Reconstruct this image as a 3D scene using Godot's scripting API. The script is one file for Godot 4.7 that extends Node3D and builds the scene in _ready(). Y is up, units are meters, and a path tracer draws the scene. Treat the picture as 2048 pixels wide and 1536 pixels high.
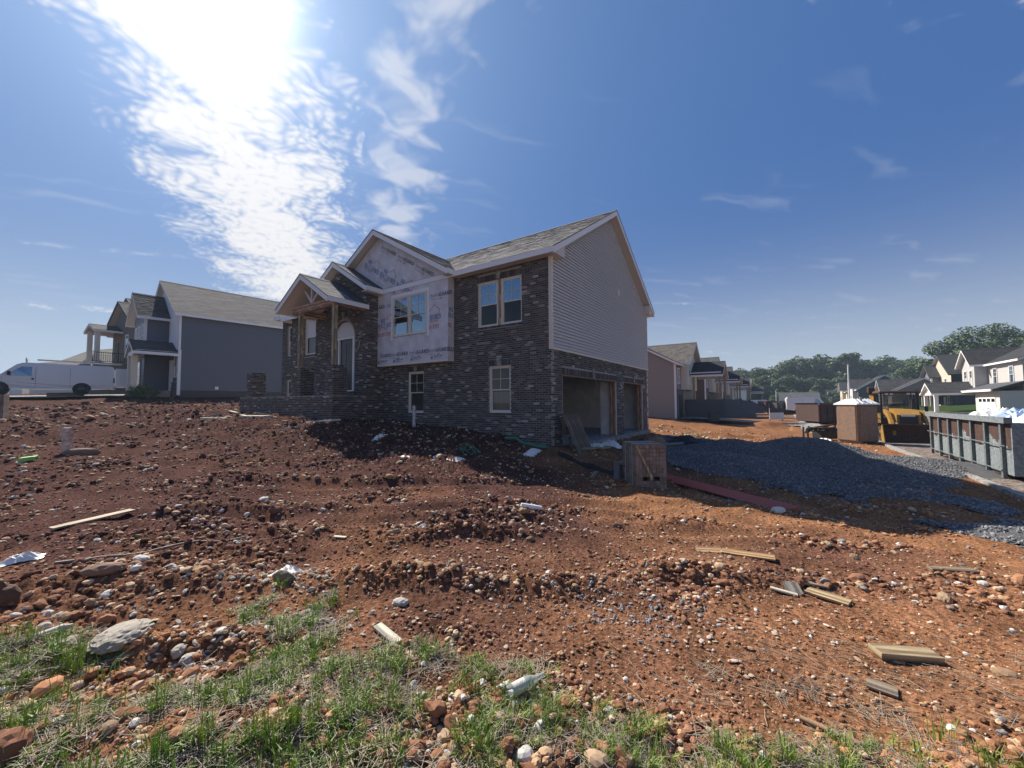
extends Node3D
# A split-level brick house under construction on a red-dirt lot, new houses along two streets around it.
# World: metres, y up, the photographer's eye at (0, 1.6, 0) looking towards -z. Helper maps use (x, f) with f = -z.

const TPS := [0, 0, -0.00029115, -3, 0, -0.0023793, 3, 0, 0.00049687, 0, -6, 0.00062338, -8, -4, 0.0010173, 8, -4, -0.00075124, 0, 4, 0.0015731, -4, 4, 0.0019368, 4, 4, 0.0032025, 8, 5, -0.0008807, 14, 4, -0.0003896, -10.8, 9.66, -0.0039035, -5, 8, -0.00020152, -18.8, 14.8, -0.00072425, -15, 20, 0.0049596, -20, 23, -0.00011671, -28, 26, -0.0003864, -34, 22, 0.00025538, -40, 34, -0.00022058, -60, 44, 6.9609e-05, -60, 10, -0.00010706, -30, 10, 0.0002069, -30, 40, -4.1017e-05, -22, 34, 0.00070888, -12.9, 18.4, -0.0054952, -6.6, 13.9, 0.00028309, -1.3, 13.2, 0.0025184, 1, 11.5, 0.0086507, -5, 11, 0.00087616, -9, 13, 0.0048006, -2, 9.8, -0.0069779, -12, 30, -0.00061256, -4, 26, 0.00031922, 4, 26, -0.0010512, 3.6, 14.8, -0.0037754, 6.8, 19.9, 0.0021032, 2.9, 8.5, -0.0072551, 5, 11, 0.0011258, 9, 14, -7.9911e-05, 12, 16, -0.0020442, 17.6, 20.1, 0.00035921, 15, 12, 0.0015154, 13, 8, 0.00054542, 24, 22, -0.0013452, 11, 25, -0.00018852, 15, 36, 0.00086214, 22, 36, -0.00033621, 26, 39, -0.00059549, 33, 52, -0.00043767, 45, 72, -0.00054966, 20, 62, 0.00039323, 44, 39.5, 0.00013634, 36, 27, 0.0012823, 58, 60, 3.4933e-05, 75, 75, 0.00049025, 70, 40, 2.7229e-05, 75, 115, -0.00022563, 120, 120, 7.6642e-06, 20, 120, 8.6791e-05, -60, 100, -6.6533e-06, 60, -10, -0.00013383, 20, -30, 5.3182e-05, -20, -30, -1.8076e-05]
const TPS_PLANE := [1.1044, -0.0041296, 0.0020015]
const HOUSE_AT := Vector3(1.15, 0.2, -11.641)
const HOUSE_YAW := 0.604
const EXPOSURE := 1.85

var rng := RandomNumberGenerator.new()
var M := {}
var used_names := {}
var macro_grid := PackedFloat32Array()
const MG_X0 := -90.0
const MG_F0 := -30.0
const MG_N := 181
const MG_M := 171
var n_big := FastNoiseLite.new()
var n_mid := FastNoiseLite.new()
var n_fine := FastNoiseLite.new()
var n_clod := FastNoiseLite.new()
var n_cell := FastNoiseLite.new()
var n_patch := FastNoiseLite.new()

# ------------------------------------------------------------------ mesh builder
class MB:
	var v := PackedVector3Array()
	var n := PackedVector3Array()
	var c := PackedColorArray()
	var t := PackedVector2Array()
	var i := PackedInt32Array()
	var col := Color.WHITE
	func tri(p: Vector3, q: Vector3, r: Vector3):
		var k := v.size()
		var m := (q - p).cross(r - p).normalized()
		v.append(p); v.append(q); v.append(r)
		for x in 3:
			n.append(m); c.append(col)
		i.append(k); i.append(k + 2); i.append(k + 1)
	func quad(p: Vector3, q: Vector3, r: Vector3, s: Vector3):
		var k := v.size()
		var m := (r - p).cross(s - q).normalized()
		v.append(p); v.append(q); v.append(r); v.append(s)
		for x in 4:
			n.append(m); c.append(col)
		i.append(k); i.append(k + 2); i.append(k + 1); i.append(k); i.append(k + 3); i.append(k + 2)
	# box from a corner o and three edges with ax x ay along az
	func box(o: Vector3, ax: Vector3, ay: Vector3, az: Vector3):
		if ax.cross(ay).dot(az) < 0.0:
			var h := ax
			ax = ay
			ay = h
		var p1 := o + ax
		var p2 := o + ax + ay
		var p3 := o + ay
		quad(o, p3, p2, p1)
		quad(o + az, p1 + az, p2 + az, p3 + az)
		quad(o, p1, p1 + az, o + az)
		quad(p1, p2, p2 + az, p1 + az)
		quad(p2, p3, p3 + az, p2 + az)
		quad(p3, o, o + az, p3 + az)
	func ab(lo: Vector3, hi: Vector3):
		box(lo, Vector3(hi.x - lo.x, 0, 0), Vector3(0, hi.y - lo.y, 0), Vector3(0, 0, hi.z - lo.z))
	# bar from a to b: width w across (horizontal if it can be), height h
	func bar(a: Vector3, b: Vector3, w: float, h: float, up := Vector3.UP):
		var d := b - a
		var s := d.cross(up)
		if s.length() < 1e-4:
			s = d.cross(Vector3.RIGHT)
		s = s.normalized() * w
		var u := s.cross(d).normalized() * h
		box(a - s / 2 - u / 2, d, u, s)
	# box with bevelled edges (b = bevel), axis aligned
	func bevel(lo: Vector3, hi: Vector3, b: float):
		var ce := (lo + hi) / 2
		var hs := (hi - lo) / 2
		var pt = func(sx, sy, sz, ax): # corner moved in on the two axes that are not ax
			return ce + Vector3(sx * (hs.x - (0.0 if ax == 0 else b)), sy * (hs.y - (0.0 if ax == 1 else b)), sz * (hs.z - (0.0 if ax == 2 else b)))
		for ax in 3:
			for s in [-1, 1]:
				var q := []
				for e in [[-1, -1], [1, -1], [1, 1], [-1, 1]]:
					var g := [0, 0, 0]
					g[ax] = s
					g[(ax + 1) % 3] = e[0]
					g[(ax + 2) % 3] = e[1]
					q.append(pt.call(g[0], g[1], g[2], ax))
				if s > 0:
					quad(q[0], q[1], q[2], q[3])
				else:
					quad(q[3], q[2], q[1], q[0])
		for ax in 3: # the twelve edges
			var a1 := (ax + 1) % 3
			var a2 := (ax + 2) % 3
			for s1 in [-1, 1]:
				for s2 in [-1, 1]:
					var q := []
					for e in [[-1, a1], [1, a1], [1, a2], [-1, a2]]:
						var g := [0, 0, 0]
						g[ax] = e[0]
						g[a1] = s1
						g[a2] = s2
						q.append(pt.call(g[0], g[1], g[2], e[1]))
					if s1 * s2 > 0:
						quad(q[0], q[3], q[2], q[1]) if false else quad(q[0], q[1], q[2], q[3])
					else:
						quad(q[3], q[2], q[1], q[0])
		for sx in [-1, 1]:
			for sy in [-1, 1]:
				for sz in [-1, 1]:
					var a = pt.call(sx, sy, sz, 0)
					var bb = pt.call(sx, sy, sz, 1)
					var d = pt.call(sx, sy, sz, 2)
					if sx * sy * sz > 0:
						tri(a, bb, d)
					else:
						tri(a, d, bb)
	func tube(ps: Array, rs: Array, sides := 8, caps := true):
		var rings := []
		for k in ps.size():
			var d: Vector3 = (ps[min(k + 1, ps.size() - 1)] - ps[max(k - 1, 0)]).normalized()
			var s := d.cross(Vector3.UP if absf(d.y) < 0.9 else Vector3.RIGHT).normalized()
			var u := s.cross(d).normalized()
			var ring := []
			for j in sides:
				var a := TAU * j / sides
				ring.append(ps[k] + (s * cos(a) + u * sin(a)) * rs[k])
			rings.append(ring)
		var k0 := v.size()
		for k in ps.size():
			for j in sides:
				v.append(rings[k][j])
				n.append((rings[k][j] - ps[k]).normalized() if rs[k] > 1e-5 else Vector3.UP)
				c.append(col)
		for k in ps.size() - 1:
			for j in sides:
				var a := k0 + k * sides + j
				var b := k0 + k * sides + (j + 1) % sides
				i.append(a); i.append(b); i.append(a + sides)
				i.append(b); i.append(b + sides); i.append(a + sides)
		if caps:
			for j in range(1, sides - 1):
				tri(rings[0][0], rings[0][j + 1], rings[0][j])
				var e = rings[-1]
				tri(e[0], e[j], e[j + 1])
	# prism: polygon pts (counter-clockwise seen from the +ext side), pushed along ext
	func prism(pts: Array, ext: Vector3):
		var flat := PackedVector2Array()
		var nn := Vector3.ZERO
		for k in pts.size():
			nn += (pts[k] as Vector3).cross(pts[(k + 1) % pts.size()])
		var p := pts.duplicate()
		if nn.dot(ext) < 0:
			p.reverse()
			nn = -nn
		nn = nn.normalized()
		var ax: Vector3 = (p[1] - p[0]).normalized()
		var ay := nn.cross(ax)
		for q in p:
			flat.append(Vector2((q - p[0]).dot(ax), (q - p[0]).dot(ay)))
		var idx := Geometry2D.triangulate_polygon(flat)
		for k in range(0, idx.size(), 3):
			var a: Vector3 = p[idx[k]]
			var b: Vector3 = p[idx[k + 1]]
			var d: Vector3 = p[idx[k + 2]]
			if (b - a).cross(d - a).dot(nn) < 0:
				var h := b
				b = d
				d = h
			tri(a + ext, b + ext, d + ext)
			tri(a, d, b)
		for k in p.size():
			var a: Vector3 = p[k]
			var b: Vector3 = p[(k + 1) % p.size()]
			quad(a, b, b + ext, a + ext)
	func turned(k0: int, x: Transform3D):
		for k in range(k0, v.size()):
			v[k] = x * v[k]
			n[k] = (x.basis * n[k]).normalized()
	func mesh() -> ArrayMesh:
		var a := []
		a.resize(Mesh.ARRAY_MAX)
		a[Mesh.ARRAY_VERTEX] = v
		a[Mesh.ARRAY_NORMAL] = n
		a[Mesh.ARRAY_COLOR] = c
		a[Mesh.ARRAY_INDEX] = i
		var m := ArrayMesh.new()
		m.add_surface_from_arrays(Mesh.PRIMITIVE_TRIANGLES, a)
		return m

# ------------------------------------------------------------------ naming and nodes
func numbered(called: String) -> String:
	var k: int = used_names.get(called, 0)
	used_names[called] = k + 1
	return called if k == 0 else "%s_%03d" % [called, k]

func tag(o: Node, label: String, category: String, group := "", kind := "") -> Node:
	if label: o.set_meta("label", label)
	if category: o.set_meta("category", category)
	if group: o.set_meta("group", group)
	if kind: o.set_meta("kind", kind)
	return o

func thing(called: String, label: String, category: String, at := Vector3.ZERO, yaw := 0.0, group := "") -> Node3D:
	var o := Node3D.new()
	o.name = numbered(called)
	add_child(o, true)
	o.position = at
	o.rotation.y = yaw
	tag(o, label, category, group)
	return o

func put(mesh: Mesh, called: String, m: Material, parent: Node) -> MeshInstance3D:
	var o := MeshInstance3D.new()
	o.name = numbered(called) if parent == self else called
	o.mesh = mesh
	o.material_override = m
	o.cast_shadow = GeometryInstance3D.SHADOW_CASTING_SETTING_ON
	parent.add_child(o, true)
	return o

func part(mb: MB, called: String, m: Material, parent: Node) -> MeshInstance3D:
	return put(mb.mesh(), called, m, parent)

func copy_of(o: Node3D, label: String, at: Vector3, yaw := 0.0) -> Node3D:
	var r: Node3D = o.duplicate()
	var base := String(o.name).rstrip("0123456789").trim_suffix("_")
	r.name = numbered(base)
	add_child(r, true)
	r.position = at
	r.rotation.y = yaw
	r.set_meta("label", label)
	return r

# ------------------------------------------------------------------ materials
func lin(r: float, g: float, b: float) -> Color:
	return Color(r, g, b).linear_to_srgb()

func mat(col: Color, rough := 0.85, metal := 0.0) -> StandardMaterial3D:
	var m := StandardMaterial3D.new()
	m.albedo_color = col
	m.roughness = rough
	m.metallic = metal
	m.cull_mode = BaseMaterial3D.CULL_DISABLED
	return m

func vmat(rough := 0.85, metal := 0.0) -> StandardMaterial3D:
	var m := mat(Color.WHITE, rough, metal)
	m.vertex_color_use_as_albedo = true
	return m

# grey grain texture: mean about `mid`, contrast `amp`, from one or two noises; used as a multiplier
func grain_tex(size: int, freq: float, amp: float, octaves := 4, seed_ := 1, stretch := 1.0, type_ := FastNoiseLite.TYPE_SIMPLEX_SMOOTH) -> ImageTexture:
	var f := FastNoiseLite.new()
	f.seed = seed_
	f.noise_type = type_
	f.frequency = freq
	f.fractal_type = FastNoiseLite.FRACTAL_FBM
	f.fractal_octaves = octaves
	f.fractal_gain = 0.6
	var src := f.get_seamless_image(size, int(size * stretch) if stretch < 1.0 else size)
	if stretch != 1.0:
		src.resize(size, size, Image.INTERPOLATE_CUBIC)
	src.convert(Image.FORMAT_L8)
	var d := src.get_data()
	for k in d.size():
		d[k] = clampi(int(255.0 * (0.82 + amp * (d[k] / 255.0 - 0.5))), 0, 255)
	return ImageTexture.create_from_image(Image.create_from_data(size, size, false, Image.FORMAT_L8, d))

func bump_tex(size: int, freq: float, strength: float, octaves := 4, seed_ := 1, type_ := FastNoiseLite.TYPE_SIMPLEX_SMOOTH) -> ImageTexture:
	var f := FastNoiseLite.new()
	f.seed = seed_
	f.noise_type = type_
	f.frequency = freq
	f.fractal_type = FastNoiseLite.FRACTAL_FBM
	f.fractal_octaves = octaves
	f.fractal_gain = 0.62
	var src := f.get_seamless_image(size, size)
	src.convert(Image.FORMAT_RGBA8)
	src.bump_map_to_normal_map(strength)
	return ImageTexture.create_from_image(src)

func textured(m: StandardMaterial3D, tex: Texture2D, scale: float, normal: Texture2D = null, nscale := 1.0, world := true) -> StandardMaterial3D:
	m.albedo_texture = tex
	m.uv1_triplanar = true
	m.uv1_world_triplanar = world
	m.uv1_scale = Vector3.ONE * scale
	if normal:
		m.normal_enabled = true
		m.normal_texture = normal
		m.normal_scale = nscale
	return m

func make_materials():
	var g1 := grain_tex(512, 0.02, 0.75, 5, 3)
	var g2 := grain_tex(256, 0.06, 0.5, 3, 9)
	var soft := grain_tex(256, 0.012, 0.45, 4, 21)
	var woodg := grain_tex(256, 0.03, 0.7, 4, 5, 0.08)
	var wimg: Image = woodg.get_image().duplicate()
	wimg.rotate_90(CLOCKWISE)
	var woodh := ImageTexture.create_from_image(wimg)
	var nb := bump_tex(512, 0.05, 9.0, 5, 4)
	var nb2 := bump_tex(256, 0.12, 5.0, 3, 14)
	M.dirt = textured(vmat(1.0), g1, 1.9, nb, 0.75)
	M.dirt.metallic_specular = 0.08
	M.clod = vmat(0.95)
	M.clod.metallic_specular = 0.2
	M.stone = textured(vmat(0.9), g2, 6.0)
	M.brick = textured(vmat(0.9), g2, 5.0, nb2, 0.5, false)
	M.mortar = textured(mat(lin(0.50, 0.47, 0.445), 0.95), g2, 4.0, nb2, 0.6, false)
	M.siding = mat(lin(0.52, 0.495, 0.48), 0.6)
	M.trim = mat(lin(0.78, 0.77, 0.77), 0.6)
	M.beige = mat(lin(0.68, 0.62, 0.54), 0.6)
	M.vinyl_tan = mat(lin(0.66, 0.61, 0.53), 0.55)
	M.white = mat(lin(0.76, 0.76, 0.75), 0.5)
	M.wrap = textured(mat(lin(0.95, 0.92, 0.96), 0.6), grain_tex(256, 0.012, 0.12, 4, 22), 0.5, nb2, 0.12, false)
	M.ink = mat(lin(0.03, 0.032, 0.04), 0.7)
	M.ink_grey = mat(lin(0.13, 0.14, 0.17), 0.7)
	M.ink_blue = mat(lin(0.06, 0.12, 0.28), 0.7)
	M.ink_red = mat(lin(0.45, 0.07, 0.07), 0.7)
	M.shingle = textured(vmat(0.95), g2, 4.0, nb2, 0.8, false)
	M.felt = mat(lin(0.055, 0.06, 0.068), 0.9)
	M.wood = textured(vmat(0.75), woodh, 1.6, null, 1.0, false)
	M.wood_up = textured(vmat(0.75), woodg, 1.6, null, 1.0, false)
	M.fir = textured(mat(lin(0.60, 0.36, 0.23), 0.75), woodh, 1.3, null, 1.0, false)
	M.fir_up = textured(mat(lin(0.60, 0.36, 0.23), 0.75), woodg, 1.3, null, 1.0, false)
	M.treated = textured(mat(lin(0.55, 0.44, 0.28), 0.78), woodg, 1.3, null, 1.0, false)
	M.soffit = mat(lin(0.62, 0.57, 0.54), 0.7)
	M.dark_door = textured(mat(lin(0.035, 0.037, 0.045), 0.35), soft, 0.5, null, 1.0, false)
	M.drywall = textured(mat(lin(0.90, 0.90, 0.91), 0.9), grain_tex(256, 0.012, 0.10, 3, 23), 0.4, null, 1.0, false)
	M.inside = mat(lin(0.20, 0.18, 0.16), 0.9)
	M.concrete = textured(mat(lin(0.40, 0.38, 0.35), 0.9), g1, 0.5, nb2, 0.4)
	M.block = textured(mat(lin(0.22, 0.23, 0.24), 0.92), g2, 2.0, nb2, 0.6, false)
	M.road = textured(mat(lin(0.26, 0.20, 0.16), 0.93), g1, 0.35, nb2, 0.5)
	M.gravel = textured(mat(lin(0.20, 0.20, 0.21), 0.95), grain_tex(512, 0.09, 1.3, 3, 31), 1.2, bump_tex(512, 0.12, 16.0, 3, 33), 1.4)
	var glass := mat(Color(0.55, 0.62, 0.66, 0.55), 0.03, 1.0)
	glass.transparency = BaseMaterial3D.TRANSPARENCY_ALPHA
	M.glass = glass
	var clear := mat(Color(0.22, 0.26, 0.26, 0.25), 0.03)
	clear.transparency = BaseMaterial3D.TRANSPARENCY_ALPHA
	M.clear = clear
	M.film = mat(lin(0.55, 0.58, 0.62), 0.4)
	M.black = mat(lin(0.02, 0.02, 0.022), 0.6)
	M.rubber = mat(lin(0.028, 0.027, 0.027), 0.8)
	M.steel = mat(lin(0.35, 0.36, 0.37), 0.4, 0.8)
	M.paint_white = mat(lin(0.70, 0.70, 0.71), 0.35)
	M.paint_white.clearcoat_enabled = true
	M.paint_white.clearcoat = 0.5
	M.leaf = vmat(0.6)
	M.leaf.backlight_enabled = true
	M.leaf.backlight = Color(0.35, 0.4, 0.15)
	M.bark = mat(lin(0.08, 0.065, 0.05), 0.95)
	M.grass = vmat(0.6)
	M.grass.backlight_enabled = true
	M.grass.backlight = Color(0.4, 0.5, 0.12)
	M.straw = vmat(0.8)
	M.plastic = mat(lin(0.75, 0.76, 0.78), 0.35)
	M.pvc = textured(mat(lin(0.68, 0.68, 0.68), 0.4), soft, 3.0)

# ------------------------------------------------------------------ the lie of the land
func noise_setup():
	for a in [[n_big, 11, 0.16, 3], [n_mid, 12, 0.75, 3], [n_fine, 13, 9.0, 3], [n_clod, 14, 2.2, 3], [n_patch, 15, 0.22, 3]]:
		var f: FastNoiseLite = a[0]
		f.seed = a[1]
		f.noise_type = FastNoiseLite.TYPE_SIMPLEX_SMOOTH
		f.frequency = a[2]
		f.fractal_type = FastNoiseLite.FRACTAL_FBM
		f.fractal_octaves = a[3]
	n_clod.fractal_type = FastNoiseLite.FRACTAL_RIDGED
	n_cell.seed = 16
	n_cell.noise_type = FastNoiseLite.TYPE_CELLULAR
	n_cell.cellular_return_type = FastNoiseLite.RETURN_DISTANCE
	n_cell.frequency = 6.5
	n_cell.fractal_type = FastNoiseLite.FRACTAL_FBM
	n_cell.fractal_octaves = 2
	macro_grid.resize(MG_N * MG_M)
	var cnt := TPS.size() / 3
	var px := PackedFloat32Array()
	var pf := PackedFloat32Array()
	var pw := PackedFloat32Array()
	for k in cnt:
		px.append(TPS[k * 3]); pf.append(TPS[k * 3 + 1]); pw.append(TPS[k * 3 + 2])
	for j in MG_M:
		var f := MG_F0 + j
		for i in MG_N:
			var x := MG_X0 + i
			var s: float = TPS_PLANE[0] + TPS_PLANE[1] * x + TPS_PLANE[2] * f - 1.1044 + 1.1044
			for k in cnt:
				var r2 := (x - px[k]) * (x - px[k]) + (f - pf[k]) * (f - pf[k])
				if r2 > 1e-6:
					s += pw[k] * r2 * log(r2)
			macro_grid[j * MG_N + i] = s

func macro(x: float, f: float) -> float:
	var a := clampf(x - MG_X0, 0.0, MG_N - 1.001)
	var b := clampf(f - MG_F0, 0.0, MG_M - 1.001)
	var i := int(a)
	var j := int(b)
	a -= i
	b -= j
	var k := j * MG_N + i
	return lerpf(lerpf(macro_grid[k], macro_grid[k + 1], a), lerpf(macro_grid[k + MG_N], macro_grid[k + MG_N + 1], a), b)

func lot(x: float, f: float) -> Vector2: # (u, w) of the brick house's own axes
	var dx := x - HOUSE_AT.x
	var df := f + HOUSE_AT.z
	return Vector2(-dx * cos(HOUSE_YAW) + df * sin(HOUSE_YAW), dx * sin(HOUSE_YAW) + df * cos(HOUSE_YAW))

func from_lot(u: float, w: float) -> Vector2: # (x, f)
	return Vector2(HOUSE_AT.x - cos(HOUSE_YAW) * u + sin(HOUSE_YAW) * w, -HOUSE_AT.z + sin(HOUSE_YAW) * u + cos(HOUSE_YAW) * w)

func bump(x: float, f: float, cx: float, cf: float, rx: float, rf: float, h: float, turn := 0.0) -> float:
	var dx := x - cx
	var df := f - cf
	var a := (dx * cos(turn) + df * sin(turn)) / rx
	var b := (-dx * sin(turn) + df * cos(turn)) / rf
	var q := a * a + b * b
	return h * exp(-q) if q < 9.0 else 0.0

func street_mask(q: Vector2) -> float: # 1 on paved or smoothed ground
	var m := smoothstep(-9.2, -9.9, q.x) * smoothstep(-20.0, -19.0, q.x)
	m = maxf(m, smoothstep(22.0, 24.0, q.y) * smoothstep(-5.6, -6.3, q.x))
	return m

# 0 = driven flat, 1 = loose clods
func loose_at(x: float, f: float, mound: float) -> float:
	var l := smoothstep(0.05, 0.55, n_patch.get_noise_2d(x * 1.7 + 7.0, f * 3.2) + 0.12 - 0.02 * x)
	for b in [[-0.95, 3.62, 1.1, 0.2, -0.06], [0.35, 3.6, 0.75, 0.22, 0.16], [-0.55, 4.9, 1.2, 0.25, 0.25], [1.7, 3.9, 0.7, 0.25, -0.1], [-3.4, 2.9, 0.7, 0.5, 0.0]]:
		l = maxf(l, bump(x, f, b[0], b[1], b[2], b[3], 1.0, b[4]))
	return maxf(l, mound)

# height of the bare ground
func ground(x: float, f: float) -> float:
	var y := macro(x, f)
	var q := lot(x, f)
	var rough := 1.0 - street_mask(q)
	var far := clampf((Vector2(x, f).length() - 25.0) / 40.0, 0.0, 1.0)
	if rough > 0.0:
		var mound := clampf(1.0 - absf(q.y + 2.4 + 0.12 * q.x) / 3.4, 0.0, 1.0) * smoothstep(-1.5, 2.0, q.x) * smoothstep(22.0, 16.0, q.x)
		var big := n_big.get_noise_2d(x, f) * 0.15
		var mid := n_mid.get_noise_2d(x, f) * (0.048 + 0.14 * mound)
		var loose := loose_at(x, f, mound)
		var lump := maxf(-0.35 - n_cell.get_noise_2d(x + 0.1 * n_mid.get_noise_2d(f * 3.0, x), f), 0.0)
		var fine := n_fine.get_noise_2d(x, f)
		y += rough * (1.0 - 0.6 * far) * (big * (1.0 - 0.5 * mound) + mid + lump * (0.012 + 0.09 * loose + 0.16 * mound) + fine * (0.006 + 0.018 * loose + 0.04 * mound))
		y += mound * 0.10
		# ruts and little banks seen in the yard
		y += bump(x, f, -0.95, 3.62, 1.1, 0.16, 0.09, -0.06) + bump(x, f, 0.35, 3.6, 0.75, 0.17, 0.09, 0.16)
		y += bump(x, f, -0.55, 4.9, 1.2, 0.18, 0.09, 0.25) + bump(x, f, 1.7, 3.9, 0.7, 0.2, 0.10, -0.1)
		y += bump(x, f, -2.2, 2.72, 0.6, 0.12, 0.09, 0.15) + bump(x, f, -3.6, 2.5, 0.5, 0.35, 0.14)
		y += bump(x, f, -2.6, 3.5, 2.0, 0.2, 0.08, 0.05) + bump(x, f, -13.0, 12.6, 3.0, 1.0, 0.25, 0.3)
		y += bump(x, f, -2.6, 1.9, 2.2, 0.18, 0.05, 0.1) + bump(x, f, 20.6, 32.0, 2.0, 0.9, 0.42, 0.4) + bump(x, f, 11.5, 21.5, 2.6, 0.6, 0.2, 0.3)
		# wheel ruts of the machines that crossed the yard
		for rt in [[0.0, 6.2, 0.16], [0.0, 7.9, 0.16], [0.0, 5.3, -0.05]]:
			var off: float = f - rt[1] - rt[2] * x - 0.25 * sin(x * 0.5)
			var along := smoothstep(-7.0, -4.0, x) * smoothstep(5.5, 3.0, x)
			y += along * (-0.045 * exp(-pow(off / 0.17, 2)) + 0.03 * exp(-pow((absf(off) - 0.33) / 0.12, 2)))
	# under the house
	if q.x > 0.1 and q.x < 16.1 and q.y > 0.1 and q.y < 9.95:
		y = minf(y, 0.12)
	if q.y > 24.2 and q.y < 36.0 and q.x > -6.0 and q.x < 3.0: # the taupe house's drive
		y -= 0.1
	return y

func at_ground(x: float, f: float, sink := 0.0) -> Vector3:
	return Vector3(x, ground(x, f) - sink, -f)

func ground_tilt(x: float, f: float, r := 0.25) -> Basis:
	var gx := (ground(x + r, f) - ground(x - r, f)) / (2 * r)
	var gf := (ground(x, f + r) - ground(x, f - r)) / (2 * r)
	var up := Vector3(-gx, 1, gf).normalized()
	var ax := Vector3(1, gx, 0).normalized()
	return Basis(ax, up, ax.cross(up)).orthonormalized()

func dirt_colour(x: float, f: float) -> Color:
	# orange compacted clay right; wetter maroon soil left, with backlit shade painted into colour
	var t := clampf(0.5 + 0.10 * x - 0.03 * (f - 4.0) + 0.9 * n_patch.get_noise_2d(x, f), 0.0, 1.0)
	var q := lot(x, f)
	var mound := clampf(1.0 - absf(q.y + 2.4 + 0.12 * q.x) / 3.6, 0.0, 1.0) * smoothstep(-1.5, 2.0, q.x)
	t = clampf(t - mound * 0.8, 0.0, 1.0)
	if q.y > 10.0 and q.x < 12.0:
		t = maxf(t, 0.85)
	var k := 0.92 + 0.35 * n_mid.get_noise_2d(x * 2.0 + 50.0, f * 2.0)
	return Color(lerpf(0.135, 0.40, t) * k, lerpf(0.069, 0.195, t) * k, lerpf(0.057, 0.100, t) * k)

func build_ground():
	var angles := PackedFloat32Array()
	var a := -180.0
	while a < 180.0:
		angles.append(deg_to_rad(a))
		if a > -66.0 and a < 66.0: a += 0.14
		elif a > -80.0 and a < 80.0: a += 0.8
		else: a += 6.0
	var radii := PackedFloat32Array()
	var r := 0.35
	while r < 110.0:
		radii.append(r)
		r *= 1.0105 if r > 1.0 else 1.08
	for x in [125.0, 150.0, 190.0, 260.0, 400.0, 700.0, 1400.0]:
		radii.append(x)
	var na := angles.size()
	var nr := radii.size()
	var v := PackedVector3Array()
	var c := PackedColorArray()
	v.resize(na * nr + 1)
	c.resize(na * nr + 1)
	for j in nr:
		for i in na:
			var x := sin(angles[i]) * radii[j]
			var f := cos(angles[i]) * radii[j]
			v[j * na + i] = Vector3(x, ground(x, f), -f)
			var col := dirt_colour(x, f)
			var green := 0.0
			if radii[j] > 40.0:
				var q := lot(x, f)
				if q.x < -20.0 or radii[j] > 95.0:
					green = 1.0
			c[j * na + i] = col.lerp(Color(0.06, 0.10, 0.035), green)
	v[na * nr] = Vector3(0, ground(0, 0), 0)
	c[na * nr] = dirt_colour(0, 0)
	var n := PackedVector3Array()
	n.resize(v.size())
	for j in nr:
		for i in na:
			var d1 := v[j * na + (i + 1) % na] - v[j * na + (i + na - 1) % na]
			var d2 := v[mini(j + 1, nr - 1) * na + i] - v[maxi(j - 1, 0) * na + i]
			n[j * na + i] = d1.cross(d2).normalized() * (1.0 if d1.cross(d2).y > 0 else -1.0)
	n[na * nr] = Vector3.UP
	var idx := PackedInt32Array()
	for j in nr - 1:
		for i in na:
			var p := j * na + i
			var q := j * na + (i + 1) % na
			idx.append_array(PackedInt32Array([p, p + na, q, q, p + na, q + na]))
	for i in na:
		idx.append_array(PackedInt32Array([na * nr, i, (i + 1) % na]))
	var arr := []
	arr.resize(Mesh.ARRAY_MAX)
	arr[Mesh.ARRAY_VERTEX] = v
	arr[Mesh.ARRAY_NORMAL] = n
	arr[Mesh.ARRAY_COLOR] = c
	arr[Mesh.ARRAY_INDEX] = idx
	var m := ArrayMesh.new()
	m.add_surface_from_arrays(Mesh.PRIMITIVE_TRIANGLES, arr)
	var o := put(m, "ground", M.dirt, self)
	tag(o, "bare red clay ground of the building lot", "ground", "", "structure")
# ------------------------------------------------------------------ camera, sky, sun
func sky_colour(d: Vector3, sun: Vector3) -> Color:
	var el := rad_to_deg(asin(clampf(d.y, -1.0, 1.0)))
	var g := rad_to_deg(acos(clampf(d.dot(sun), -1.0, 1.0)))
	var h := exp(-pow(maxf(el, 0.0) / 12.5, 2.0)) * 0.94 + 0.06 * exp(-maxf(el, 0.0) / 20.0)
	var z := clampf(el / 60.0, 0.0, 1.0)
	var c := Color(0.040, 0.125, 0.37).lerp(Color(0.034, 0.10, 0.29), z).lerp(Color(0.44, 0.51, 0.575), h)
	c += Color(0.17, 0.27, 0.38) * exp(-g / 31.0)
	c += Color(0.55, 0.58, 0.62) * exp(-g / 11.0)
	c += Color(3.0, 3.0, 2.95) * exp(-g * g / 18.0)
	c += Color(60.0, 59.0, 56.0) * exp(-g * g / 3.0)
	if el < 0.0:
		c = c.lerp(Color(0.20, 0.17, 0.15), clampf(-el / 4.0, 0.0, 1.0))
	return c

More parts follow.
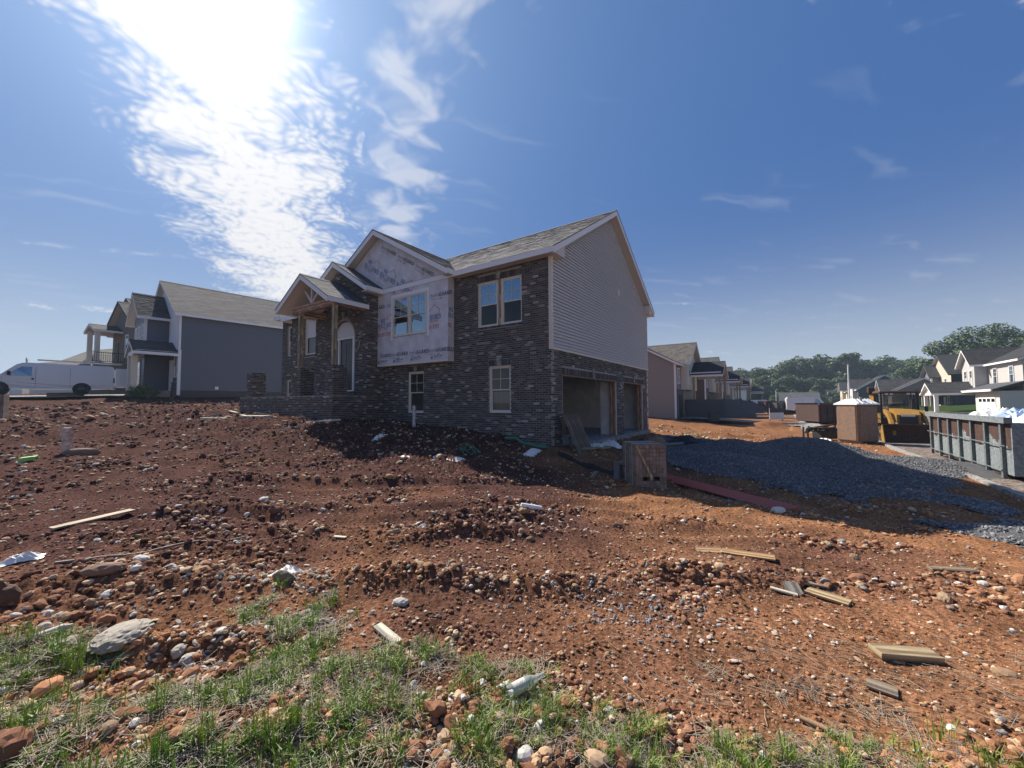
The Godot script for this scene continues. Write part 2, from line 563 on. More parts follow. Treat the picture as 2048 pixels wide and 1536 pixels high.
func cloud_at(d: Vector3, nz: Array) -> float:
	if d.y < 0.03: return 0.0
	var p := Vector2(d.x, -d.z) / d.y
	var wob: FastNoiseLite = nz[2]
	var q := p + Vector2(wob.get_noise_2d(p.x * 3.0, p.y * 3.0), wob.get_noise_2d(p.x * 3.0 + 40.0, p.y * 3.0)) * 0.07
	var dir := Vector2(-0.40, 0.917)
	var out := 0.0
	# the mackerel band that runs from the sun to the roofs
	var rel := q - Vector2(-0.92, 1.2)
	var along := rel.dot(dir)
	var across := rel.dot(Vector2(dir.y, -dir.x))
	if along > -1.2 and along < 4.2:
		var hw := 0.34 + 0.06 * along
		var k := 1.0 - absf(across) / hw
		k *= smoothstep(-1.2, -0.5, along) * smoothstep(4.2, 2.4, along)
		if k > -0.25:
			var cell: float = -nz[0].get_noise_2d(q.x, q.y) - 0.55
			var low: float = nz[1].get_noise_2d(q.x, q.y)
			var s := clampf(k * 1.1 + 0.25 + low * 0.7, -0.5, 1.1)
			out = maxf(out, smoothstep(0.05, 0.90, s * 0.78 + cell * 0.85) * 0.97)
	# thin wisps right of it
	rel = q - Vector2(-0.35, 1.3)
	dir = Vector2(-0.32, 0.947)
	along = rel.dot(dir)
	across = rel.dot(Vector2(dir.y, -dir.x))
	if along > -0.8 and along < 1.9:
		var k := (1.0 - absf(across) / (0.15 + 0.06 * absf(along - 0.2))) * smoothstep(-0.8, -0.3, along) * smoothstep(1.9, 1.3, along)
		if k > -0.3:
			var low: float = nz[1].get_noise_2d(q.x * 1.6 + 9.0, q.y * 1.6)
			var cell: float = -nz[0].get_noise_2d(q.x * 0.8 + 5.0, q.y * 0.8) - 0.55
			out = maxf(out, smoothstep(0.0, 1.1, k * 0.8 + low * 1.0 + cell * 0.5) * 0.5)
	# faint cirrus streaks all over
	var w: float = nz[3].get_noise_2d(q.x * 0.5 + q.y * 0.25, q.y * 2.6 - q.x * 0.9)
	var gate: float = nz[2].get_noise_2d(p.x * 0.9 + 20.0, p.y * 0.9)
	out = maxf(out, smoothstep(0.30, 1.0, w + gate * 0.5) * 0.13)
	return out

func build_sky(env: Environment, sun: Vector3):
	var lw := 512
	var lh := 256
	var fl := PackedFloat32Array()
	fl.resize(lw * lh * 3)
	for j in lh:
		var el := (0.5 - (j + 0.5) / lh) * PI
		for i in lw:
			var az := (i + 0.5) / lw * TAU
			var c := sky_colour(Vector3(sin(az) * cos(el), sin(el), -cos(az) * cos(el)), sun)
			var k := (j * lw + i) * 3
			fl[k] = c.r * 1.1 / EXPOSURE; fl[k + 1] = c.g * 1.1 / EXPOSURE; fl[k + 2] = c.b * 1.1 / EXPOSURE
	var im := Image.create_from_data(lw, lh, false, Image.FORMAT_RGBF, fl.to_byte_array())
	var W := 3072
	var H := 1536
	im.resize(W, H, Image.INTERPOLATE_BILINEAR)
	var nz := []
	for a in [[71, 24.0, 2, FastNoiseLite.TYPE_CELLULAR], [72, 2.4, 3, FastNoiseLite.TYPE_SIMPLEX_SMOOTH], [73, 1.0, 2, FastNoiseLite.TYPE_SIMPLEX_SMOOTH], [74, 1.6, 4, FastNoiseLite.TYPE_SIMPLEX_SMOOTH]]:
		var f := FastNoiseLite.new()
		f.seed = a[0]
		f.frequency = a[1]
		f.fractal_octaves = a[2]
		f.noise_type = a[3]
		f.fractal_type = FastNoiseLite.FRACTAL_FBM
		f.cellular_return_type = FastNoiseLite.RETURN_DISTANCE
		f.cellular_jitter = 1.0
		nz.append(f)
	var data := im.get_data().to_float32_array()
	for j in range(0, 740):
		var el := (0.5 - (j + 0.5) / H) * PI
		var ce := cos(el)
		var se := sin(el)
		for i in W:
			var az := wrapf((i + 0.5) / W * TAU, -PI, PI)
			var inner := absf(az) < 1.25 and el < 1.15
			if not inner and (i % 2 == 1 or j % 2 == 1):
				continue
			var d := Vector3(sin(az) * ce, se, -cos(az) * ce)
			var cl := cloud_at(d, nz)
			if cl <= 0.004: continue
			var g := rad_to_deg(acos(clampf(d.dot(sun), -1.0, 1.0)))
			var lit := (0.86 + 0.5 * exp(-g / 12.0)) / EXPOSURE
			for s in ([0] if inner else [0, 1, W, W + 1]):
				var k := (j * W + i + int(s)) * 3
				if k + 2 >= data.size(): continue
				data[k] = lerpf(data[k], maxf(data[k], lit), cl)
				data[k + 1] = lerpf(data[k + 1], maxf(data[k + 1], lit), cl)
				data[k + 2] = lerpf(data[k + 2], maxf(data[k + 2], lit * 1.02), cl)
	im = Image.create_from_data(W, H, false, Image.FORMAT_RGBF, data.to_byte_array())
	var pm := PanoramaSkyMaterial.new()
	pm.panorama = ImageTexture.create_from_image(im)
	var sky := Sky.new()
	sky.sky_material = pm
	env.background_mode = Environment.BG_SKY
	env.sky = sky

func set_camera_and_light():
	var cam := Camera3D.new()
	cam.name = "camera"
	add_child(cam)
	cam.position = Vector3(0, 1.6, 0)
	cam.rotation = Vector3(0.048, 0, -0.004)
	cam.fov = rad_to_deg(2.0 * atan(768.0 / 790.0))
	cam.near = 0.05
	cam.far = 3000.0
	cam.current = true
	var sun_dir := Vector3(-0.752, 1.075, -0.953).normalized()
	var env := Environment.new()
	build_sky(env, sun_dir)
	env.tonemap_mode = Environment.TONE_MAPPER_LINEAR
	env.tonemap_exposure = EXPOSURE
	env.sdfgi_enabled = true
	env.ssao_enabled = true
	env.ssil_enabled = true
	env.fog_enabled = true
	env.fog_density = 0.0006
	env.fog_light_color = Color(0.80, 0.88, 0.97)
	var we := WorldEnvironment.new()
	we.name = "world_environment"
	we.environment = env
	add_child(we)
	var sun := DirectionalLight3D.new()
	sun.name = "sun"
	add_child(sun)
	sun.look_at_from_position(Vector3.ZERO, -sun_dir, Vector3.UP)
	sun.light_energy = 1.45
	sun.light_color = Color(1.0, 0.965, 0.91)
	sun.light_angular_distance = 0.55
	sun.shadow_enabled = true
# ------------------------------------------------------------------ building kit (all in a building's own axes: x = u along the front, z = w to the back)
func plane(o: Vector3, a: Vector3, n: Vector3) -> Dictionary:
	return {o = o, a = a, n = n}

func at(p: Dictionary, s: float, y: float, d := 0.0) -> Vector3:
	return p.o + p.a * s + Vector3(0, y, 0) + p.n * d

func pbox(mb: MB, p: Dictionary, s0: float, s1: float, y0: float, y1: float, d0: float, d1: float):
	mb.box(at(p, s0, y0, d0), p.a * (s1 - s0), Vector3(0, y1 - y0, 0), p.n * (d1 - d0))

# a wall slab with rectangular holes [s0, s1, y0, y1]
func slab(mb: MB, p: Dictionary, s0: float, s1: float, y0: float, y1: float, holes: Array, d0: float, d1: float):
	var ys := [y0, y1]
	for h in holes:
		for y in [h[2], h[3]]:
			if y > y0 and y < y1 and not ys.has(y): ys.append(y)
	ys.sort()
	for k in ys.size() - 1:
		var ym: float = (ys[k] + ys[k + 1]) / 2
		var cuts := []
		for h in holes:
			if h[2] < ym and h[3] > ym: cuts.append([h[0], h[1]])
		cuts.sort()
		var s := s0
		for c in cuts:
			if c[0] > s and s < s1: pbox(mb, p, s, minf(c[0], s1), ys[k], ys[k + 1], d0, d1)
			s = maxf(s, c[1])
		if s < s1: pbox(mb, p, s, s1, ys[k], ys[k + 1], d0, d1)

var brick_tones := [Color(0.085, 0.078, 0.082), Color(0.125, 0.112, 0.108), Color(0.165, 0.142, 0.130), Color(0.23, 0.20, 0.18), Color(0.42, 0.38, 0.35), Color(0.62, 0.60, 0.57)]
func brick_tone() -> int:
	var r := rng.randf()
	return 0 if r < 0.24 else 1 if r < 0.56 else 2 if r < 0.80 else 3 if r < 0.925 else 4 if r < 0.985 else 5

# running-bond bricks; holes [s0, s1, y0, y1, arch_radius]; edge(y) gives the s range; picked() takes a brick out of the shared mesh
func bricks(mb: MB, p: Dictionary, s0: float, s1: float, y0: float, y1: float, holes := [], edge = null, picked = null):
	var L := 0.204
	var Hh := 0.0672
	var k0 := int(floor(y0 / Hh))
	for k in range(k0, int(ceil(y1 / Hh))):
		var ya := maxf(k * Hh + 0.006, y0)
		var yb := minf((k + 1) * Hh - 0.006, y1)
		if yb - ya < 0.02: continue
		var ym := (ya + yb) / 2
		var lo := s0
		var hi := s1
		if edge != null:
			var e: Vector2 = edge.call(ym)
			lo = maxf(lo, e.x)
			hi = minf(hi, e.y)
		var cuts := []
		for h in holes:
			if h[2] < yb and h[3] > ya:
				var a: float = h[0]
				var b: float = h[1]
				if h.size() > 4:
					var cy: float = h[3] - h[4]
					if ym > cy:
						var half := sqrt(maxf(h[4] * h[4] - (ym - cy) * (ym - cy), 0.0))
						a = (h[0] + h[1]) / 2 - half
						b = (h[0] + h[1]) / 2 + half
				cuts.append(Vector2(a, b))
		var j0 := int(floor(lo / L)) - 1
		for j in range(j0, int(ceil(hi / L)) + 1):
			var sa := maxf(j * L + (L / 2 if k % 2 else 0.0) + 0.006, lo)
			var sb := minf((j + 1) * L + (L / 2 if k % 2 else 0.0) - 0.006, hi)
			if sb - sa < 0.025: continue
			var runs := [Vector2(sa, sb)]
			for c in cuts:
				var nr := []
				for r in runs:
					if c.y <= r.x or c.x >= r.y:
						nr.append(r)
					else:
						if c.x - r.x > 0.025: nr.append(Vector2(r.x, c.x))
						if r.y - c.y > 0.025: nr.append(Vector2(c.y, r.y))
				runs = nr
			for r in runs:
				var t := brick_tone()
				var out := rng.randf_range(-0.0025, 0.0015)
				if picked != null and picked.call(r, ya, yb, t, out): continue
				var f := rng.randf_range(0.82, 1.2)
				mb.col = Color(brick_tones[t].r * f, brick_tones[t].g * f, brick_tones[t].b * f)
				pbox(mb, p, r.x, r.y, ya, yb, -0.03, out)

# bricks standing on end in a row, over a window or as a sill
func soldiers(mb: MB, p: Dictionary, s0: float, s1: float, y0: float, y1: float, proud := 0.006):
	var cnt := int(round((s1 - s0) / 0.0672))
	var w := (s1 - s0) / cnt
	for k in cnt:
		var c: Color = brick_tones[brick_tone() % 4]
		mb.col = Color(c.r * 0.95, c.g * 0.95, c.b * 0.95)
		pbox(mb, p, s0 + k * w + 0.004, s0 + (k + 1) * w - 0.004, y0, y1, -0.03, proud + rng.randf_range(-0.002, 0.002))

# double-hung window: frame at depth d (negative = set back); parts: the frame itself, sashes, muntins, panes
func window(parent: Node, p: Dictionary, s0: float, y0: float, w: float, h: float, d := -0.05, frame_mat: Material = null, style := {}) -> Node3D:
	var fm: Material = frame_mat if frame_mat else M.vinyl_tan
	var fr := MB.new()
	var fw: float = style.get("fw", 0.05)
	pbox(fr, p, s0, s0 + fw, y0, y0 + h, d - 0.07, d)
	pbox(fr, p, s0 + w - fw, s0 + w, y0, y0 + h, d - 0.07, d)
	pbox(fr, p, s0 + fw, s0 + w - fw, y0, y0 + fw, d - 0.07, d)
	pbox(fr, p, s0 + fw, s0 + w - fw, y0 + h - fw, y0 + h, d - 0.07, d)
	var o := part(fr, "window", fm, parent)
	var mid := y0 + h * 0.49
	var open_: float = style.get("open", 0.0)
	for k in 2: # 0 = lower sash (inside), 1 = upper sash
		var a := y0 + fw if k == 0 else mid - 0.02
		var b := mid + 0.02 if k == 0 else y0 + h - fw
		if k == 0 and open_ > 0.0:
			a += open_
			b += open_
		var dd := d - 0.045 if k == 0 else d - 0.02
		var sm := MB.new()
		var sw := 0.035
		pbox(sm, p, s0 + fw, s0 + fw + sw, a, b, dd - 0.02, dd)
		pbox(sm, p, s0 + w - fw - sw, s0 + w - fw, a, b, dd - 0.02, dd)
		pbox(sm, p, s0 + fw + sw, s0 + w - fw - sw, a, a + sw, dd - 0.02, dd)
		pbox(sm, p, s0 + fw + sw, s0 + w - fw - sw, b - sw, b, dd - 0.02, dd)
		part(sm, "sash", fm, o)
		var g := MB.new()
		g.quad(at(p, s0 + fw + sw, a + sw, dd - 0.01), at(p, s0 + fw + sw, b - sw, dd - 0.01), at(p, s0 + w - fw - sw, b - sw, dd - 0.01), at(p, s0 + w - fw - sw, a + sw, dd - 0.01))
		part(g, "pane", style.get("upper", M.glass) if k == 1 else style.get("lower", M.glass), o)
		if k == 1 and style.get("grid", true):
			var mu := MB.new()
			var cx := s0 + w / 2
			pbox(mu, p, cx - 0.008, cx + 0.008, a + sw, b - sw, dd - 0.006, dd - 0.001)
			pbox(mu, p, s0 + fw + sw, cx - 0.008, (a + b) / 2 - 0.008, (a + b) / 2 + 0.008, dd - 0.006, dd - 0.001)
			pbox(mu, p, cx + 0.008, s0 + w - fw - sw, (a + b) / 2 - 0.008, (a + b) / 2 + 0.008, dd - 0.006, dd - 0.001)
			part(mu, "muntin", fm, o)
	return o

# overlapping shingles on the quad A, B (lower edge, left to right from outside) and C, D (upper edge)
func shingle_field(mb: MB, A: Vector3, B: Vector3, C: Vector3, D: Vector3, tone: Color, expo := 0.145, tab := 0.32, vary := 0.35):
	var up := ((D - A) + (C - B)) / 2
	var nn := (B - A).cross(D - A).normalized()
	var rows := int(ceil(up.length() / expo))
	for k in rows:
		var t0 := float(k) / rows
		var t1 := float(k + 1) / rows
		var a := A.lerp(D, t0)
		var b := B.lerp(C, t0)
		var d := A.lerp(D, t1)
		var c := B.lerp(C, t1)
		var len := (b - a).length()
		var s := -rng.randf() * tab
		while s < len:
			var e := s + tab * rng.randf_range(0.45, 1.3)
			var u0 := maxf(s, 0.0) / len
			var u1 := minf(e, len) / len
			if u1 > u0:
				var hgt := 0.009 + (0.004 if rng.randf() < 0.5 else 0.0)
				var f := 1.0 + vary * rng.randf_range(-1.0, 1.0)
				var wm := rng.randf_range(-0.04, 0.05)
				mb.col = Color(tone.r * f * (1 + wm), tone.g * f, tone.b * f * (1 - wm))
				var p := a.lerp(b, u0)
				var q := a.lerp(b, u1)
				mb.quad(p + nn * hgt, q + nn * hgt, d.lerp(c, u1) + nn * 0.003, d.lerp(c, u0) + nn * 0.003)
				mb.quad(p, q, q + nn * hgt, p + nn * hgt)
			s = e

# gable roof: ridge from r0 to r1 (top of the deck), half width hw, slope; side = unit across
# opts: end0/end1 rake boards, trim material, tone, expo, left/right sides to shingle
func gable_roof(parent: Node, called: String, r0: Vector3, r1: Vector3, side: Vector3, hw: float, slope: float, opts := {}) -> Node3D:
	var thick := 0.13
	var deck := MB.new()
	var ru := (r1 - r0).normalized()
	var drop := Vector3(0, -hw * slope, 0)
	var trim: Material = opts.get("trim", M.trim)
	for sg in [-1.0, 1.0]:
		var e0: Vector3 = r0 + side * hw * sg + drop
		var down := Vector3(0, -thick, 0)
		deck.prism([r0, e0, e0 + down, r0 + down], r1 - r0)
	var o := part(deck, called, opts.get("deck", M.soffit), parent)
	var sh := MB.new()
	for sg in [-1.0, 1.0]:
		if opts.get("only", sg) != sg: continue
		var e0: Vector3 = r0 + side * hw * sg + drop
		var e1: Vector3 = r1 + side * hw * sg + drop
		var lift := Vector3(0, 0.004, 0)
		var outw: Vector3 = (side * sg * slope + Vector3.UP).normalized()
		var A := e0
		var B := e1
		var C := r1
		var D := r0
		if (B - A).cross(D - A).dot(outw) < 0:
			A = e1
			B = e0
			C = r0
			D = r1
		shingle_field(sh, A + lift, B + lift, C + lift, D + lift, opts.get("tone", Color(0.20, 0.18, 0.165)), opts.get("expo", 0.145), opts.get("tab", 0.32), opts.get("vary", 0.3))
	var so := part(sh, "shingles", M.shingle, o)
	so.set_meta("kind", "stuff")
	# ridge cap
	var cap := MB.new()
	cap.col = opts.get("tone", Color(0.20, 0.18, 0.165)) * 0.9
	for sg in [-1.0, 1.0]:
		var q0: Vector3 = r0 + Vector3(0, 0.03, 0)
		var dn: Vector3 = side * sg * 0.15 - Vector3(0, 0.15 * slope, 0)
		cap.prism([q0, q0 + dn, q0 + dn - Vector3(0, 0.015, 0), q0 - Vector3(0, 0.015, 0)], r1 - r0)
	part(cap, "ridge_cap", M.shingle, o)
	# eave and rake boards
	var fh: float = opts.get("fascia", 0.17)
	for sg in [-1.0, 1.0]:
		var fb := MB.new()
		var e0: Vector3 = r0 + side * hw * sg + drop + side * sg * 0.004
		fb.box(e0 + Vector3(0, -fh - 0.01, 0), r1 - r0, Vector3(0, fh, 0), side * sg * 0.02)
		part(fb, "fascia", trim, o)
		for en in [0, 1]:
			if not opts.get("end%d" % en, true): continue
			var rr := r0 if en == 0 else r1
			var dirn := -ru if en == 0 else ru
			var rb := MB.new()
			var top := rr + Vector3(0, -0.012, 0) + dirn * 0.003
			var eb: Vector3 = top + side * (hw + 0.02) * sg - Vector3(0, (hw + 0.02) * slope, 0)
			var dv := Vector3(0, -fh * 1.15, 0)
			rb.prism([top, eb, eb + dv, top + dv], dirn * 0.022)
			part(rb, "rake_board", trim, o)
			var drip := MB.new()
			drip.col = Color(0.05, 0.05, 0.055)
			drip.prism([top + Vector3(0, 0.035, 0), eb + Vector3(0, 0.035, 0), eb, top], dirn * 0.035)
			part(drip, "drip_edge", M.felt, o)
	return o

# horizontal lap siding on a plane, one mesh, real laps; edge(y) -> s range
func lap_siding(mb: MB, p: Dictionary, s0: float, s1: float, y0: float, y1: float, expo: float, holes := [], edge = null):
	var k := 0
	while y0 + k * expo < y1 - 0.01:
		var ya := y0 + k * expo
		var yb := minf(ya + expo, y1)
		k += 1
		var a0 := s0
		var a1 := s1
		var b0 := s0
		var b1 := s1
		if edge != null:
			var e: Vector2 = edge.call(ya)
			var g: Vector2 = edge.call(yb)
			a0 = maxf(s0, e.x); a1 = minf(s1, e.y)
			b0 = maxf(s0, g.x); b1 = minf(s1, g.y)
		if a1 - a0 < 0.02: continue
		if b1 < b0:
			b0 = (a0 + a1) / 2
			b1 = b0
		var cuts := []
		for h in holes:
			if h[2] < yb - 0.01 and h[3] > ya + 0.01: cuts.append(Vector2(h[0], h[1]))
		cuts.sort()
		var runs := []
		var s := a0
		for c in cuts:
			if c.x > s: runs.append([s, c.x])
			s = maxf(s, c.y)
		if s < a1: runs.append([s, a1])
		for r in runs:
			var l0: float = r[0]
			var l1: float = r[1]
			var t0 := b0 if l0 == a0 else l0
			var t1 := b1 if l1 == a1 else l1
			plank(mb, p, l0, l1, t0, t1, ya, yb)

func plank(mb: MB, p: Dictionary, l0: float, l1: float, t0: float, t1: float, ya: float, yb: float, proud := 0.03):
	# the face leans out to a lip; under the lip a slot goes back to the sheathing
	var slot := (yb - ya) * 0.22
	var m0 := lerpf(l0, t0, 0.22)
	var m1 := lerpf(l1, t1, 0.22)
	var q := [at(p, m0, ya + slot, proud), at(p, m1, ya + slot, proud), at(p, t1, yb, proud * 0.55), at(p, t0, yb, proud * 0.55)]
	var r := [at(p, m0, ya + slot, 0.0), at(p, m1, ya + slot, 0.0)]
	var b := [at(p, l0, ya, 0.002), at(p, l1, ya, 0.002)]
	var e := [at(p, l0, ya, proud * 0.55), at(p, l1, ya, proud * 0.55)]
	if (q[1] - q[0]).cross(q[3] - q[0]).dot(p.n) > 0:
		mb.quad(q[0], q[1], q[2], q[3])
		mb.quad(r[0], r[1], q[1], q[0])
		mb.quad(b[0], b[1], r[1], r[0])
		mb.quad(e[0], e[1], b[1], b[0])
	else:
		mb.quad(q[3], q[2], q[1], q[0])
		mb.quad(q[0], q[1], r[1], r[0])
		mb.quad(r[0], r[1], b[1], b[0])
		mb.quad(b[0], b[1], e[1], e[0])

func letters(parent: Node, text: String, p: Dictionary, s: float, y: float, size: float, m: Material, font: Font, turn := 0.0, squeeze := 1.0, called := "lettering", align := HORIZONTAL_ALIGNMENT_LEFT):
	var t := TextMesh.new()
	t.text = text
	t.font = font
	t.font_size = 48
	t.pixel_size = size / 48.0
	t.depth = 0.001
	t.horizontal_alignment = align
	t.curve_step = 3.0
	var o := put(t, called, m, parent)
	# text runs along +x and faces +z: on the wall it runs to the reader's right, which is -u on the front
	var right: Vector3 = Vector3.UP.cross(p.n)
	var b := Basis(right, Vector3.UP, p.n)
	b = b * Basis(Vector3(0, 0, 1), turn)
	b = Basis(b.x * squeeze, b.y, b.z)
	o.transform = Transform3D(b, at(p, s, y, 0.003))
	return o
# ------------------------------------------------------------------ the brick house
func brick_house():
	var H := thing("brick_house", "unfinished dark brick split-level house with a sided garage gable and white wrapped bay", "house", HOUSE_AT, 0.0)
	H.basis = Basis(Vector3(-cos(HOUSE_YAW), 0, -sin(HOUSE_YAW)), Vector3.UP, Vector3(sin(HOUSE_YAW), 0, -cos(HOUSE_YAW)))
	var X := Vector3(1, 0, 0)
	var Z := Vector3(0, 0, 1)
	var front := plane(Vector3.ZERO, X, -Z)
	var side := plane(Vector3.ZERO, Z, -X)
	var bay := plane(Vector3(0, 0, -0.31), X, -Z)
	var entry := plane(Vector3(0, 0, -0.79), X, -Z)
	var e_side := plane(Vector3(7.736, 0, 0), Z, -X)
	var W := 10.03
	var LEN := 16.18
	var twin := [1.017, 2.80, 3.93, 5.45]
	var low := [1.456, 2.325, 1.086, 2.606]
	var low2 := [5.40, 6.27, 1.04, 2.605]
	var lw1 := [14.9, 15.75, 3.85, 5.45]
	var lw2 := [14.9, 15.75, 1.2, 2.65]
	var holes := [twin, low, low2, lw1, lw2]
	# --- front wall
	var wl := MB.new()
	slab(wl, front, 0.0, 3.95, -0.5, 5.86, holes, -0.2, -0.009)
	slab(wl, front, 3.95, 7.7, -0.5, 2.94, holes, -0.2, -0.009)
	var wall := part(wl, "wall", M.mortar, H)
	var wl3 := MB.new()
	slab(wl3, front, 13.6, LEN, -0.5, 5.86, holes, -0.2, -0.009)
	part(wl3, "wall", M.mortar, H)
	# nearest 300 bricks as pieces of their own
	var full := []
	for t in brick_tones.size():
		var m := textured(mat(brick_tones[t].linear_to_srgb(), 0.9), (M.brick as StandardMaterial3D).albedo_texture, 5.0, (M.brick as StandardMaterial3D).normal_texture, 0.5, false)
		full.append(m)
	var unit := MB.new()
	unit.bevel(Vector3(-0.097, -0.0291, -0.016), Vector3(0.097, 0.0291, 0.016), 0.003)
	var unit_mesh := unit.mesh()
	var taken := [0]
	var pick := func(r: Vector2, ya: float, yb: float, t: int, out: float) -> bool:
		if taken[0] >= 300 or r.x > 1.55 or ya < 0.25 or ya > 2.95: return false
		taken[0] += 1
		var o := put(unit_mesh, "brick", full[t], wall)
		o.position = at(front, (r.x + r.y) / 2, (ya + yb) / 2, -0.016 + out)
		o.scale = Vector3((r.y - r.x) / 0.194, (yb - ya) / 0.0582, 1)
		return true
	var bm := MB.new()
	var fr_holes := []
	for h in holes:
		fr_holes.append([h[0], h[1], h[2] - 0.075, h[3] + 0.205])
	bricks(bm, front, 0.0, 3.872, -0.4, 5.86, fr_holes, null, pick)
	bricks(bm, front, 3.872, 7.736, -0.4, 2.94, fr_holes)
	bricks(bm, front, 13.62, LEN, -0.4, 5.86, fr_holes)
	for h in holes:
		soldiers(bm, front, h[0], h[1], h[3] + 0.003, h[3] + 0.2)
		soldiers(bm, front, h[0], h[1], h[2] - 0.07, h[2] - 0.003, 0.02)
	part(bm, "brickwork", M.brick, wall).set_meta("kind", "stuff")
	# --- garage end: bricks below, siding above
	var g1 := [0.726, 5.573, 0.02, 2.28]
	var g2 := [6.415, 9.2, 0.02, 2.28]
	var gw := MB.new()
	slab(gw, side, 0.2, W, -0.5, 3.0, [g1, g2], -0.2, -0.009)
	var gwall := part(gw, "wall", M.mortar, H)
	var gb := MB.new()
	bricks(gb, side, 0.0, W, -0.4, 3.0, [[g1[0], g1[1], -0.5, 2.50], [g2[0], g2[1], -0.5, 2.50]])
	soldiers(gb, side, g1[0], g1[1], 2.283, 2.49)
	soldiers(gb, side, g2[0], g2[1], 2.283, 2.49)
	part(gb, "brickwork", M.brick, gwall).set_meta("kind", "stuff")
	for a in [[3.15, 2.29, 2.60], [7.8, 2.29, 2.60]]:
		var ks := MB.new()
		ks.prism([at(side, a[0] - 0.07, a[1], 0.0), at(side, a[0] + 0.07, a[1], 0.0), at(side, a[0] + 0.10, a[2], 0.0), at(side, a[0] - 0.10, a[2], 0.0)], side.n * 0.03)
		part(ks, "keystone", M.concrete, gwall)
	for a in [[1.89, 2.61, 2.93], [1.93, 5.46, 5.78], [5.83, 2.61, 2.9]]:
		var ks := MB.new()
		ks.prism([at(front, a[0] - 0.07, a[1], 0.0), at(front, a[0] + 0.07, a[1], 0.0), at(front, a[0] + 0.11, a[2], 0.0), at(front, a[0] - 0.11, a[2], 0.0)], front.n * 0.03)
		part(ks, "keystone", M.concrete, wall)
	# wires left hanging out of the wall for lamps
	for a in [[side, 3.2, 2.28, 0.3], [side, 7.85, 2.75, 0.25], [entry, 8.15, 3.9, 0.35], [front, 4.3, 0.6, 0.25]]:
		var wr := MB.new()
		var ps := []
		var rs := []
		for k in 8:
			ps.append(at(a[0], a[1] + 0.05 * sin(k * 1.3) + 0.012 * k, a[2] - 0.07 * k * a[3] * 2.0, 0.02 + 0.02 * k * (1.0 - k / 9.0)))
			rs.append(0.007)
		wr.tube(ps, rs, 5)
		part(wr, "wire", M.white, H)
	# siding planks, one by one, up to the gable
	var sb := MB.new()
	sb.prism([at(side, 0.02, 3.0, -0.2), at(side, W - 0.02, 3.0, -0.2), at(side, W - 0.02, 5.93, -0.2), at(side, W / 2, 8.93, -0.2), at(side, 0.02, 5.93, -0.2)], side.n * 0.19)
	var sheathing := part(sb, "gable_wall", M.siding, H)
	var rake := func(y: float) -> Vector2:
		var k := maxf((y - 5.78) / 0.6, 0.0)
		return Vector2(0.05 + k, W - 0.05 - k)
	var y := 3.07
	while y < 8.75:
		var e: Vector2 = rake.call(y)
		var g: Vector2 = rake.call(y + 0.1025)
		var pl := MB.new()
		plank(pl, side, maxf(e.x, 0.09), minf(e.y, W - 0.03), maxf(g.x, 0.09), minf(g.y, W - 0.03), y, y + 0.1025, 0.045)
		part(pl, "siding_plank", M.siding, sheathing)
		y += 0.1025
	var cb := MB.new()
	pbox(cb, side, 0.0, 0.09, 3.0, 5.80, -0.01, 0.05)
	pbox(cb, front, 0.0, 0.045, 3.0, 5.80, 0.004, 0.022)
	part(cb, "corner_board", M.beige, sheathing)
	var bt := MB.new()
	pbox(bt, side, 0.09, W, 3.0, 3.07, -0.01, 0.05)
	part(bt, "bottom_trim", M.beige, sheathing)
	var rc := MB.new()
	pbox(rc, side, W - 0.03, W + 0.03, 3.07, 5.8, -0.01, 0.02)
	part(rc, "corner_board", M.beige, sheathing)
	var vb := MB.new()
	pbox(vb, side, 5.72, 5.92, 5.88, 6.14, 0.0, 0.06)
	pbox(vb, side, 5.75, 5.89, 5.91, 6.0, 0.06, 0.075)
	part(vb, "vent_box", M.beige, sheathing)
	# --- garage doorways: lining boards, floor, drywall
	for g in [g1, g2]:
		var j := MB.new()
		pbox(j, side, g[0] - 0.02, g[0] + 0.025, 0.02, g[3], -0.32, -0.012)
		pbox(j, side, g[1] - 0.025, g[1] + 0.02, 0.02, g[3], -0.32, -0.012)
		pbox(j, side, g[0] + 0.025, g[1] - 0.025, g[3] - 0.03, g[3] + 0.01, -0.32, -0.012)
		part(j, "door_lining", M.fir_up, H)
		for e in [[g[0] + 0.026, g[0] + 0.05], [g[1] - 0.05, g[1] - 0.026]]:
			var tr := MB.new()
			pbox(tr, side, e[0], e[1], 0.02, g[3] - 0.03, -0.06, -0.02)
			part(tr, "stop_moulding", M.white, H)
	var fl := MB.new()
	fl.ab(Vector3(-0.15, -0.2, 0.25), Vector3(8.0, 0.07, W - 0.2))
	part(fl, "garage_floor", M.concrete, H)
	var dw := MB.new()
	dw.ab(Vector3(7.2, 0.07, 0.25), Vector3(7.3, 2.75, W - 0.2))
	dw.ab(Vector3(0.22, 2.72, 0.25), Vector3(7.3, 2.80, W - 0.2))
	dw.ab(Vector3(0.2, 0.07, 5.62), Vector3(0.75, 2.72, 6.36))
	dw.ab(Vector3(0.3, 0.07, W - 0.3), Vector3(7.2, 2.72, W - 0.22))
	part(dw, "drywall", M.drywall, H)
	var ep := MB.new()
	ep.ab(Vector3(7.15, 0.95, 2.2), Vector3(7.199, 2.05, 2.6))
	part(ep, "electrical_panel", M.black, H)
	# --- upper rooms behind the windows
	var rm := MB.new()
	rm.ab(Vector3(0.2, 2.82, 0.21), Vector3(LEN - 0.2, 2.9, W - 0.2))
	rm.ab(Vector3(0.2, 5.84, 0.21), Vector3(LEN - 0.2, 5.9, W - 0.2))
	rm.ab(Vector3(0.3, 2.9, 4.5), Vector3(LEN - 0.2, 5.84, 4.6))
	rm.ab(Vector3(7.4, -0.2, 4.5), Vector3(LEN - 0.2, 2.82, 4.6))
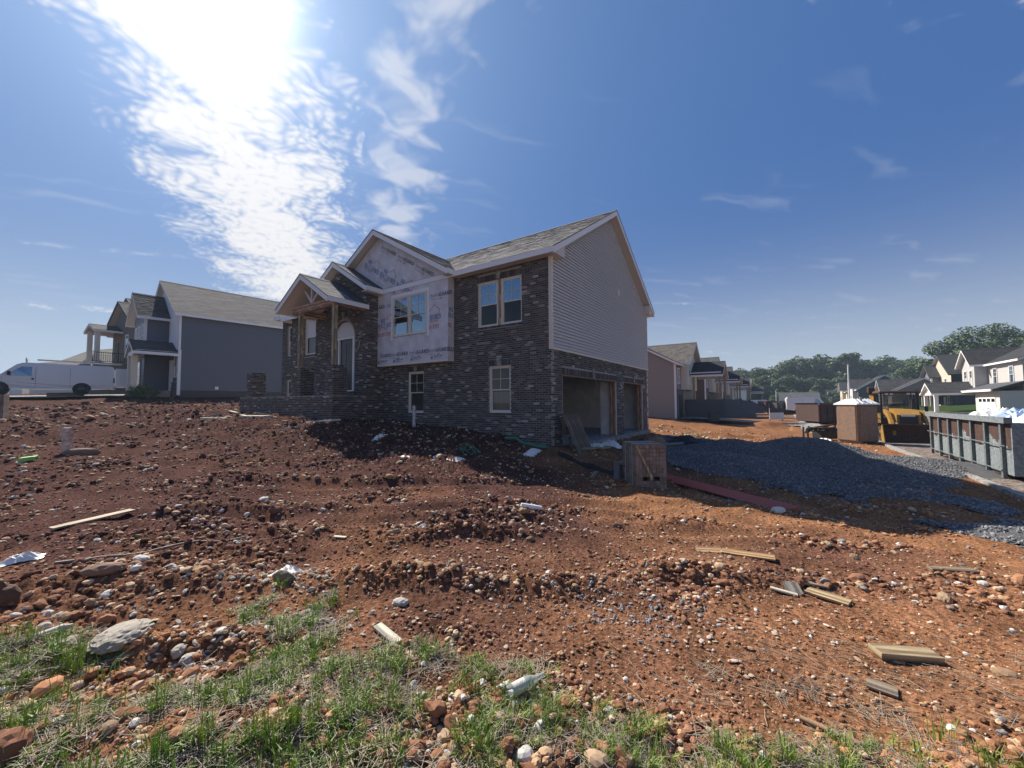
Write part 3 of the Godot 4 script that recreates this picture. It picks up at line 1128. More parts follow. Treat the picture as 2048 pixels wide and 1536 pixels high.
	rm.ab(Vector3(3.2, 0.07, 0.2), Vector3(3.3, 2.72, 4.5))
	part(rm, "inner_walls", M.inside, H)
	var bw := MB.new()
	bw.ab(Vector3(0.0, -0.5, W - 0.18), Vector3(LEN, 5.9, W))
	bw.ab(Vector3(LEN - 0.18, -0.5, 0.2), Vector3(LEN, 5.9, W - 0.18))
	bw.prism([Vector3(LEN - 0.18, 5.9, 0.2), Vector3(LEN - 0.18, 5.9, W - 0.2), Vector3(LEN - 0.18, 8.9, W / 2)], Vector3(0.18, 0, 0))
	part(bw, "back_wall", M.siding, H)
	# --- windows of the front
	var blue := {upper = M.glass, lower = M.clear}
	window(H, front, twin[0] + 0.0, twin[2], 0.83, 1.52, -0.045, M.vinyl_tan, blue)
	window(H, front, twin[1] - 0.83, twin[2], 0.83, 1.52, -0.045, M.vinyl_tan, blue)
	var mu := MB.new()
	pbox(mu, front, twin[0] + 0.835, twin[1] - 0.835, twin[2], twin[3] + 0.02, -0.1, -0.03)
	part(mu, "mullion", M.treated, H)
	window(H, front, low[0], low[2], 0.869, 1.52, -0.045, M.vinyl_tan, {upper = M.clear, lower = M.clear})
	window(H, front, low2[0], low2[2], 0.87, 1.565, -0.045, M.vinyl_tan, {upper = M.clear, lower = M.clear})
	window(H, front, lw1[0], lw1[2], 0.85, 1.6, -0.1)
	window(H, front, lw2[0], lw2[2], 0.85, 1.45, -0.1)
	var cur := MB.new()
	for k in 9: # paper hung inside the lower window
		var a: float = low[0] + 0.06 + k * 0.083
		cur.box(at(front, a, low[2] + 0.08, -0.17 - 0.012 * (k % 2)), X * 0.083, Vector3(0, 0.6, 0), Vector3(0, 0, 0.004))
	part(cur, "paper_sheet", mat(lin(0.30, 0.25, 0.18), 0.9), H)
	# --- the wrapped bay
	var wr := MB.new()
	var bh := [4.89, 6.83, 3.95, 5.50]
	slab(wr, bay, 3.877, 11.4, 2.94, 6.0, [bh, [7.74, 13.0, 2.0, 5.6]], -0.12, 0.0)
	wr.prism([at(bay, 3.877, 6.0, -0.12), at(bay, 11.4, 6.0, -0.12), at(bay, 7.69, 8.16, -0.12)], bay.n * 0.12)
	wr.ab(Vector3(3.877, 2.94, -0.19), Vector3(3.97, 5.86, 0.0))
	var wrap := part(wr, "house_wrap", M.wrap, H)
	var sof := MB.new()
	sof.ab(Vector3(3.87, 2.86, -0.318), Vector3(7.73, 2.938, 0.0))
	part(sof, "bay_bottom_board", M.beige, H)
	window(H, bay, 4.92, 3.96, 0.93, 1.53, 0.03, M.vinyl_tan)
	window(H, bay, 5.87, 3.96, 0.93, 1.53, 0.03, M.vinyl_tan)
	var casing := MB.new()
	pbox(casing, bay, 4.80, 4.915, 3.85, 5.62, 0.001, 0.004)
	pbox(casing, bay, 6.805, 6.92, 3.85, 5.62, 0.001, 0.004)
	pbox(casing, bay, 4.915, 6.805, 5.495, 5.62, 0.001, 0.004)
	part(casing, "flashing_tape", M.white, H)
	wrap_print(wrap, bay)
	# --- entry block
	var door := [8.60, 10.12, 1.90, 4.84, 0.76]
	var ew := [11.5, 12.45, 3.62, 5.28]
	var en := MB.new()
	slab(en, entry, 7.75, 13.62, 0.4, 5.9, [[door[0], door[1], door[2], door[3]], ew], -0.2, -0.009)
	en.prism([at(entry, 7.75, 5.9, -0.2), at(entry, 11.7, 5.9, -0.2), at(entry, 9.71, 7.12, -0.2)], entry.n * 0.19)
	for sg in [-1.0, 1.0]: # spandrels of the arch
		var pts := [at(entry, 9.36 + sg * 0.76, 4.84, -0.1)]
		for k in 9:
			var a := PI / 2 * k / 8.0
			pts.append(at(entry, 9.36 + sg * 0.76 * cos(a), 4.08 + 0.76 * sin(a), -0.1))
		en.prism(pts, entry.n * 0.091)
	en.ab(Vector3(7.745, 0.4, -0.59), Vector3(7.93, 5.9, 0.0))
	en.ab(Vector3(13.42, 0.4, -0.59), Vector3(13.61, 5.9, 0.0))
	var ewall := part(en, "wall", M.mortar, H)
	var eb := MB.new()
	var gab := func(yy: float) -> Vector2:
		var k := maxf((yy - 5.82) / 0.6, 0.0)
		return Vector2(7.736, 13.62) if yy < 5.82 else Vector2(7.6 + k, 11.82 - k)
	bricks(eb, entry, 7.736, 13.62, 0.4, 7.1, [[8.53, 10.19, 1.82, 4.92, 0.84], [ew[0], ew[1], ew[2] - 0.075, ew[3] + 0.2]], gab)
	soldiers(eb, entry, ew[0], ew[1], ew[3] + 0.003, ew[3] + 0.2)
	soldiers(eb, entry, ew[0], ew[1], ew[2] - 0.07, ew[2] - 0.003, 0.02)
	soldiers(eb, entry, 8.53, 10.19, 1.82, 1.89, 0.03)
	bricks(eb, e_side, -0.79, 0.0, 0.4, 5.9)
	part(eb, "brickwork", M.brick, ewall).set_meta("kind", "stuff")
	var ks2 := MB.new()
	ks2.prism([at(entry, 9.30, 4.93, 0.0), at(entry, 9.43, 4.93, 0.0), at(entry, 9.46, 5.2, 0.0), at(entry, 9.27, 5.2, 0.0)], entry.n * 0.03)
	part(ks2, "keystone", M.concrete, ewall)
	window(H, entry, ew[0], ew[2], ew[1] - ew[0], ew[3] - ew[2], -0.06, M.vinyl_tan, {upper = M.film, lower = M.clear})
	# arched timber buck, door leaf, sidelight, fanlight
	var bk := MB.new()
	var arc := []
	for k in 17:
		var a := PI * k / 16.0
		arc.append(Vector2(cos(a), sin(a)))
	for k in 16:
		var a0: Vector2 = arc[k]
		var a1: Vector2 = arc[k + 1]
		bk.prism([at(entry, 9.36 + 0.835 * a0.x, 4.08 + 0.835 * a0.y, -0.14), at(entry, 9.36 + 0.835 * a1.x, 4.08 + 0.835 * a1.y, -0.14), at(entry, 9.36 + 0.76 * a1.x, 4.08 + 0.76 * a1.y, -0.14), at(entry, 9.36 + 0.76 * a0.x, 4.08 + 0.76 * a0.y, -0.14)], entry.n * 0.13)
	part(bk, "arch_buck", M.fir, H)
	var fan := MB.new()
	var pts := []
	for a in arc:
		pts.append(at(entry, 9.36 + 0.70 * a.x, 4.12 + 0.68 * a.y, -0.10))
	fan.prism(pts, entry.n * 0.012)
	var fo := part(fan, "fanlight", M.film, H)
	var spokes := MB.new()
	for k in [2, 5, 8, 11, 14]:
		spokes.bar(at(entry, 9.36 + 0.2 * arc[k].x, 4.12 + 0.2 * arc[k].y, -0.085), at(entry, 9.36 + 0.69 * arc[k].x, 4.12 + 0.67 * arc[k].y, -0.085), 0.01, 0.006)
	for k in 16:
		spokes.bar(at(entry, 9.36 + 0.2 * arc[k].x, 4.12 + 0.2 * arc[k].y, -0.084), at(entry, 9.36 + 0.2 * arc[k + 1].x, 4.12 + 0.2 * arc[k + 1].y, -0.084), 0.01, 0.006)
	part(spokes, "muntin", M.trim, fo)
	var df := MB.new()
	pbox(df, entry, 8.62, 8.74, 1.92, 4.06, -0.15, -0.02)
	pbox(df, entry, 9.68, 9.76, 1.92, 4.06, -0.15, -0.02)
	pbox(df, entry, 10.02, 10.1, 1.92, 4.06, -0.15, -0.02)
	pbox(df, entry, 8.62, 10.1, 4.06, 4.13, -0.15, -0.01)
	pbox(df, entry, 8.74, 10.02, 1.90, 1.95, -0.15, -0.02)
	part(df, "door_frame", M.white, H)
	var dl := MB.new()
	pbox(dl, entry, 8.745, 9.675, 1.955, 4.055, -0.13, -0.09)
	for q in [[8.84, 9.17], [9.25, 9.58]]:
		for r in [[2.1, 2.7], [2.85, 3.9]]:
			pbox(dl, entry, q[0], q[1], r[0], r[1], -0.09, -0.082)
	var leaf := part(dl, "door", M.dark_door, H)
	var kn := MB.new()
	kn.tube([at(entry, 9.60, 2.95, -0.09), at(entry, 9.60, 2.95, -0.05), at(entry, 9.60, 2.95, -0.03)], [0.012, 0.012, 0.03], 8)
	part(kn, "door_handle", M.steel, leaf)
	var sl := MB.new()
	sl.quad(at(entry, 9.765, 1.96, -0.1), at(entry, 9.765, 4.05, -0.1), at(entry, 10.015, 4.05, -0.1), at(entry, 10.015, 1.96, -0.1))
	part(sl, "sidelight", M.glass, H)
	var room := MB.new()
	room.ab(Vector3(8.3, 1.8, -0.45), Vector3(13.3, 5.7, -0.40))
	part(room, "inner_walls", M.inside, H)
	# --- stoop, piers, posts
	var st := MB.new()
	st.ab(Vector3(7.745, -0.6, -2.18), Vector3(15.46, 1.66, -0.80))
	var stoop := part(st, "stoop", M.mortar, H)
	var sp := plane(Vector3(0, 0, -2.19), X, -Z)
	var sb2 := MB.new()
	bricks(sb2, sp, 7.736, 15.47, -0.4, 1.66)
	bricks(sb2, e_side, -2.19, -0.79, -0.4, 1.66)
	bricks(sb2, plane(Vector3(15.47, 0, 0), Z, X), -2.19, -0.79, -0.4, 1.66)
	part(sb2, "brickwork", M.brick, stoop).set_meta("kind", "stuff")
	var capm := MB.new()
	capm.ab(Vector3(7.732, 1.661, -2.194), Vector3(15.474, 1.71, -0.80))
	part(capm, "stoop_cap", M.concrete, stoop)
	for a in [[7.75, 8.33], [10.05, 10.63], [14.2, 14.8]]:
		var pm := MB.new()
		pm.ab(Vector3(a[0] + 0.01, 1.711, -2.17), Vector3(a[1] - 0.01, 2.80, -1.62))
		var pier := part(pm, "pier", M.mortar, H)
		var pb := MB.new()
		bricks(pb, plane(Vector3(0, 0, -2.18), X, -Z), a[0], a[1], 1.711, 2.82)
		bricks(pb, plane(Vector3(a[0], 0, 0), Z, -X), -2.18, -1.61, 1.711, 2.82)
		bricks(pb, plane(Vector3(a[1], 0, 0), Z, X), -2.18, -1.61, 1.711, 2.82)
		part(pb, "brickwork", M.brick, pier).set_meta("kind", "stuff")
	for a in [7.93, 10.33]:
		var po := MB.new()
		po.ab(Vector3(a - 0.075, 2.81, -2.12), Vector3(a + 0.075, 5.05, -1.97))
		part(po, "post", M.treated, H)
	var be := MB.new()
	be.ab(Vector3(7.80, 5.05, -2.14), Vector3(10.85, 5.32, -1.95))
	part(be, "beam", M.fir, H)
	be = MB.new()
	be.ab(Vector3(7.82, 5.06, -1.949), Vector3(7.98, 5.31, -0.80))
	part(be, "beam", M.fir, H)
	be = MB.new()
	be.ab(Vector3(10.66, 5.06, -1.949), Vector3(10.82, 5.31, -0.80))
	part(be, "beam", M.fir, H)
	for a in [[Vector3(9.42, 5.33, -2.10), Vector3(9.42, 6.15, -2.10)], [Vector3(9.38, 5.36, -2.08), Vector3(8.86, 5.86, -2.08)], [Vector3(9.46, 5.36, -2.08), Vector3(9.98, 5.92, -2.08)], [Vector3(8.1, 5.2, -1.2), Vector3(8.5, 5.55, -1.2)]]:
		var b2 := MB.new()
		b2.bar(a[0], a[1], 0.09, 0.075, Vector3(0, 0, 1))
		part(b2, "brace", M.soffit, H)
	# --- roofs
	var tone := Color(0.33, 0.315, 0.315)
	gable_roof(H, "roof", Vector3(-0.287, 9.145, W / 2), Vector3(LEN + 0.28, 9.145, W / 2), Z, W / 2 + 0.31, 0.6, {tone = tone, vary = 0.15})
	gable_roof(H, "roof", Vector3(7.69, 8.346, -0.62), Vector3(7.69, 8.346, 4.2), X, 4.05, 0.578, {tone = tone, end1 = false})
	gable_roof(H, "roof", Vector3(9.71, 7.315, -1.10), Vector3(9.71, 7.315, 2.6), X, 2.28, 0.6, {tone = tone, end1 = false})
	gable_roof(H, "roof", Vector3(9.55, 6.40, -2.50), Vector3(9.55, 6.40, -0.785), X, 1.88, 0.6, {tone = tone, end1 = false})
	for a in [[9.55, 6.40, -1.45, -0.80, 1.86], [9.71, 7.315, -0.72, 2.2, 2.26]]: # bare underlayment where shingles are still to come
		var ft := MB.new()
		ft.prism([Vector3(a[0] - 0.02, a[1] + 0.035 - 0.012, a[2]), Vector3(a[0] - a[4], a[1] + 0.035 - a[4] * 0.6, a[2]), Vector3(a[0] - a[4], a[1] + 0.022 - a[4] * 0.6, a[2]), Vector3(a[0] - 0.02, a[1] + 0.010, a[2])], Vector3(0, 0, a[3] - a[2]))
		part(ft, "underlayment", M.felt, H)
	var shed := MB.new()
	shed.prism([Vector3(11.6, 6.3, 0.26), Vector3(11.6, 5.486, -1.1), Vector3(11.6, 5.36, -1.1), Vector3(11.6, 6.17, 0.26)], Vector3(2.4, 0, 0))
	var so := part(shed, "roof", M.soffit, H)
	var ss := MB.new()
	shingle_field(ss, Vector3(14.0, 5.49, -1.1), Vector3(11.6, 5.49, -1.1), Vector3(11.6, 6.304, 0.26), Vector3(14.0, 6.304, 0.26), tone)
	part(ss, "shingles", M.shingle, so).set_meta("kind", "stuff")
	var sf := MB.new()
	sf.ab(Vector3(11.6, 5.31, -1.125), Vector3(14.02, 5.48, -1.103))
	sf.ab(Vector3(14.003, 5.31, -1.10), Vector3(14.022, 5.48, 0.2))
	part(sf, "fascia", M.trim, so)
	# boxed eaves: flat soffits closing the front eave and the gable corner
	for a in [[Vector3(-0.28, 5.79, -0.30), Vector3(3.7, 5.815, 0.0)], [Vector3(13.9, 5.79, -0.30), Vector3(16.4, 5.815, 0.0)], [Vector3(-0.28, 5.79, 10.03), Vector3(16.4, 5.815, 10.33)], [Vector3(7.45, 5.74, -1.08), Vector3(7.74, 5.77, 0.0)], [Vector3(3.64, 5.82, -0.6), Vector3(3.9, 5.845, 0.0)]]:
		var bx := MB.new()
		bx.ab(a[0], a[1])
		part(bx, "soffit", M.soffit, H)
	for z in [[-0.30, 0.45], [10.33, 9.58]]: # the gable's eave returns
		var rt := MB.new()
		rt.prism([Vector3(-0.27, 5.80, z[0]), Vector3(-0.27, 5.80, z[1]), Vector3(-0.27, 5.80 + 0.6 * 0.7, z[1])], Vector3(0.27, 0, 0))
		part(rt, "eave_return", M.soffit, H)
	# a vent pipe through the wall, corner outlets
	var nv := MB.new()
	nv.ab(Vector3(2.9, 0.2, -0.02), Vector3(3.0, 0.3, 0.0))
	part(nv, "outlet_box", M.white, wall)

func wrap_print(wrap: Node, bay: Dictionary):
	var sans := SystemFont.new()
	sans.font_names = PackedStringArray(["Droid Sans"])
	var bold := SystemFont.new()
	bold.font_names = PackedStringArray(["Droid Sans"])
	bold.font_weight = 800
	var serif := SystemFont.new()
	serif.font_names = PackedStringArray(["Droid Serif"])
	serif.font_weight = 700
	var hg := func(u: float, y: float, turn: float, from := 0):
		var c := cos(turn)
		var s := sin(turn)
		if from == 0:
			letters(wrap, "home", bay, u, y, 0.17, M.ink_grey, sans, turn)
		letters(wrap, "GUARD" if from < 2 else "ARD", bay, u - 0.40 * c, y + 0.40 * s, 0.185, M.ink, bold, turn)
		if from == 0:
			letters(wrap, "Protected by", bay, u - 0.03 * c - 0.13 * s, y + 0.03 * s - 0.13 * c, 0.06, M.ink_grey, sans, turn)
			letters(wrap, "OX", bay, u - 0.42 * c - 0.14 * s, y + 0.42 * s - 0.14 * c, 0.11, M.ink_red, bold, turn)
	var logo := func(u: float, y: float, turn: float, phone := true):
		var c := cos(turn)
		var s := sin(turn)
		var rel := func(a: float, b: float) -> Vector2: # a to the reader's right, b up
			return Vector2(u - a * c + b * s, y + a * s + b * c)
		var q: Vector2 = rel.call(0.17, 0.40)
		letters(wrap, "Bill", bay, q.x, q.y, 0.21, M.ink_blue, serif, turn, 0.75)
		q = rel.call(0.0, 0.20)
		letters(wrap, "MACE HOMES", bay, q.x, q.y, 0.25, M.ink_blue, serif, turn, 0.62)
		q = rel.call(0.02, 0.06)
		letters(wrap, "FINE  LIVING", bay, q.x, q.y, 0.10, M.ink_red, sans, turn)
		if phone:
			q = rel.call(-0.05, -0.16)
			letters(wrap, "931-551-7751", bay, q.x, q.y, 0.20, M.ink_red, bold, turn, 0.72)
		var rf := MB.new()
		var p0: Vector2 = rel.call(0.50, 0.42)
		var p1: Vector2 = rel.call(0.76, 0.62)
		var p2: Vector2 = rel.call(1.03, 0.40)
		var p3: Vector2 = rel.call(0.98, 0.42)
		var p4: Vector2 = rel.call(0.98, 0.2)
		for e in [[p0, p1], [p1, p2], [p3, p4]]:
			rf.bar(at(bay, e[0].x, e[0].y, 0.003), at(bay, e[1].x, e[1].y, 0.003), 0.018, 0.002, bay.n)
		part(rf, "roof_emblem", M.ink_red, wrap)
	# straight rows on the wall
	hg.call(4.83, 3.28, 0.0, 0)
	hg.call(5.85, 3.28, 0.0, 0)
	hg.call(6.95, 3.28, 0.0, 0)
	hg.call(7.95, 3.28, 0.0, 1)
	hg.call(4.72, 5.25, 0.0, 0)
	letters(wrap, "ARD", bay, 7.70, 5.25, 0.20, M.ink, bold)
	letters(wrap, "ho", bay, 7.17, 5.25, 0.19, M.ink_grey, sans)
	logo.call(7.72, 4.28, 0.0)
	letters(wrap, "HOMES", bay, 4.78, 4.48, 0.25, M.ink_blue, serif, 0.0, 0.62)
	letters(wrap, "FINE LIVING", bay, 4.78, 4.34, 0.10, M.ink_red, sans, 0.0, 0.8)
	letters(wrap, "51-7751", bay, 4.83, 4.12, 0.20, M.ink_red, bold, 0.0, 0.72)
	var rf := MB.new()
	for e in [[Vector2(4.80, 4.70), Vector2(4.54, 4.92)], [Vector2(4.54, 4.92), Vector2(4.25, 4.70)], [Vector2(4.30, 4.72), Vector2(4.30, 4.48)]]:
		rf.bar(at(bay, e[0].x, e[0].y, 0.003), at(bay, e[1].x, e[1].y, 0.003), 0.018, 0.002, bay.n)
	part(rf, "roof_emblem", M.ink_red, wrap)
	for u in [4.72, 5.78, 6.78, 7.72]:
		letters(wrap, "oxep.com", bay, u - 0.17, 3.08, 0.09, M.ink, bold)
		letters(wrap, "@", bay, u, 3.03, 0.15, M.ink, bold)
		letters(wrap, "weather barrier", bay, u - 0.17, 3.01, 0.05, M.ink_grey, sans)
	# the side of the bay
	var ret := plane(Vector3(3.877, 0, 0), Vector3(0, 0, 1), Vector3(-1, 0, 0))
	letters(wrap, "GU", ret, -0.30, 3.28, 0.20, M.ink, bold)
	letters(wrap, "Bi", ret, -0.27, 4.68, 0.21, M.ink_blue, serif)
	letters(wrap, "MA", ret, -0.29, 4.48, 0.25, M.ink_blue, serif, 0.0, 0.62)
	letters(wrap, "93", ret, -0.29, 4.12, 0.20, M.ink_red, bold, 0.0, 0.72)
	# the gable sheet is laid along the rake
	var tr := -atan(0.578)
	for k in 3:
		hg.call(7.55 - k * 1.02, 7.72 - k * 0.59, tr, 0)
	letters(wrap, "home", bay, 4.62, 6.02, 0.19, M.ink_grey, sans, tr)
	for k in 3:
		logo.call(8.75 - k * 1.02, 7.05 - k * 0.59, tr, k == 2)
# ------------------------------------------------------------------ stones, clods, gravel, grass, straw (stuff)
func lump_mesh(seed_: int, flat := 0.75, jag := 0.35, sub := 0) -> ArrayMesh:
	var r := RandomNumberGenerator.new()
	r.seed = seed_
	var t := (1.0 + sqrt(5.0)) / 2.0
	var pv := [Vector3(-1, t, 0), Vector3(1, t, 0), Vector3(-1, -t, 0), Vector3(1, -t, 0), Vector3(0, -1, t), Vector3(0, 1, t), Vector3(0, -1, -t), Vector3(0, 1, -t), Vector3(t, 0, -1), Vector3(t, 0, 1), Vector3(-t, 0, -1), Vector3(-t, 0, 1)]
	var fc := [[0, 11, 5], [0, 5, 1], [0, 1, 7], [0, 7, 10], [0, 10, 11], [1, 5, 9], [5, 11, 4], [11, 10, 2], [10, 7, 6], [7, 1, 8], [3, 9, 4], [3, 4, 2], [3, 2, 6], [3, 6, 8], [3, 8, 9], [4, 9, 5], [2, 4, 11], [6, 2, 10], [8, 6, 7], [9, 8, 1]]
	for k in pv.size():
		pv[k] = pv[k].normalized()
	for s in sub:
		var mids := {}
		var nf := []
		for f in fc:
			var m := []
			for e in 3:
				var a: int = f[e]
				var b: int = f[(e + 1) % 3]
				var key := Vector2i(mini(a, b), maxi(a, b))
				if not mids.has(key):
					mids[key] = pv.size()
					pv.append(((pv[a] + pv[b]) / 2).normalized())
				m.append(mids[key])
			nf.append_array([[f[0], m[0], m[2]], [f[1], m[1], m[0]], [f[2], m[2], m[1]], [m[0], m[1], m[2]]])
		fc = nf
	var sq := Vector3(r.randf_range(0.75, 1.2), flat, r.randf_range(0.7, 1.0))
	for k in pv.size():
		pv[k] = pv[k] * sq * (1.0 + r.randf_range(-jag, jag * 0.6))
	var mb := MB.new()
	for f in fc:
		mb.tri(pv[f[0]], pv[f[1]], pv[f[2]])
	return mb.mesh()

func scatter(called: String, label: String, category: String, mesh: Mesh, m: Material, spots: Array) -> MultiMeshInstance3D:
	var mm := MultiMesh.new()
	mm.transform_format = MultiMesh.TRANSFORM_3D
	mm.use_colors = true
	mm.mesh = mesh
	mm.instance_count = spots.size()
	for k in spots.size():
		mm.set_instance_transform(k, spots[k][0])
		mm.set_instance_color(k, spots[k][1])
	var o := MultiMeshInstance3D.new()
	o.name = numbered(called)
	o.multimesh = mm
	o.material_override = m
	add_child(o, true)
	tag(o, label, category, "", "stuff")
	return o

func mound_at(x: float, f: float) -> float:
	var q := lot(x, f)
	return clampf(1.0 - absf(q.y + 2.4 + 0.12 * q.x) / 3.4, 0.0, 1.0) * smoothstep(-1.5, 2.0, q.x) * smoothstep(22.0, 16.0, q.x)

func off_limits(x: float, f: float) -> bool:
	var q := lot(x, f)
	if q.x > -0.1 and q.x < 16.3 and q.y > -0.15 and q.y < 10.2: return true
	if q.x > 7.6 and q.x < 15.6 and q.y > -2.3 and q.y < 0.0: return true
	if q.x < -9.6 and q.x > -19.2: return true
	if q.y > 23.0: return true
	return false

func build_scatter():
	var spots := [[], [], []]
	var pale := [[], []]
	var n := 0
	while n < 170000:
		var a := deg_to_rad(rng.randf_range(-58.0, 58.0))
		var r := exp(rng.randf_range(log(1.2), log(30.0)))
		var x := sin(a) * r
		var f := cos(a) * r
		n += 1
		if off_limits(x, f) or gravel_depth(x, f) > 0.03: continue
		var md := mound_at(x, f)
		var lo := loose_at(x, f, md)
		if rng.randf() > 0.40 + 0.7 * lo: continue
		var size := (0.0026 + 0.010 * pow(rng.randf(), 4.0) * (1.0 + 1.2 * lo)) * (1.0 + 0.12 * r)
		if rng.randf() < 0.03 * lo: size *= 2.0
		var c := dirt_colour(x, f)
		var isp := rng.randf() < 0.34
		var k := rng.randf_range(0.6, 1.25)
		var col := Color(c.r * k, c.g * k, c.b * k)
		if isp:
			var w := rng.randf()
			col = Color(0.40, 0.23, 0.12).lerp(Color(0.52, 0.40, 0.28), w) * rng.randf_range(0.6, 1.25)
			if rng.randf() < 0.12: col = Color(0.55, 0.52, 0.47)
			if rng.randf() < 0.06: col = Color(0.22, 0.215, 0.21)
		var b := Basis.from_euler(Vector3(rng.randf_range(-0.5, 0.5), rng.randf() * TAU, rng.randf_range(-0.5, 0.5))).scaled_local(Vector3.ONE * size * rng.randf_range(0.8, 1.3))
		spots[n % 3].append([Transform3D(b, Vector3(x, ground(x, f) + size * 0.25, -f)), col])
	var chips := []
	n = 0
	while n < 11000:
		n += 1
		var a := deg_to_rad(rng.randf_range(-56.0, 50.0))
		var r := exp(rng.randf_range(log(2.2), log(26.0)))
		var x := sin(a) * r
		var f := cos(a) * r
		if off_limits(x, f) or gravel_depth(x, f) > 0.0: continue
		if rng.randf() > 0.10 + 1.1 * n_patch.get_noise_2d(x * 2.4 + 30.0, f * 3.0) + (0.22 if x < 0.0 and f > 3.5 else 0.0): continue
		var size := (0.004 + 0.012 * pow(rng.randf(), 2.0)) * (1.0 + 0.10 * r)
		var col := Color(0.40, 0.25, 0.15).lerp(Color(0.56, 0.48, 0.40), pow(rng.randf(), 1.6)) * rng.randf_range(0.6, 1.1)  # pale tone puts the sunlit glint of upward faces into the colour
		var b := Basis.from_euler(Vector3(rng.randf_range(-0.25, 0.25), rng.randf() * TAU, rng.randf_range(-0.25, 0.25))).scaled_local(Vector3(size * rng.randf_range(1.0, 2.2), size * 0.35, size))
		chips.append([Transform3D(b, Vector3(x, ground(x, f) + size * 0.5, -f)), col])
	scatter("stone_chips", "flat stone chips lying all over the yard, their pale tone standing in for sun glints", "chips", lump_mesh(110, 0.8, 0.2, 1), M.clod, chips)
	for k in 3:
		scatter(["dirt_clods", "loose_stones", "soil_crumbs"][k], ["small red clods and pebbles strewn over the yard", "loose tan and red stones strewn over the yard", "crumbs of red clay strewn over the yard"][k], ["clods", "stones", "soil"][k], lump_mesh(100 + k, 0.62, 0.24, 1), M.clod, spots[k])

# --- crushed grey stone: heaps and the strewn drive
const HEAPS := [[6.4, 11.6, 2.4, 1.7, 0.36, 0.5], [8.4, 14.2, 1.9, 1.5, 0.60, 0.2], [10.9, 14.6, 2.3, 1.7, 0.80, 0.1], [12.4, 12.6, 2.2, 1.5, 0.34, -0.5], [9.6, 11.8, 2.2, 1.5, 0.22, -0.4]]
func gravel_depth(x: float, f: float) -> float:
	var q := lot(x, f)
	if q.x > -0.3: return 0.0
	var h := 0.0
	for a in HEAPS:
		h = maxf(h, bump(x, f, a[0], a[1], a[2], a[3], a[4], a[5]))
	h += 0.05 * n_mid.get_noise_2d(x * 1.3, f * 1.3) * clampf(h * 4.0, 0.0, 1.0)
	var spread := smoothstep(-9.4, -8.6, q.x) * smoothstep(-0.3, -1.2, q.x) * smoothstep(-5.2, -3.2, q.y) * smoothstep(10.5, 8.5, q.y)
	var thin := 0.10 * spread * (0.55 + 1.5 * n_patch.get_noise_2d(x * 1.4, f * 2.2)) 
	var keep := smoothstep(-0.4, 0.5, x - 6.3 + maxf(0.0, f - 8.5) * 0.45 + 0.6 * n_mid.get_noise_2d(x, f))
	return maxf(maxf(h - 0.05, thin - 0.02) - 0.12 * (1.0 - keep), 0.0)

func build_gravel():
	var step := 0.09
	var mb := MB.new()
	var nx := int(15.0 / step)
	var nf := int(15.0 / step)
	var id := {}
	for j in nf:
		for i in nx:
			var x := 2.5 + i * step
			var f := 4.5 + j * step
			var g := gravel_depth(x, f)
			if g > 0.0:
				id[j * nx + i] = mb.v.size()
				mb.v.append(Vector3(x, maxf(macro(x, f) + 0.15 * n_big.get_noise_2d(x, f), ground(x, f) - 0.02) + g + 0.012 * n_fine.get_noise_2d(x, f), -f))
				mb.c.append(Color.WHITE)
				mb.n.append(Vector3.UP)
	for j in nf - 1:
		for i in nx - 1:
			var k := j * nx + i
			if id.has(k) and id.has(k + 1) and id.has(k + nx) and id.has(k + nx + 1):
				var a: int = id[k]
				var b: int = id[k + 1]
				var c: int = id[k + nx + 1]
				var d: int = id[k + nx]
				mb.i.append_array(PackedInt32Array([a, c, b, a, d, c]))
				var m := (mb.v[b] - mb.v[a]).cross(mb.v[d] - mb.v[a]).normalized()
				mb.n[a] = m
	var o := part(mb, "gravel_heap", M.gravel, self)
	tag(o, "heaped grey crushed stone beside the garage, in the shadow of the house", "gravel heap")
	var spots := [[], []]
	var n := 0
	while n < 60000:
		n += 1
		var x := rng.randf_range(2.5, 17.5)
		var f := rng.randf_range(4.5, 19.0)
		var g := gravel_depth(x, f)
		if g < 0.004 and rng.randf() > 0.03: continue
		var q := lot(x, f)
		if q.x > -0.3 or q.x < -9.8: continue
		if g < 0.004 and (q.y < -5.5 or q.y > 11.0 or x < 5.4): continue
		var size := rng.randf_range(0.014, 0.032)
		var y := maxf(macro(x, f) + 0.15 * n_big.get_noise_2d(x, f), ground(x, f) - 0.02) + g if g > 0.0 else ground(x, f)
		var k := rng.randf_range(0.10, 0.30)
		var b := Basis.from_euler(Vector3(rng.randf() * TAU, rng.randf() * TAU, 0)).scaled_local(Vector3.ONE * size)
		spots[n % 2].append([Transform3D(b, Vector3(x, y + size * 0.3, -f)), Color(k, k * 1.0, k * 1.03)])
	scatter("gravel", "loose grey crushed stone over the heaps and the drive", "gravel", lump_mesh(200, 0.7, 0.4), M.clod, spots[0])
	scatter("crushed_stone", "angular grey stone chips over the heaps and the drive", "gravel", lump_mesh(201, 0.7, 0.4), M.clod, spots[1])

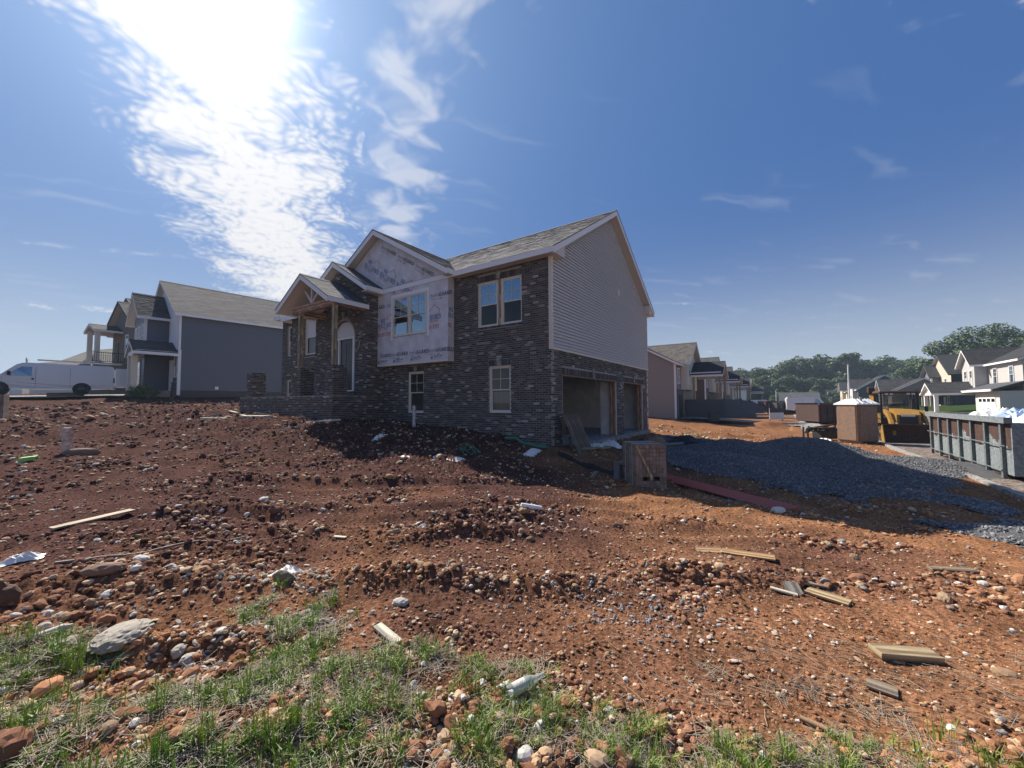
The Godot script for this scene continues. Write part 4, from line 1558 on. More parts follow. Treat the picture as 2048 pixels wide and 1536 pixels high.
# --- grass and straw at the photographer's feet
func tuft(seed_: int, blades: int, h: float, spread: float, lie: float) -> ArrayMesh:
	var r := RandomNumberGenerator.new()
	r.seed = seed_
	var mb := MB.new()
	for k in blades:
		var a := r.randf() * TAU
		var root := Vector3(cos(a), 0, sin(a)) * spread * sqrt(r.randf())
		var d := a + r.randf_range(-1.0, 1.0)
		var out := Vector3(cos(d), 0, sin(d))
		var len := h * r.randf_range(0.45, 1.1)
		var bend := r.randf_range(0.15, 0.9) + lie
		var w := 0.0022 * r.randf_range(0.7, 1.4)
		var sd := out.cross(Vector3.UP) * w
		var f := r.randf_range(0.7, 1.25)
		mb.col = Color(f, f, f * r.randf_range(0.7, 1.0))
		var p0 := root
		var p1 := root + (Vector3.UP * (1.0 - 0.35 * lie) + out * bend * 0.25).normalized() * len * 0.5
		var p2 := p1 + (Vector3.UP * (1.0 - 0.8 * bend) + out * bend).normalized() * len * 0.5
		mb.quad(p0 - sd, p0 + sd, p1 + sd * 0.8, p1 - sd * 0.8)
		mb.tri(p1 - sd * 0.8, p1 + sd * 0.8, p2)
	return mb.mesh()

# patches: [x, f, rx, rf, density]
const GRASS := [[-1.6, 1.95, 2.6, 0.34, 1.0], [0.1, 1.85, 1.0, 0.36, 1.0], [1.5, 1.74, 1.6, 0.26, 1.0], [-0.55, 2.42, 0.7, 0.28, 0.8], [-1.42, 2.65, 0.2, 0.55, 0.9], [-2.9, 2.45, 0.5, 0.22, 0.9], [-1.7, 3.05, 0.5, 0.2, 0.35], [-1.75, 3.3, 0.35, 0.2, 0.3], [-0.2, 1.2, 4.0, 0.5, 1.0]]
func grass_at(x: float, f: float) -> float:
	var g := 0.0
	for a in GRASS:
		var q := pow((x - a[0]) / a[2], 2) + pow((f - a[1]) / a[3], 2)
		if q < 1.6: g = maxf(g, a[4] * clampf(1.6 - q, 0.0, 1.0))
	return g * smoothstep(-0.05, 0.45, n_mid.get_noise_2d(x * 3.0 + 3.0, f * 3.0) * 0.9 + n_patch.get_noise_2d(x * 5.0, f * 5.0) * 0.7 + 0.28)

func build_grass():
	var green := [[], []]
	var dry := []
	for k in 26000:
		var x := rng.randf_range(-4.5, 3.6)
		var f := rng.randf_range(0.7, 3.6)
		var g := grass_at(x, f)
		var p := at_ground(x, f, 0.004)
		if rng.randf() < g * 0.5:
			var s := rng.randf_range(0.55, 1.25)
			var c := Color(0.15, 0.25, 0.035).lerp(Color(0.30, 0.33, 0.07), rng.randf() * rng.randf())
			green[k % 2].append([Transform3D(Basis(Vector3.UP, rng.randf() * TAU).scaled_local(Vector3(s, s * rng.randf_range(0.7, 1.3), s)), p), c])
		if rng.randf() < maxf(g * 0.20, 0.006 if f < 2.6 else 0.0) :
			var c := Color(0.40, 0.34, 0.25).lerp(Color(0.24, 0.205, 0.17), rng.randf())
			dry.append([Transform3D(Basis(Vector3.UP, rng.randf() * TAU).scaled_local(Vector3.ONE * rng.randf_range(0.7, 1.4)), p + Vector3(0, 0.008, 0)), c])
	scatter("grass", "fresh green grass tufts at the near edge of the lot", "grass", tuft(301, 16, 0.13, 0.045, 0.0), M.grass, green[0])
	scatter("ground_grass", "short green grass growing through the straw", "grass", tuft(302, 20, 0.085, 0.05, 0.25), M.grass, green[1])
	var lone := []
	for k in 900:
		var x := rng.randf_range(0.6, 3.6)
		var f := rng.randf_range(1.7, 2.9)
		if rng.randf() > 0.5 + n_patch.get_noise_2d(x * 5.0, f * 5.0): continue
		var c := Color(0.46, 0.38, 0.26).lerp(Color(0.28, 0.22, 0.16), rng.randf())
		lone.append([Transform3D(Basis(Vector3.UP, rng.randfn() * 0.5 - 0.7).scaled_local(Vector3(rng.randf_range(0.4, 1.2), 1, 1)), at_ground(x, f) + Vector3(0, 0.006, 0)), c])
	var one := MB.new()
	one.bar(Vector3(-0.07, 0.0, 0.0), Vector3(0.0, 0.004, 0.004), 0.002, 0.0016)
	one.bar(Vector3(0.0, 0.004, 0.004), Vector3(0.07, 0.001, -0.003), 0.002, 0.0016)
	scatter("straw_stalks", "single dry stalks strewn over the clay at the right", "straw", one.mesh(), M.straw, lone)
	var sm := MB.new()
	var r := RandomNumberGenerator.new()
	r.seed = 9
	for k in 24:
		var a := r.randf() * TAU
		var c := Vector3(r.randf_range(-0.07, 0.07), r.randf_range(0.0, 0.02), r.randf_range(-0.07, 0.07))
		var d := Vector3(cos(a), r.randf_range(-0.1, 0.18), sin(a)) * r.randf_range(0.03, 0.085)
		var f := r.randf_range(0.7, 1.3)
		sm.col = Color(f, f, f)
		sm.bar(c - d, c + d, 0.0017, 0.0012)
	scatter("straw", "dry straw matted between the grass", "straw", sm.mesh(), M.straw, dry)
# ------------------------------------------------------------------ the other houses
func lot_node(called: String, label: String, x: float, f: float, yaw: float, y: float, group := "") -> Node3D:
	var o := thing(called, label, "house", Vector3(x, y, -f), 0.0, group)
	o.basis = Basis(Vector3(-cos(yaw), 0, -sin(yaw)), Vector3.UP, Vector3(sin(yaw), 0, -cos(yaw)))
	return o

func lap_wall(parent: Node, p: Dictionary, s0: float, s1: float, y0: float, y1: float, m: Material, expo := 0.15, holes := [], edge = null, called := "siding"):
	var mb := MB.new()
	lap_siding(mb, p, s0, s1, y0, y1, expo, holes, edge)
	return part(mb, called, m, parent)

func solid(parent: Node, called: String, m: Material, lo: Vector3, hi: Vector3) -> MeshInstance3D:
	var mb := MB.new()
	mb.ab(Vector3(minf(lo.x, hi.x), minf(lo.y, hi.y), minf(lo.z, hi.z)), Vector3(maxf(lo.x, hi.x), maxf(lo.y, hi.y), maxf(lo.z, hi.z)))
	return part(mb, called, m, parent)

func column(parent: Node, m: Material, x: float, z: float, y0: float, y1: float, w := 0.2):
	var mb := MB.new()
	mb.ab(Vector3(x - w / 2, y0, z - w / 2), Vector3(x + w / 2, y1, z + w / 2))
	mb.ab(Vector3(x - w / 2 - 0.03, y0, z - w / 2 - 0.03), Vector3(x + w / 2 + 0.03, y0 + 0.18, z + w / 2 + 0.03))
	mb.ab(Vector3(x - w / 2 - 0.03, y1 - 0.12, z - w / 2 - 0.03), Vector3(x + w / 2 + 0.03, y1 - 0.001, z + w / 2 + 0.03))
	part(mb, "column", m, parent)

func simple_window(parent: Node, p: Dictionary, s: float, y: float, w: float, h: float, m: Material, glass: Material = null):
	window(parent, p, s, y, w, h, 0.045, m, {fw = 0.07, upper = glass if glass else M.glass, lower = glass if glass else M.glass})

func garage_door(parent: Node, p: Dictionary, s0: float, s1: float, y0: float, y1: float, m: Material):
	var o: MeshInstance3D = null
	for k in 4:
		var mb := MB.new()
		var a := y0 + (y1 - y0) * k / 4.0
		var b := y0 + (y1 - y0) * (k + 1) / 4.0
		pbox(mb, p, s0, s1, a + 0.01, b - 0.01, 0.0, 0.03)
		if o == null:
			o = part(mb, "garage_door", m, parent)
		else:
			part(mb, "panel", m, o)
		if k == 3:
			for q in 4:
				var g := MB.new()
				var w := (s1 - s0) / 4.0
				pbox(g, p, s0 + q * w + 0.12, s0 + (q + 1) * w - 0.12, a + 0.12, b - 0.12, 0.03, 0.036)
				part(g, "pane", M.glass, o)

# a plain new house: body u 0..du, w 0..dw, eaves at he, ridge along "w" or "u"
func body(H: Node3D, u0: float, u1: float, w0: float, w1: float, he: float, along: String, slope: float, wall_m: Material, o := {}):
	var X := Vector3(1, 0, 0)
	var Z := Vector3(0, 0, 1)
	var core := MB.new()
	core.ab(Vector3(u0 + 0.02, -1.0, w0 + 0.02), Vector3(u1 - 0.02, he, w1 - 0.02))
	var hw := (u1 - u0) / 2 if along == "w" else (w1 - w0) / 2
	if along == "w":
		core.prism([Vector3(u0 + 0.02, he, w0 + 0.02), Vector3(u1 - 0.02, he, w0 + 0.02), Vector3((u0 + u1) / 2, he + hw * slope - 0.05, w0 + 0.02)], Vector3(0, 0, w1 - w0 - 0.04))
	else:
		core.prism([Vector3(u0 + 0.02, he, w0 + 0.02), Vector3(u0 + 0.02, he, w1 - 0.02), Vector3(u0 + 0.02, he + hw * slope - 0.05, (w0 + w1) / 2)], Vector3(u1 - u0 - 0.04, 0, 0))
	var wl := part(core, "wall", wall_m, H)
	var ov := 0.35
	var ry := he + hw * slope + 0.13
	var ro := {tone = o.get("tone", Color(0.17, 0.155, 0.145)), trim = o.get("trim", M.trim), expo = o.get("expo", 0.22), tab = 0.6, vary = o.get("vary", 0.22)}
	if along == "w":
		gable_roof(H, "roof", Vector3((u0 + u1) / 2, ry, w0 - ov), Vector3((u0 + u1) / 2, ry, w1 + ov), X, hw + ov, slope, ro)
	else:
		gable_roof(H, "roof", Vector3(u0 - ov, ry, (w0 + w1) / 2), Vector3(u1 + ov, ry, (w0 + w1) / 2), Z, hw + ov, slope, ro)
	return wl

func gable_edge(s0: float, s1: float, he: float, slope: float) -> Callable:
	return func(y: float) -> Vector2:
		var k := maxf((y - he) / slope, 0.0)
		return Vector2(s0 + k, s1 - k)

func neighbour_houses():
	var X := Vector3(1, 0, 0)
	var Z := Vector3(0, 0, 1)
	var front := plane(Vector3.ZERO, X, -Z) # the face towards -w
	var side := plane(Vector3.ZERO, Z, -X) # the face towards -u
	var navy := mat(lin(0.11, 0.125, 0.165), 0.55)
	var grey_blue := mat(lin(0.22, 0.26, 0.29), 0.6)
	var taupe := mat(lin(0.30, 0.25, 0.22), 0.6)
	var brown := mat(lin(0.075, 0.062, 0.055), 0.6)
	var tan_brick := textured(mat(lin(0.30, 0.26, 0.22), 0.9), (M.brick as StandardMaterial3D).albedo_texture, 3.0, null, 1.0, false)
	var clay := mat(lin(0.20, 0.13, 0.09), 0.95)
	var dark_roof := Color(0.042, 0.043, 0.048)
	# ---------------- navy house left of the brick one
	var D := lot_node("navy_house", "two-storey house with navy lap siding and white front trim behind the porch wall", -22.0, 26.0, 0.68, 2.5)
	body(D, 0.0, 9.2, 0.0, 14.0, 5.2, "w", 0.62, navy, {tone = Color(0.20, 0.185, 0.175), expo = 0.16})
	lap_wall(D, side, 0.1, 14.0, 0.0, 5.2, navy, 0.15)
	solid(D, "foundation", clay, Vector3(0.05, -1.2, 0.05), Vector3(9.1, -0.01, 14.0)).position = Vector3(-0.03, 0, -0.03)
	var bb := MB.new()
	pbox(bb, front, 0.0, 4.0, 2.75, 5.3, 0.0, 0.03)
	bb.prism([at(front, 0.0, 5.3, 0.0), at(front, 9.2, 5.3, 0.0), at(front, 4.6, 8.0, 0.0)], front.n * 0.03)
	for k in 24:
		pbox(bb, front, 0.1 + k * 0.37, 0.14 + k * 0.37, 2.75, 5.25 if k < 11 else 5.3, 0.03, 0.045)
	part(bb, "white_siding", M.trim, D)
	for a in [[0.0, 0.12]]:
		solid(D, "corner_board", M.white, Vector3(-0.03, -0.3, -0.06), Vector3(0.11, 2.7, 0.10))
		solid(D, "corner_board", M.white, Vector3(-0.03, 2.7, -0.06), Vector3(0.08, 5.2, 0.06))
	simple_window(D, front, 1.3, 3.1, 0.8, 1.6, M.white)
	simple_window(D, front, 0.4, 0.9, 0.8, 1.5, M.white)
	solid(D, "door", M.trim, Vector3(1.5, 0.05, -0.05), Vector3(2.5, 2.15, -0.005))
	solid(D, "outlet_cover", M.white, Vector3(-0.03, 0.12, 2.0), Vector3(-0.005, 0.32, 2.2))
	var bay := plane(Vector3(0, 0, -1.3), X, -Z)
	solid(D, "bay_wall", navy, Vector3(3.0, 0.0, -1.28), Vector3(7.0, 5.2, 0.0))
	var bg := MB.new()
	bg.prism([at(bay, 3.0, 5.2, -0.05), at(bay, 7.0, 5.2, -0.05), at(bay, 5.0, 6.8, -0.05)], bay.n * 0.04)
	part(bg, "bay_wall", navy, D)
	lap_wall(D, bay, 3.0, 7.0, 2.7, 6.8, grey_blue, 0.2, [], gable_edge(3.0, 7.0, 5.2, 0.8))
	gable_roof(D, "roof", Vector3(5.0, 7.05, -1.75), Vector3(5.0, 7.05, 2.2), X, 2.45, 0.8, {tone = Color(0.12, 0.115, 0.115), expo = 0.2, end1 = false})
	solid(D, "corner_board", M.trim, Vector3(2.97, 2.7, -1.34), Vector3(3.1, 5.1, -1.2))
	for s in [3.35, 4.6, 5.85]:
		simple_window(D, bay, s, 3.1, 0.75, 1.6, M.white, M.film)
	lap_wall(D, bay, 4.0, 7.0, 0.0, 2.5, tan_brick, 0.1)
	garage_door(D, plane(Vector3(0, 0, -1.31), X, -Z), 4.2, 6.7, 0.0, 2.1, M.trim)
	gable_roof(D, "porch_roof", Vector3(1.7, 3.3, -2.2), Vector3(1.7, 3.3, -0.05), X, 1.7, 0.5, {tone = Color(0.10, 0.10, 0.105), expo = 0.2, end1 = false})
	var pg := MB.new()
	pg.prism([Vector3(0.3, 2.55, -2.0), Vector3(3.1, 2.55, -2.0), Vector3(1.7, 3.2, -2.0)], Vector3(0, 0, 0.1))
	pg.ab(Vector3(0.15, 2.3, -2.1), Vector3(3.2, 2.55, -1.9))
	pg.ab(Vector3(0.15, 2.3, -1.9), Vector3(0.32, 2.55, -0.02))
	part(pg, "porch_beam", M.white, D)
	column(D, M.beige, 1.5, -1.95, 0.0, 2.3, 0.28)
	column(D, M.beige, 3.0, -1.95, 0.0, 2.3, 0.28)
	solid(D, "porch_floor", tan_brick, Vector3(0.2, -0.9, -2.15), Vector3(3.2, 0.0, -0.03))
	var vent := MB.new()
	vent.tube([Vector3(1.6, 6.2, 8.0), Vector3(1.6, 6.75, 8.0)], [0.06, 0.06], 8)
	part(vent, "vent_pipe", M.felt, D)
	# ---------------- tan brick house with tall porch
	var R := lot_node("tan_brick_house", "tan brick house with tall porch columns and iron railing behind the white van", -33.4, 36.0, 0.55, 4.0)
	body(R, 0.0, 10.0, 0.0, 11.0, 4.9, "w", 0.6, tan_brick, {tone = Color(0.17, 0.15, 0.135), trim = M.felt})
	gable_roof(R, "roof", Vector3(2.9, 7.2, -1.4), Vector3(2.9, 7.2, 3.0), X, 3.3, 0.65, {tone = Color(0.16, 0.145, 0.13), trim = M.felt, expo = 0.22, end1 = false})
	solid(R, "entry_wall", tan_brick, Vector3(0.2, -1.0, -1.0), Vector3(5.6, 5.0, 0.0))
	gable_roof(R, "porch_roof", Vector3(4.3, 5.0, -2.9), Vector3(4.3, 5.0, -0.9), X, 1.6, 0.4, {tone = Color(0.12, 0.11, 0.105), trim = M.trim, expo = 0.25, end1 = false})
	for q in [[3.1, -2.6], [5.4, -2.6]]:
		column(R, M.beige, q[0], q[1], 1.3, 4.45, 0.32)
	solid(R, "porch_floor", tan_brick, Vector3(1.5, -2.2, -3.2), Vector3(6.2, 1.3, -1.0))
	var rail := MB.new()
	rail.bar(Vector3(1.6, 2.2, -3.1), Vector3(1.6, 2.2, -1.05), 0.05, 0.05)
	rail.bar(Vector3(1.6, 1.42, -3.1), Vector3(1.6, 1.42, -1.05), 0.04, 0.04)
	for k in 15:
		rail.bar(Vector3(1.6, 1.4, -3.05 + k * 0.14), Vector3(1.6, 2.2, -3.05 + k * 0.14), 0.025, 0.025)
	part(rail, "railing", M.black, R)
	simple_window(R, plane(Vector3(0.2, 0, 0), Z, -X), -0.8, 2.2, 0.5, 1.8, M.felt)
	var rg := MB.new()
	rg.prism([Vector3(0.2, 5.0, -1.0), Vector3(5.6, 5.0, -1.0), Vector3(2.9, 6.9, -1.0)], Vector3(0, 0, 0.2))
	part(rg, "front_gable", tan_brick, R)
	simple_window(R, plane(Vector3(0, 0, -1.0), X, -Z), 1.2, 2.2, 0.8, 1.8, M.white)
	simple_window(R, side, 1.5, 1.8, 0.8, 1.8, M.felt)
	solid(R, "door", M.black, Vector3(3.8, 1.3, -1.04), Vector3(4.8, 3.4, -1.005))
	# ---------------- beige ranch and its neighbour far left
	var P := lot_node("beige_house", "low beige house with grey shingle roof seen over the van's roof", -55.5, 50.0, 0.35, 2.3)
	body(P, -2.0, 11.0, 0.0, 12.0, 3.6, "u", 0.62, M.beige, {tone = Color(0.19, 0.17, 0.155), expo = 0.3})
	for s in [4.2, 5.5]:
		simple_window(P, front, s, 1.7, 1.1, 1.5, M.white)
	var P2 := lot_node("brown_house", "dark brown sided house wing behind the tan brick porch", -49.5, 49.0, 0.35, 3.2)
	body(P2, 0.0, 8.0, 0.0, 10.0, 3.0, "w", 0.42, brown, {tone = Color(0.17, 0.15, 0.14), expo = 0.3})
	simple_window(P2, front, 2.0, 1.2, 1.2, 1.3, M.white)
	var E := lot_node("grey_house", "small grey gabled house at the far left edge behind the van", -72.0, 58.0, 0.3, 1.6)
	body(E, 0.0, 10.0, 0.0, 10.0, 3.8, "u", 0.6, M.trim, {tone = Color(0.17, 0.155, 0.145), expo = 0.3})
	simple_window(E, front, 3.0, 1.4, 1.0, 1.5, M.white)
	# ---------------- the row along the right-hand street
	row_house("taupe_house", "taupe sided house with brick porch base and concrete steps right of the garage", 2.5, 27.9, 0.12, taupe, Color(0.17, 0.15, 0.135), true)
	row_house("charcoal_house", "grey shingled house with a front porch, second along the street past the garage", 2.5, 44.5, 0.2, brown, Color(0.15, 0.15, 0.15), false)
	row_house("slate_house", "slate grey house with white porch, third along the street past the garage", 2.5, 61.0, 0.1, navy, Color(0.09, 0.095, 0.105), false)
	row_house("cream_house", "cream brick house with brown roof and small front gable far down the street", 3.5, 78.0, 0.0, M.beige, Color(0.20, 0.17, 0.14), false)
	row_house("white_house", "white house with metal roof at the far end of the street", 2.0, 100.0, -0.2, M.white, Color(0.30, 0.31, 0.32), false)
	across_street(navy, dark_roof)
	# unseen houses added behind the photographer: they throw sunlight back, bay window mirrors roofs
	for k in 3:
		var a: Array = [["unseen_cream_house", "unseen cream house added across the front street, mirrored in the bay window", -9.0, -24.0, 0.15], ["unseen_white_house", "unseen white house added across the front street behind the yard's near edge", 7.0, -22.0, -0.05], ["unseen_tan_house", "unseen tan house added across the front street at its right-hand end", 23.0, -23.0, -0.2]][k]
		var F := lot_node(a[0], a[1], a[2], a[3], PI + a[4], macro(a[2], a[3]))
		body(F, 0.0, 12.0, 0.0, 9.0, 5.2, "u", 0.6, [M.beige, M.white, M.vinyl_tan][k], {tone = Color(0.2, 0.19, 0.18), expo = 0.5})
		for s in [1.5, 5.0, 8.5]:
			simple_window(F, front, s, 3.3, 1.0, 1.5, M.white)
		garage_door(F, front, 1.2, 6.0, 0.0, 2.2, M.white)
		solid(F, "door", M.dark_door, Vector3(8.0, 0.0, -0.05), Vector3(9.0, 2.1, -0.005))
	var rb := MB.new()  # unseen street, added pale so it throws sunlight at the shaded walls
	for k in 30:
		var x0 := -60.0 + k * 4.0
		rb.quad(Vector3(x0, macro(x0, -8.5) + 0.03, 8.5), Vector3(x0, macro(x0, -16.5) + 0.03, 16.5), Vector3(x0 + 4.0, macro(x0 + 4.0, -16.5) + 0.03, 16.5), Vector3(x0 + 4.0, macro(x0 + 4.0, -8.5) + 0.03, 8.5))
	tag(part(rb, "unseen_front_road", M.concrete, self), "unseen pale concrete street added behind the photographer to throw sunlight back", "road", "", "structure")

func row_house(called: String, label: String, u: float, w: float, y: float, wm: Material, tone: Color, near: bool):
	var X := Vector3(1, 0, 0)
	var Z := Vector3(0, 0, 1)
	var q := from_lot(u, w)
	var H := lot_node(called, label, q.x, q.y, HOUSE_YAW, y, "houses in a row along the street")
	var front := plane(Vector3.ZERO, X, -Z)
	var side := plane(Vector3.ZERO, Z, -X)
	body(H, 0.0, 11.0, 0.0, 10.0, 5.1, "w", 0.55, wm, {tone = tone, expo = 0.2 if near else 0.35})
	if near:
		lap_wall(H, front, 0.1, 11.0, 0.0, 8.0, wm, 0.15, [], gable_edge(0.0, 11.0, 5.0, 0.55))
	solid(H, "corner_board", M.white, Vector3(-0.04, 0.0, -0.04), Vector3(0.12, 5.0, 0.10))
	# street face
	gable_roof(H, "roof", Vector3(-1.0, 7.5, 4.9), Vector3(5.5, 7.5, 4.9), Z, 3.0, 0.75, {tone = tone, expo = 0.25, end1 = false})
	solid(H, "front_wall", M.beige, Vector3(-0.55, 2.7, 2.3), Vector3(0.0, 5.2, 7.4))
	var fg := MB.new()
	fg.prism([Vector3(-0.55, 5.2, 2.3), Vector3(-0.55, 5.2, 7.4), Vector3(-0.55, 7.15, 4.85)], Vector3(0.5, 0, 0))
	part(fg, "front_wall", M.beige, H)
	solid(H, "stone_wall", M.block, Vector3(-0.08, 0.0, 0.4), Vector3(0.0, 2.7, 2.9))
	simple_window(H, side, 0.9, 3.2, 0.9, 1.5, M.white)
	simple_window(H, plane(Vector3(-0.55, 0, 0), Z, -X), 3.0, 3.2, 0.9, 1.5, M.white)
	simple_window(H, plane(Vector3(-0.55, 0, 0), Z, -X), 5.0, 3.2, 0.9, 1.5, M.white)
	solid(H, "doorway", M.black, Vector3(-0.13, 0.0, 0.9), Vector3(-0.085, 2.2, 2.3))
	solid(H, "door_lining", M.fir, Vector3(-0.14, 0.0, 2.3), Vector3(-0.085, 2.2, 2.5))
	# porch
	gable_roof(H, "porch_roof", Vector3(-3.4, 5.55, 6.0), Vector3(-0.5, 5.55, 6.0), Z, 2.3, 0.62, {tone = Color(0.05, 0.052, 0.06), expo = 0.25, end1 = false})  # near-black tone puts the backlit shade of this slope into the colour
	for c in [[-3.1, 4.1], [-3.1, 7.9], [-0.8, 4.1]]:
		column(H, M.treated, c[0], c[1], 1.75, 4.2, 0.18)
	var pb := MB.new()
	pb.ab(Vector3(-3.2, 0.0, 3.9), Vector3(-0.1, 1.75, 8.1))
	part(pb, "porch_base", M.block if not near else textured(mat(lin(0.14, 0.14, 0.155), 0.9), (M.brick as StandardMaterial3D).albedo_texture, 3.0, null, 1.0, false), H)
	solid(H, "porch_beam", M.white, Vector3(-3.25, 4.2, 3.95), Vector3(-0.1, 4.4, 4.15))
	for k in 8:
		solid(H, "step", M.concrete if k % 2 else M.block, Vector3(-3.2 - (k + 1) * 0.34, 0.0, 5.0), Vector3(-3.2 - k * 0.34 - 0.002, 1.62 - k * 0.2, 7.0))
	var sw := MB.new()
	var prof := [Vector3(-3.2, 0.0, 4.75), Vector3(-3.2, 1.85, 4.75)]
	for k in 8:
		prof.append(Vector3(-3.2 - k * 0.34, 1.85 - k * 0.2, 4.75))
		prof.append(Vector3(-3.2 - (k + 1) * 0.34, 1.85 - k * 0.2, 4.75))
	prof.append(Vector3(-3.2 - 8 * 0.34, 0.0, 4.75))
	prof.remove_at(2)
	sw.prism(prof, Vector3(0, 0, 0.2))
	part(sw, "stair_wall", M.block, H)

func across_street(navy: Material, dark_roof: Color):
	var X := Vector3(1, 0, 0)
	var Z := Vector3(0, 0, 1)
	var side := plane(Vector3.ZERO, X, -Z)
	var front := plane(Vector3.ZERO, Z, X)
	var cream := mat(lin(0.52, 0.46, 0.36), 0.7)
	var pale := mat(lin(0.46, 0.44, 0.42), 0.65)
	var black_siding := mat(lin(0.018, 0.021, 0.030), 0.6)
	var grey := mat(lin(0.15, 0.16, 0.17), 0.6)
	# black house
	var B := lot_node("black_house", "black sided two-storey house with cream front gable behind the backhoe", 62.4, 56.0, HOUSE_YAW, 0.15)
	body(B, -11.0, 0.0, 0.0, 9.5, 5.4, "u", 0.62, black_siding, {tone = dark_roof, trim = M.felt, expo = 0.4})
	lap_wall(B, side, -11.0, 0.0, 0.0, 5.4, black_siding, 0.16)
	var cg := MB.new()
	pbox(cg, front, 0.0, 4.6, 2.8, 5.4, 0.0, 0.04)
	cg.prism([at(front, 0.0, 5.4, 0.0), at(front, 9.5, 5.4, 0.0), at(front, 4.75, 8.2, 0.0)], X * 0.04)
	part(cg, "front_gable", cream, B)
	simple_window(B, plane(Vector3(0.04, 0, 0), Z, X), 1.9, 3.2, 0.9, 1.6, M.white)
	solid(B, "bay_wall", grey, Vector3(0.0, 2.8, 4.6), Vector3(0.9, 5.2, 9.2))
	var bg := MB.new()
	bg.prism([Vector3(0.85, 5.2, 4.6), Vector3(0.85, 5.2, 9.2), Vector3(0.85, 6.9, 6.9)], Vector3(0.05, 0, 0))
	part(bg, "bay_wall", grey, B)
	gable_roof(B, "roof", Vector3(1.3, 7.1, 6.9), Vector3(-4.0, 7.1, 6.9), Z, 2.7, 0.74, {tone = dark_roof, trim = M.felt, expo = 0.4, end1 = false})
	for s in [5.1, 6.5, 7.9]:
		simple_window(B, plane(Vector3(0.9, 0, 0), Z, X), s, 3.1, 0.8, 1.6, M.white)
	gable_roof(B, "porch_roof", Vector3(2.6, 3.4, 6.4), Vector3(0.0, 3.4, 6.4), Z, 2.2, 0.4, {tone = dark_roof, trim = M.felt, expo = 0.4, end1 = false})
	gable_roof(B, "porch_roof", Vector3(2.3, 3.1, 2.2), Vector3(0.0, 3.1, 2.2), Z, 2.3, 0.2, {tone = dark_roof, trim = M.felt, expo = 0.4, end1 = false})
	garage_door(B, plane(Vector3(0.95, 0, 0), Z, X), 5.0, 6.7, 0.0, 2.2, cream)
	garage_door(B, plane(Vector3(0.95, 0, 0), Z, X), 7.1, 8.8, 0.0, 2.2, cream)
	solid(B, "garage_front", mat(lin(0.36, 0.29, 0.26), 0.8), Vector3(0.0, 2.2, 4.6), Vector3(0.9, 2.8, 9.2))
	for z in [0.2, 4.4]:
		column(B, cream, 2.1, z, 0.0, 2.6, 0.22)
	simple_window(B, front, 1.2, 0.5, 0.9, 1.7, M.white)
	solid(B, "door", M.white, Vector3(0.0, 0.0, 2.8), Vector3(0.04, 2.1, 3.7))
	for z in [0.8, 1.7]: # porch bench
		var ch := MB.new()
		ch.ab(Vector3(1.0, 0.38, z), Vector3(1.5, 0.44, z + 0.5))
		ch.ab(Vector3(1.0, 0.44, z), Vector3(1.06, 0.95, z + 0.5))
		for q in [Vector2(1.0, 0.0), Vector2(1.45, 0.0), Vector2(1.0, 0.45), Vector2(1.45, 0.45)]:
			ch.ab(Vector3(q.x, 0.0, z + q.y), Vector3(q.x + 0.05, 0.38, z + q.y + 0.05))
		part(ch, "porch_seat", M.white, B)
	# pale grey house, nearer
	var q := from_lot(-22.7, 43.0)
	var Wn := lot_node("pale_grey_house", "pale grey house with white gables and white garage door behind the long dumpster", q.x, q.y, HOUSE_YAW, -0.25)
	body(Wn, -11.0, 0.0, 0.0, 10.6, 5.6, "w", 0.55, pale, {tone = dark_roof, trim = M.white, expo = 0.4})
	solid(Wn, "bay_wall", pale, Vector3(0.0, 2.9, 7.2), Vector3(0.9, 5.6, 10.6))
	var wg := MB.new()
	wg.prism([Vector3(0.85, 5.6, 7.2), Vector3(0.85, 5.6, 10.6), Vector3(0.85, 7.1, 8.9)], Vector3(0.05, 0, 0))
	part(wg, "bay_wall", pale, Wn)
	gable_roof(Wn, "roof", Vector3(1.3, 7.35, 8.9), Vector3(-5.0, 7.35, 8.9), Z, 2.1, 0.85, {tone = dark_roof, trim = M.white, expo = 0.4, end1 = false})
	for s in [7.7, 9.2]:
		simple_window(Wn, plane(Vector3(0.9, 0, 0), Z, X), s, 3.5, 0.8, 1.6, M.white)
	for s in [1.6, 5.0]:
		simple_window(Wn, front, s, 3.5, 0.9, 1.6, M.white)
	var lr := MB.new()
	lr.prism([Vector3(0.0, 3.6, -0.3), Vector3(1.9, 2.9, -0.3), Vector3(1.9, 2.75, -0.3), Vector3(0.0, 3.3, -0.3)], Vector3(0, 0, 7.5))
	part(lr, "lower_roof", M.felt, Wn)
	solid(Wn, "gutter", M.white, Vector3(1.9, 2.72, -0.3), Vector3(2.0, 2.92, 7.2))
	solid(Wn, "garage_front", mat(lin(0.58, 0.55, 0.50), 0.7), Vector3(0.0, 0.0, 0.0), Vector3(1.4, 2.75, 5.4))
	garage_door(Wn, plane(Vector3(1.41, 0, 0), Z, X), 0.8, 4.6, 0.0, 2.2, M.white)
	gable_roof(Wn, "porch_roof", Vector3(4.2, 3.9, 8.8), Vector3(0.0, 3.9, 8.8), Z, 2.2, 0.55, {tone = dark_roof, trim = M.white, expo = 0.4, end1 = false})
	var wp := MB.new()
	wp.prism([Vector3(3.8, 2.75, 6.9), Vector3(3.8, 2.75, 10.7), Vector3(3.8, 3.75, 8.8)], Vector3(0.08, 0, 0))
	wp.ab(Vector3(3.7, 2.5, 6.8), Vector3(3.95, 2.75, 10.8))
	wp.ab(Vector3(0.0, 2.5, 6.8), Vector3(3.7, 2.75, 7.0))
	part(wp, "porch_gable", M.white, Wn)
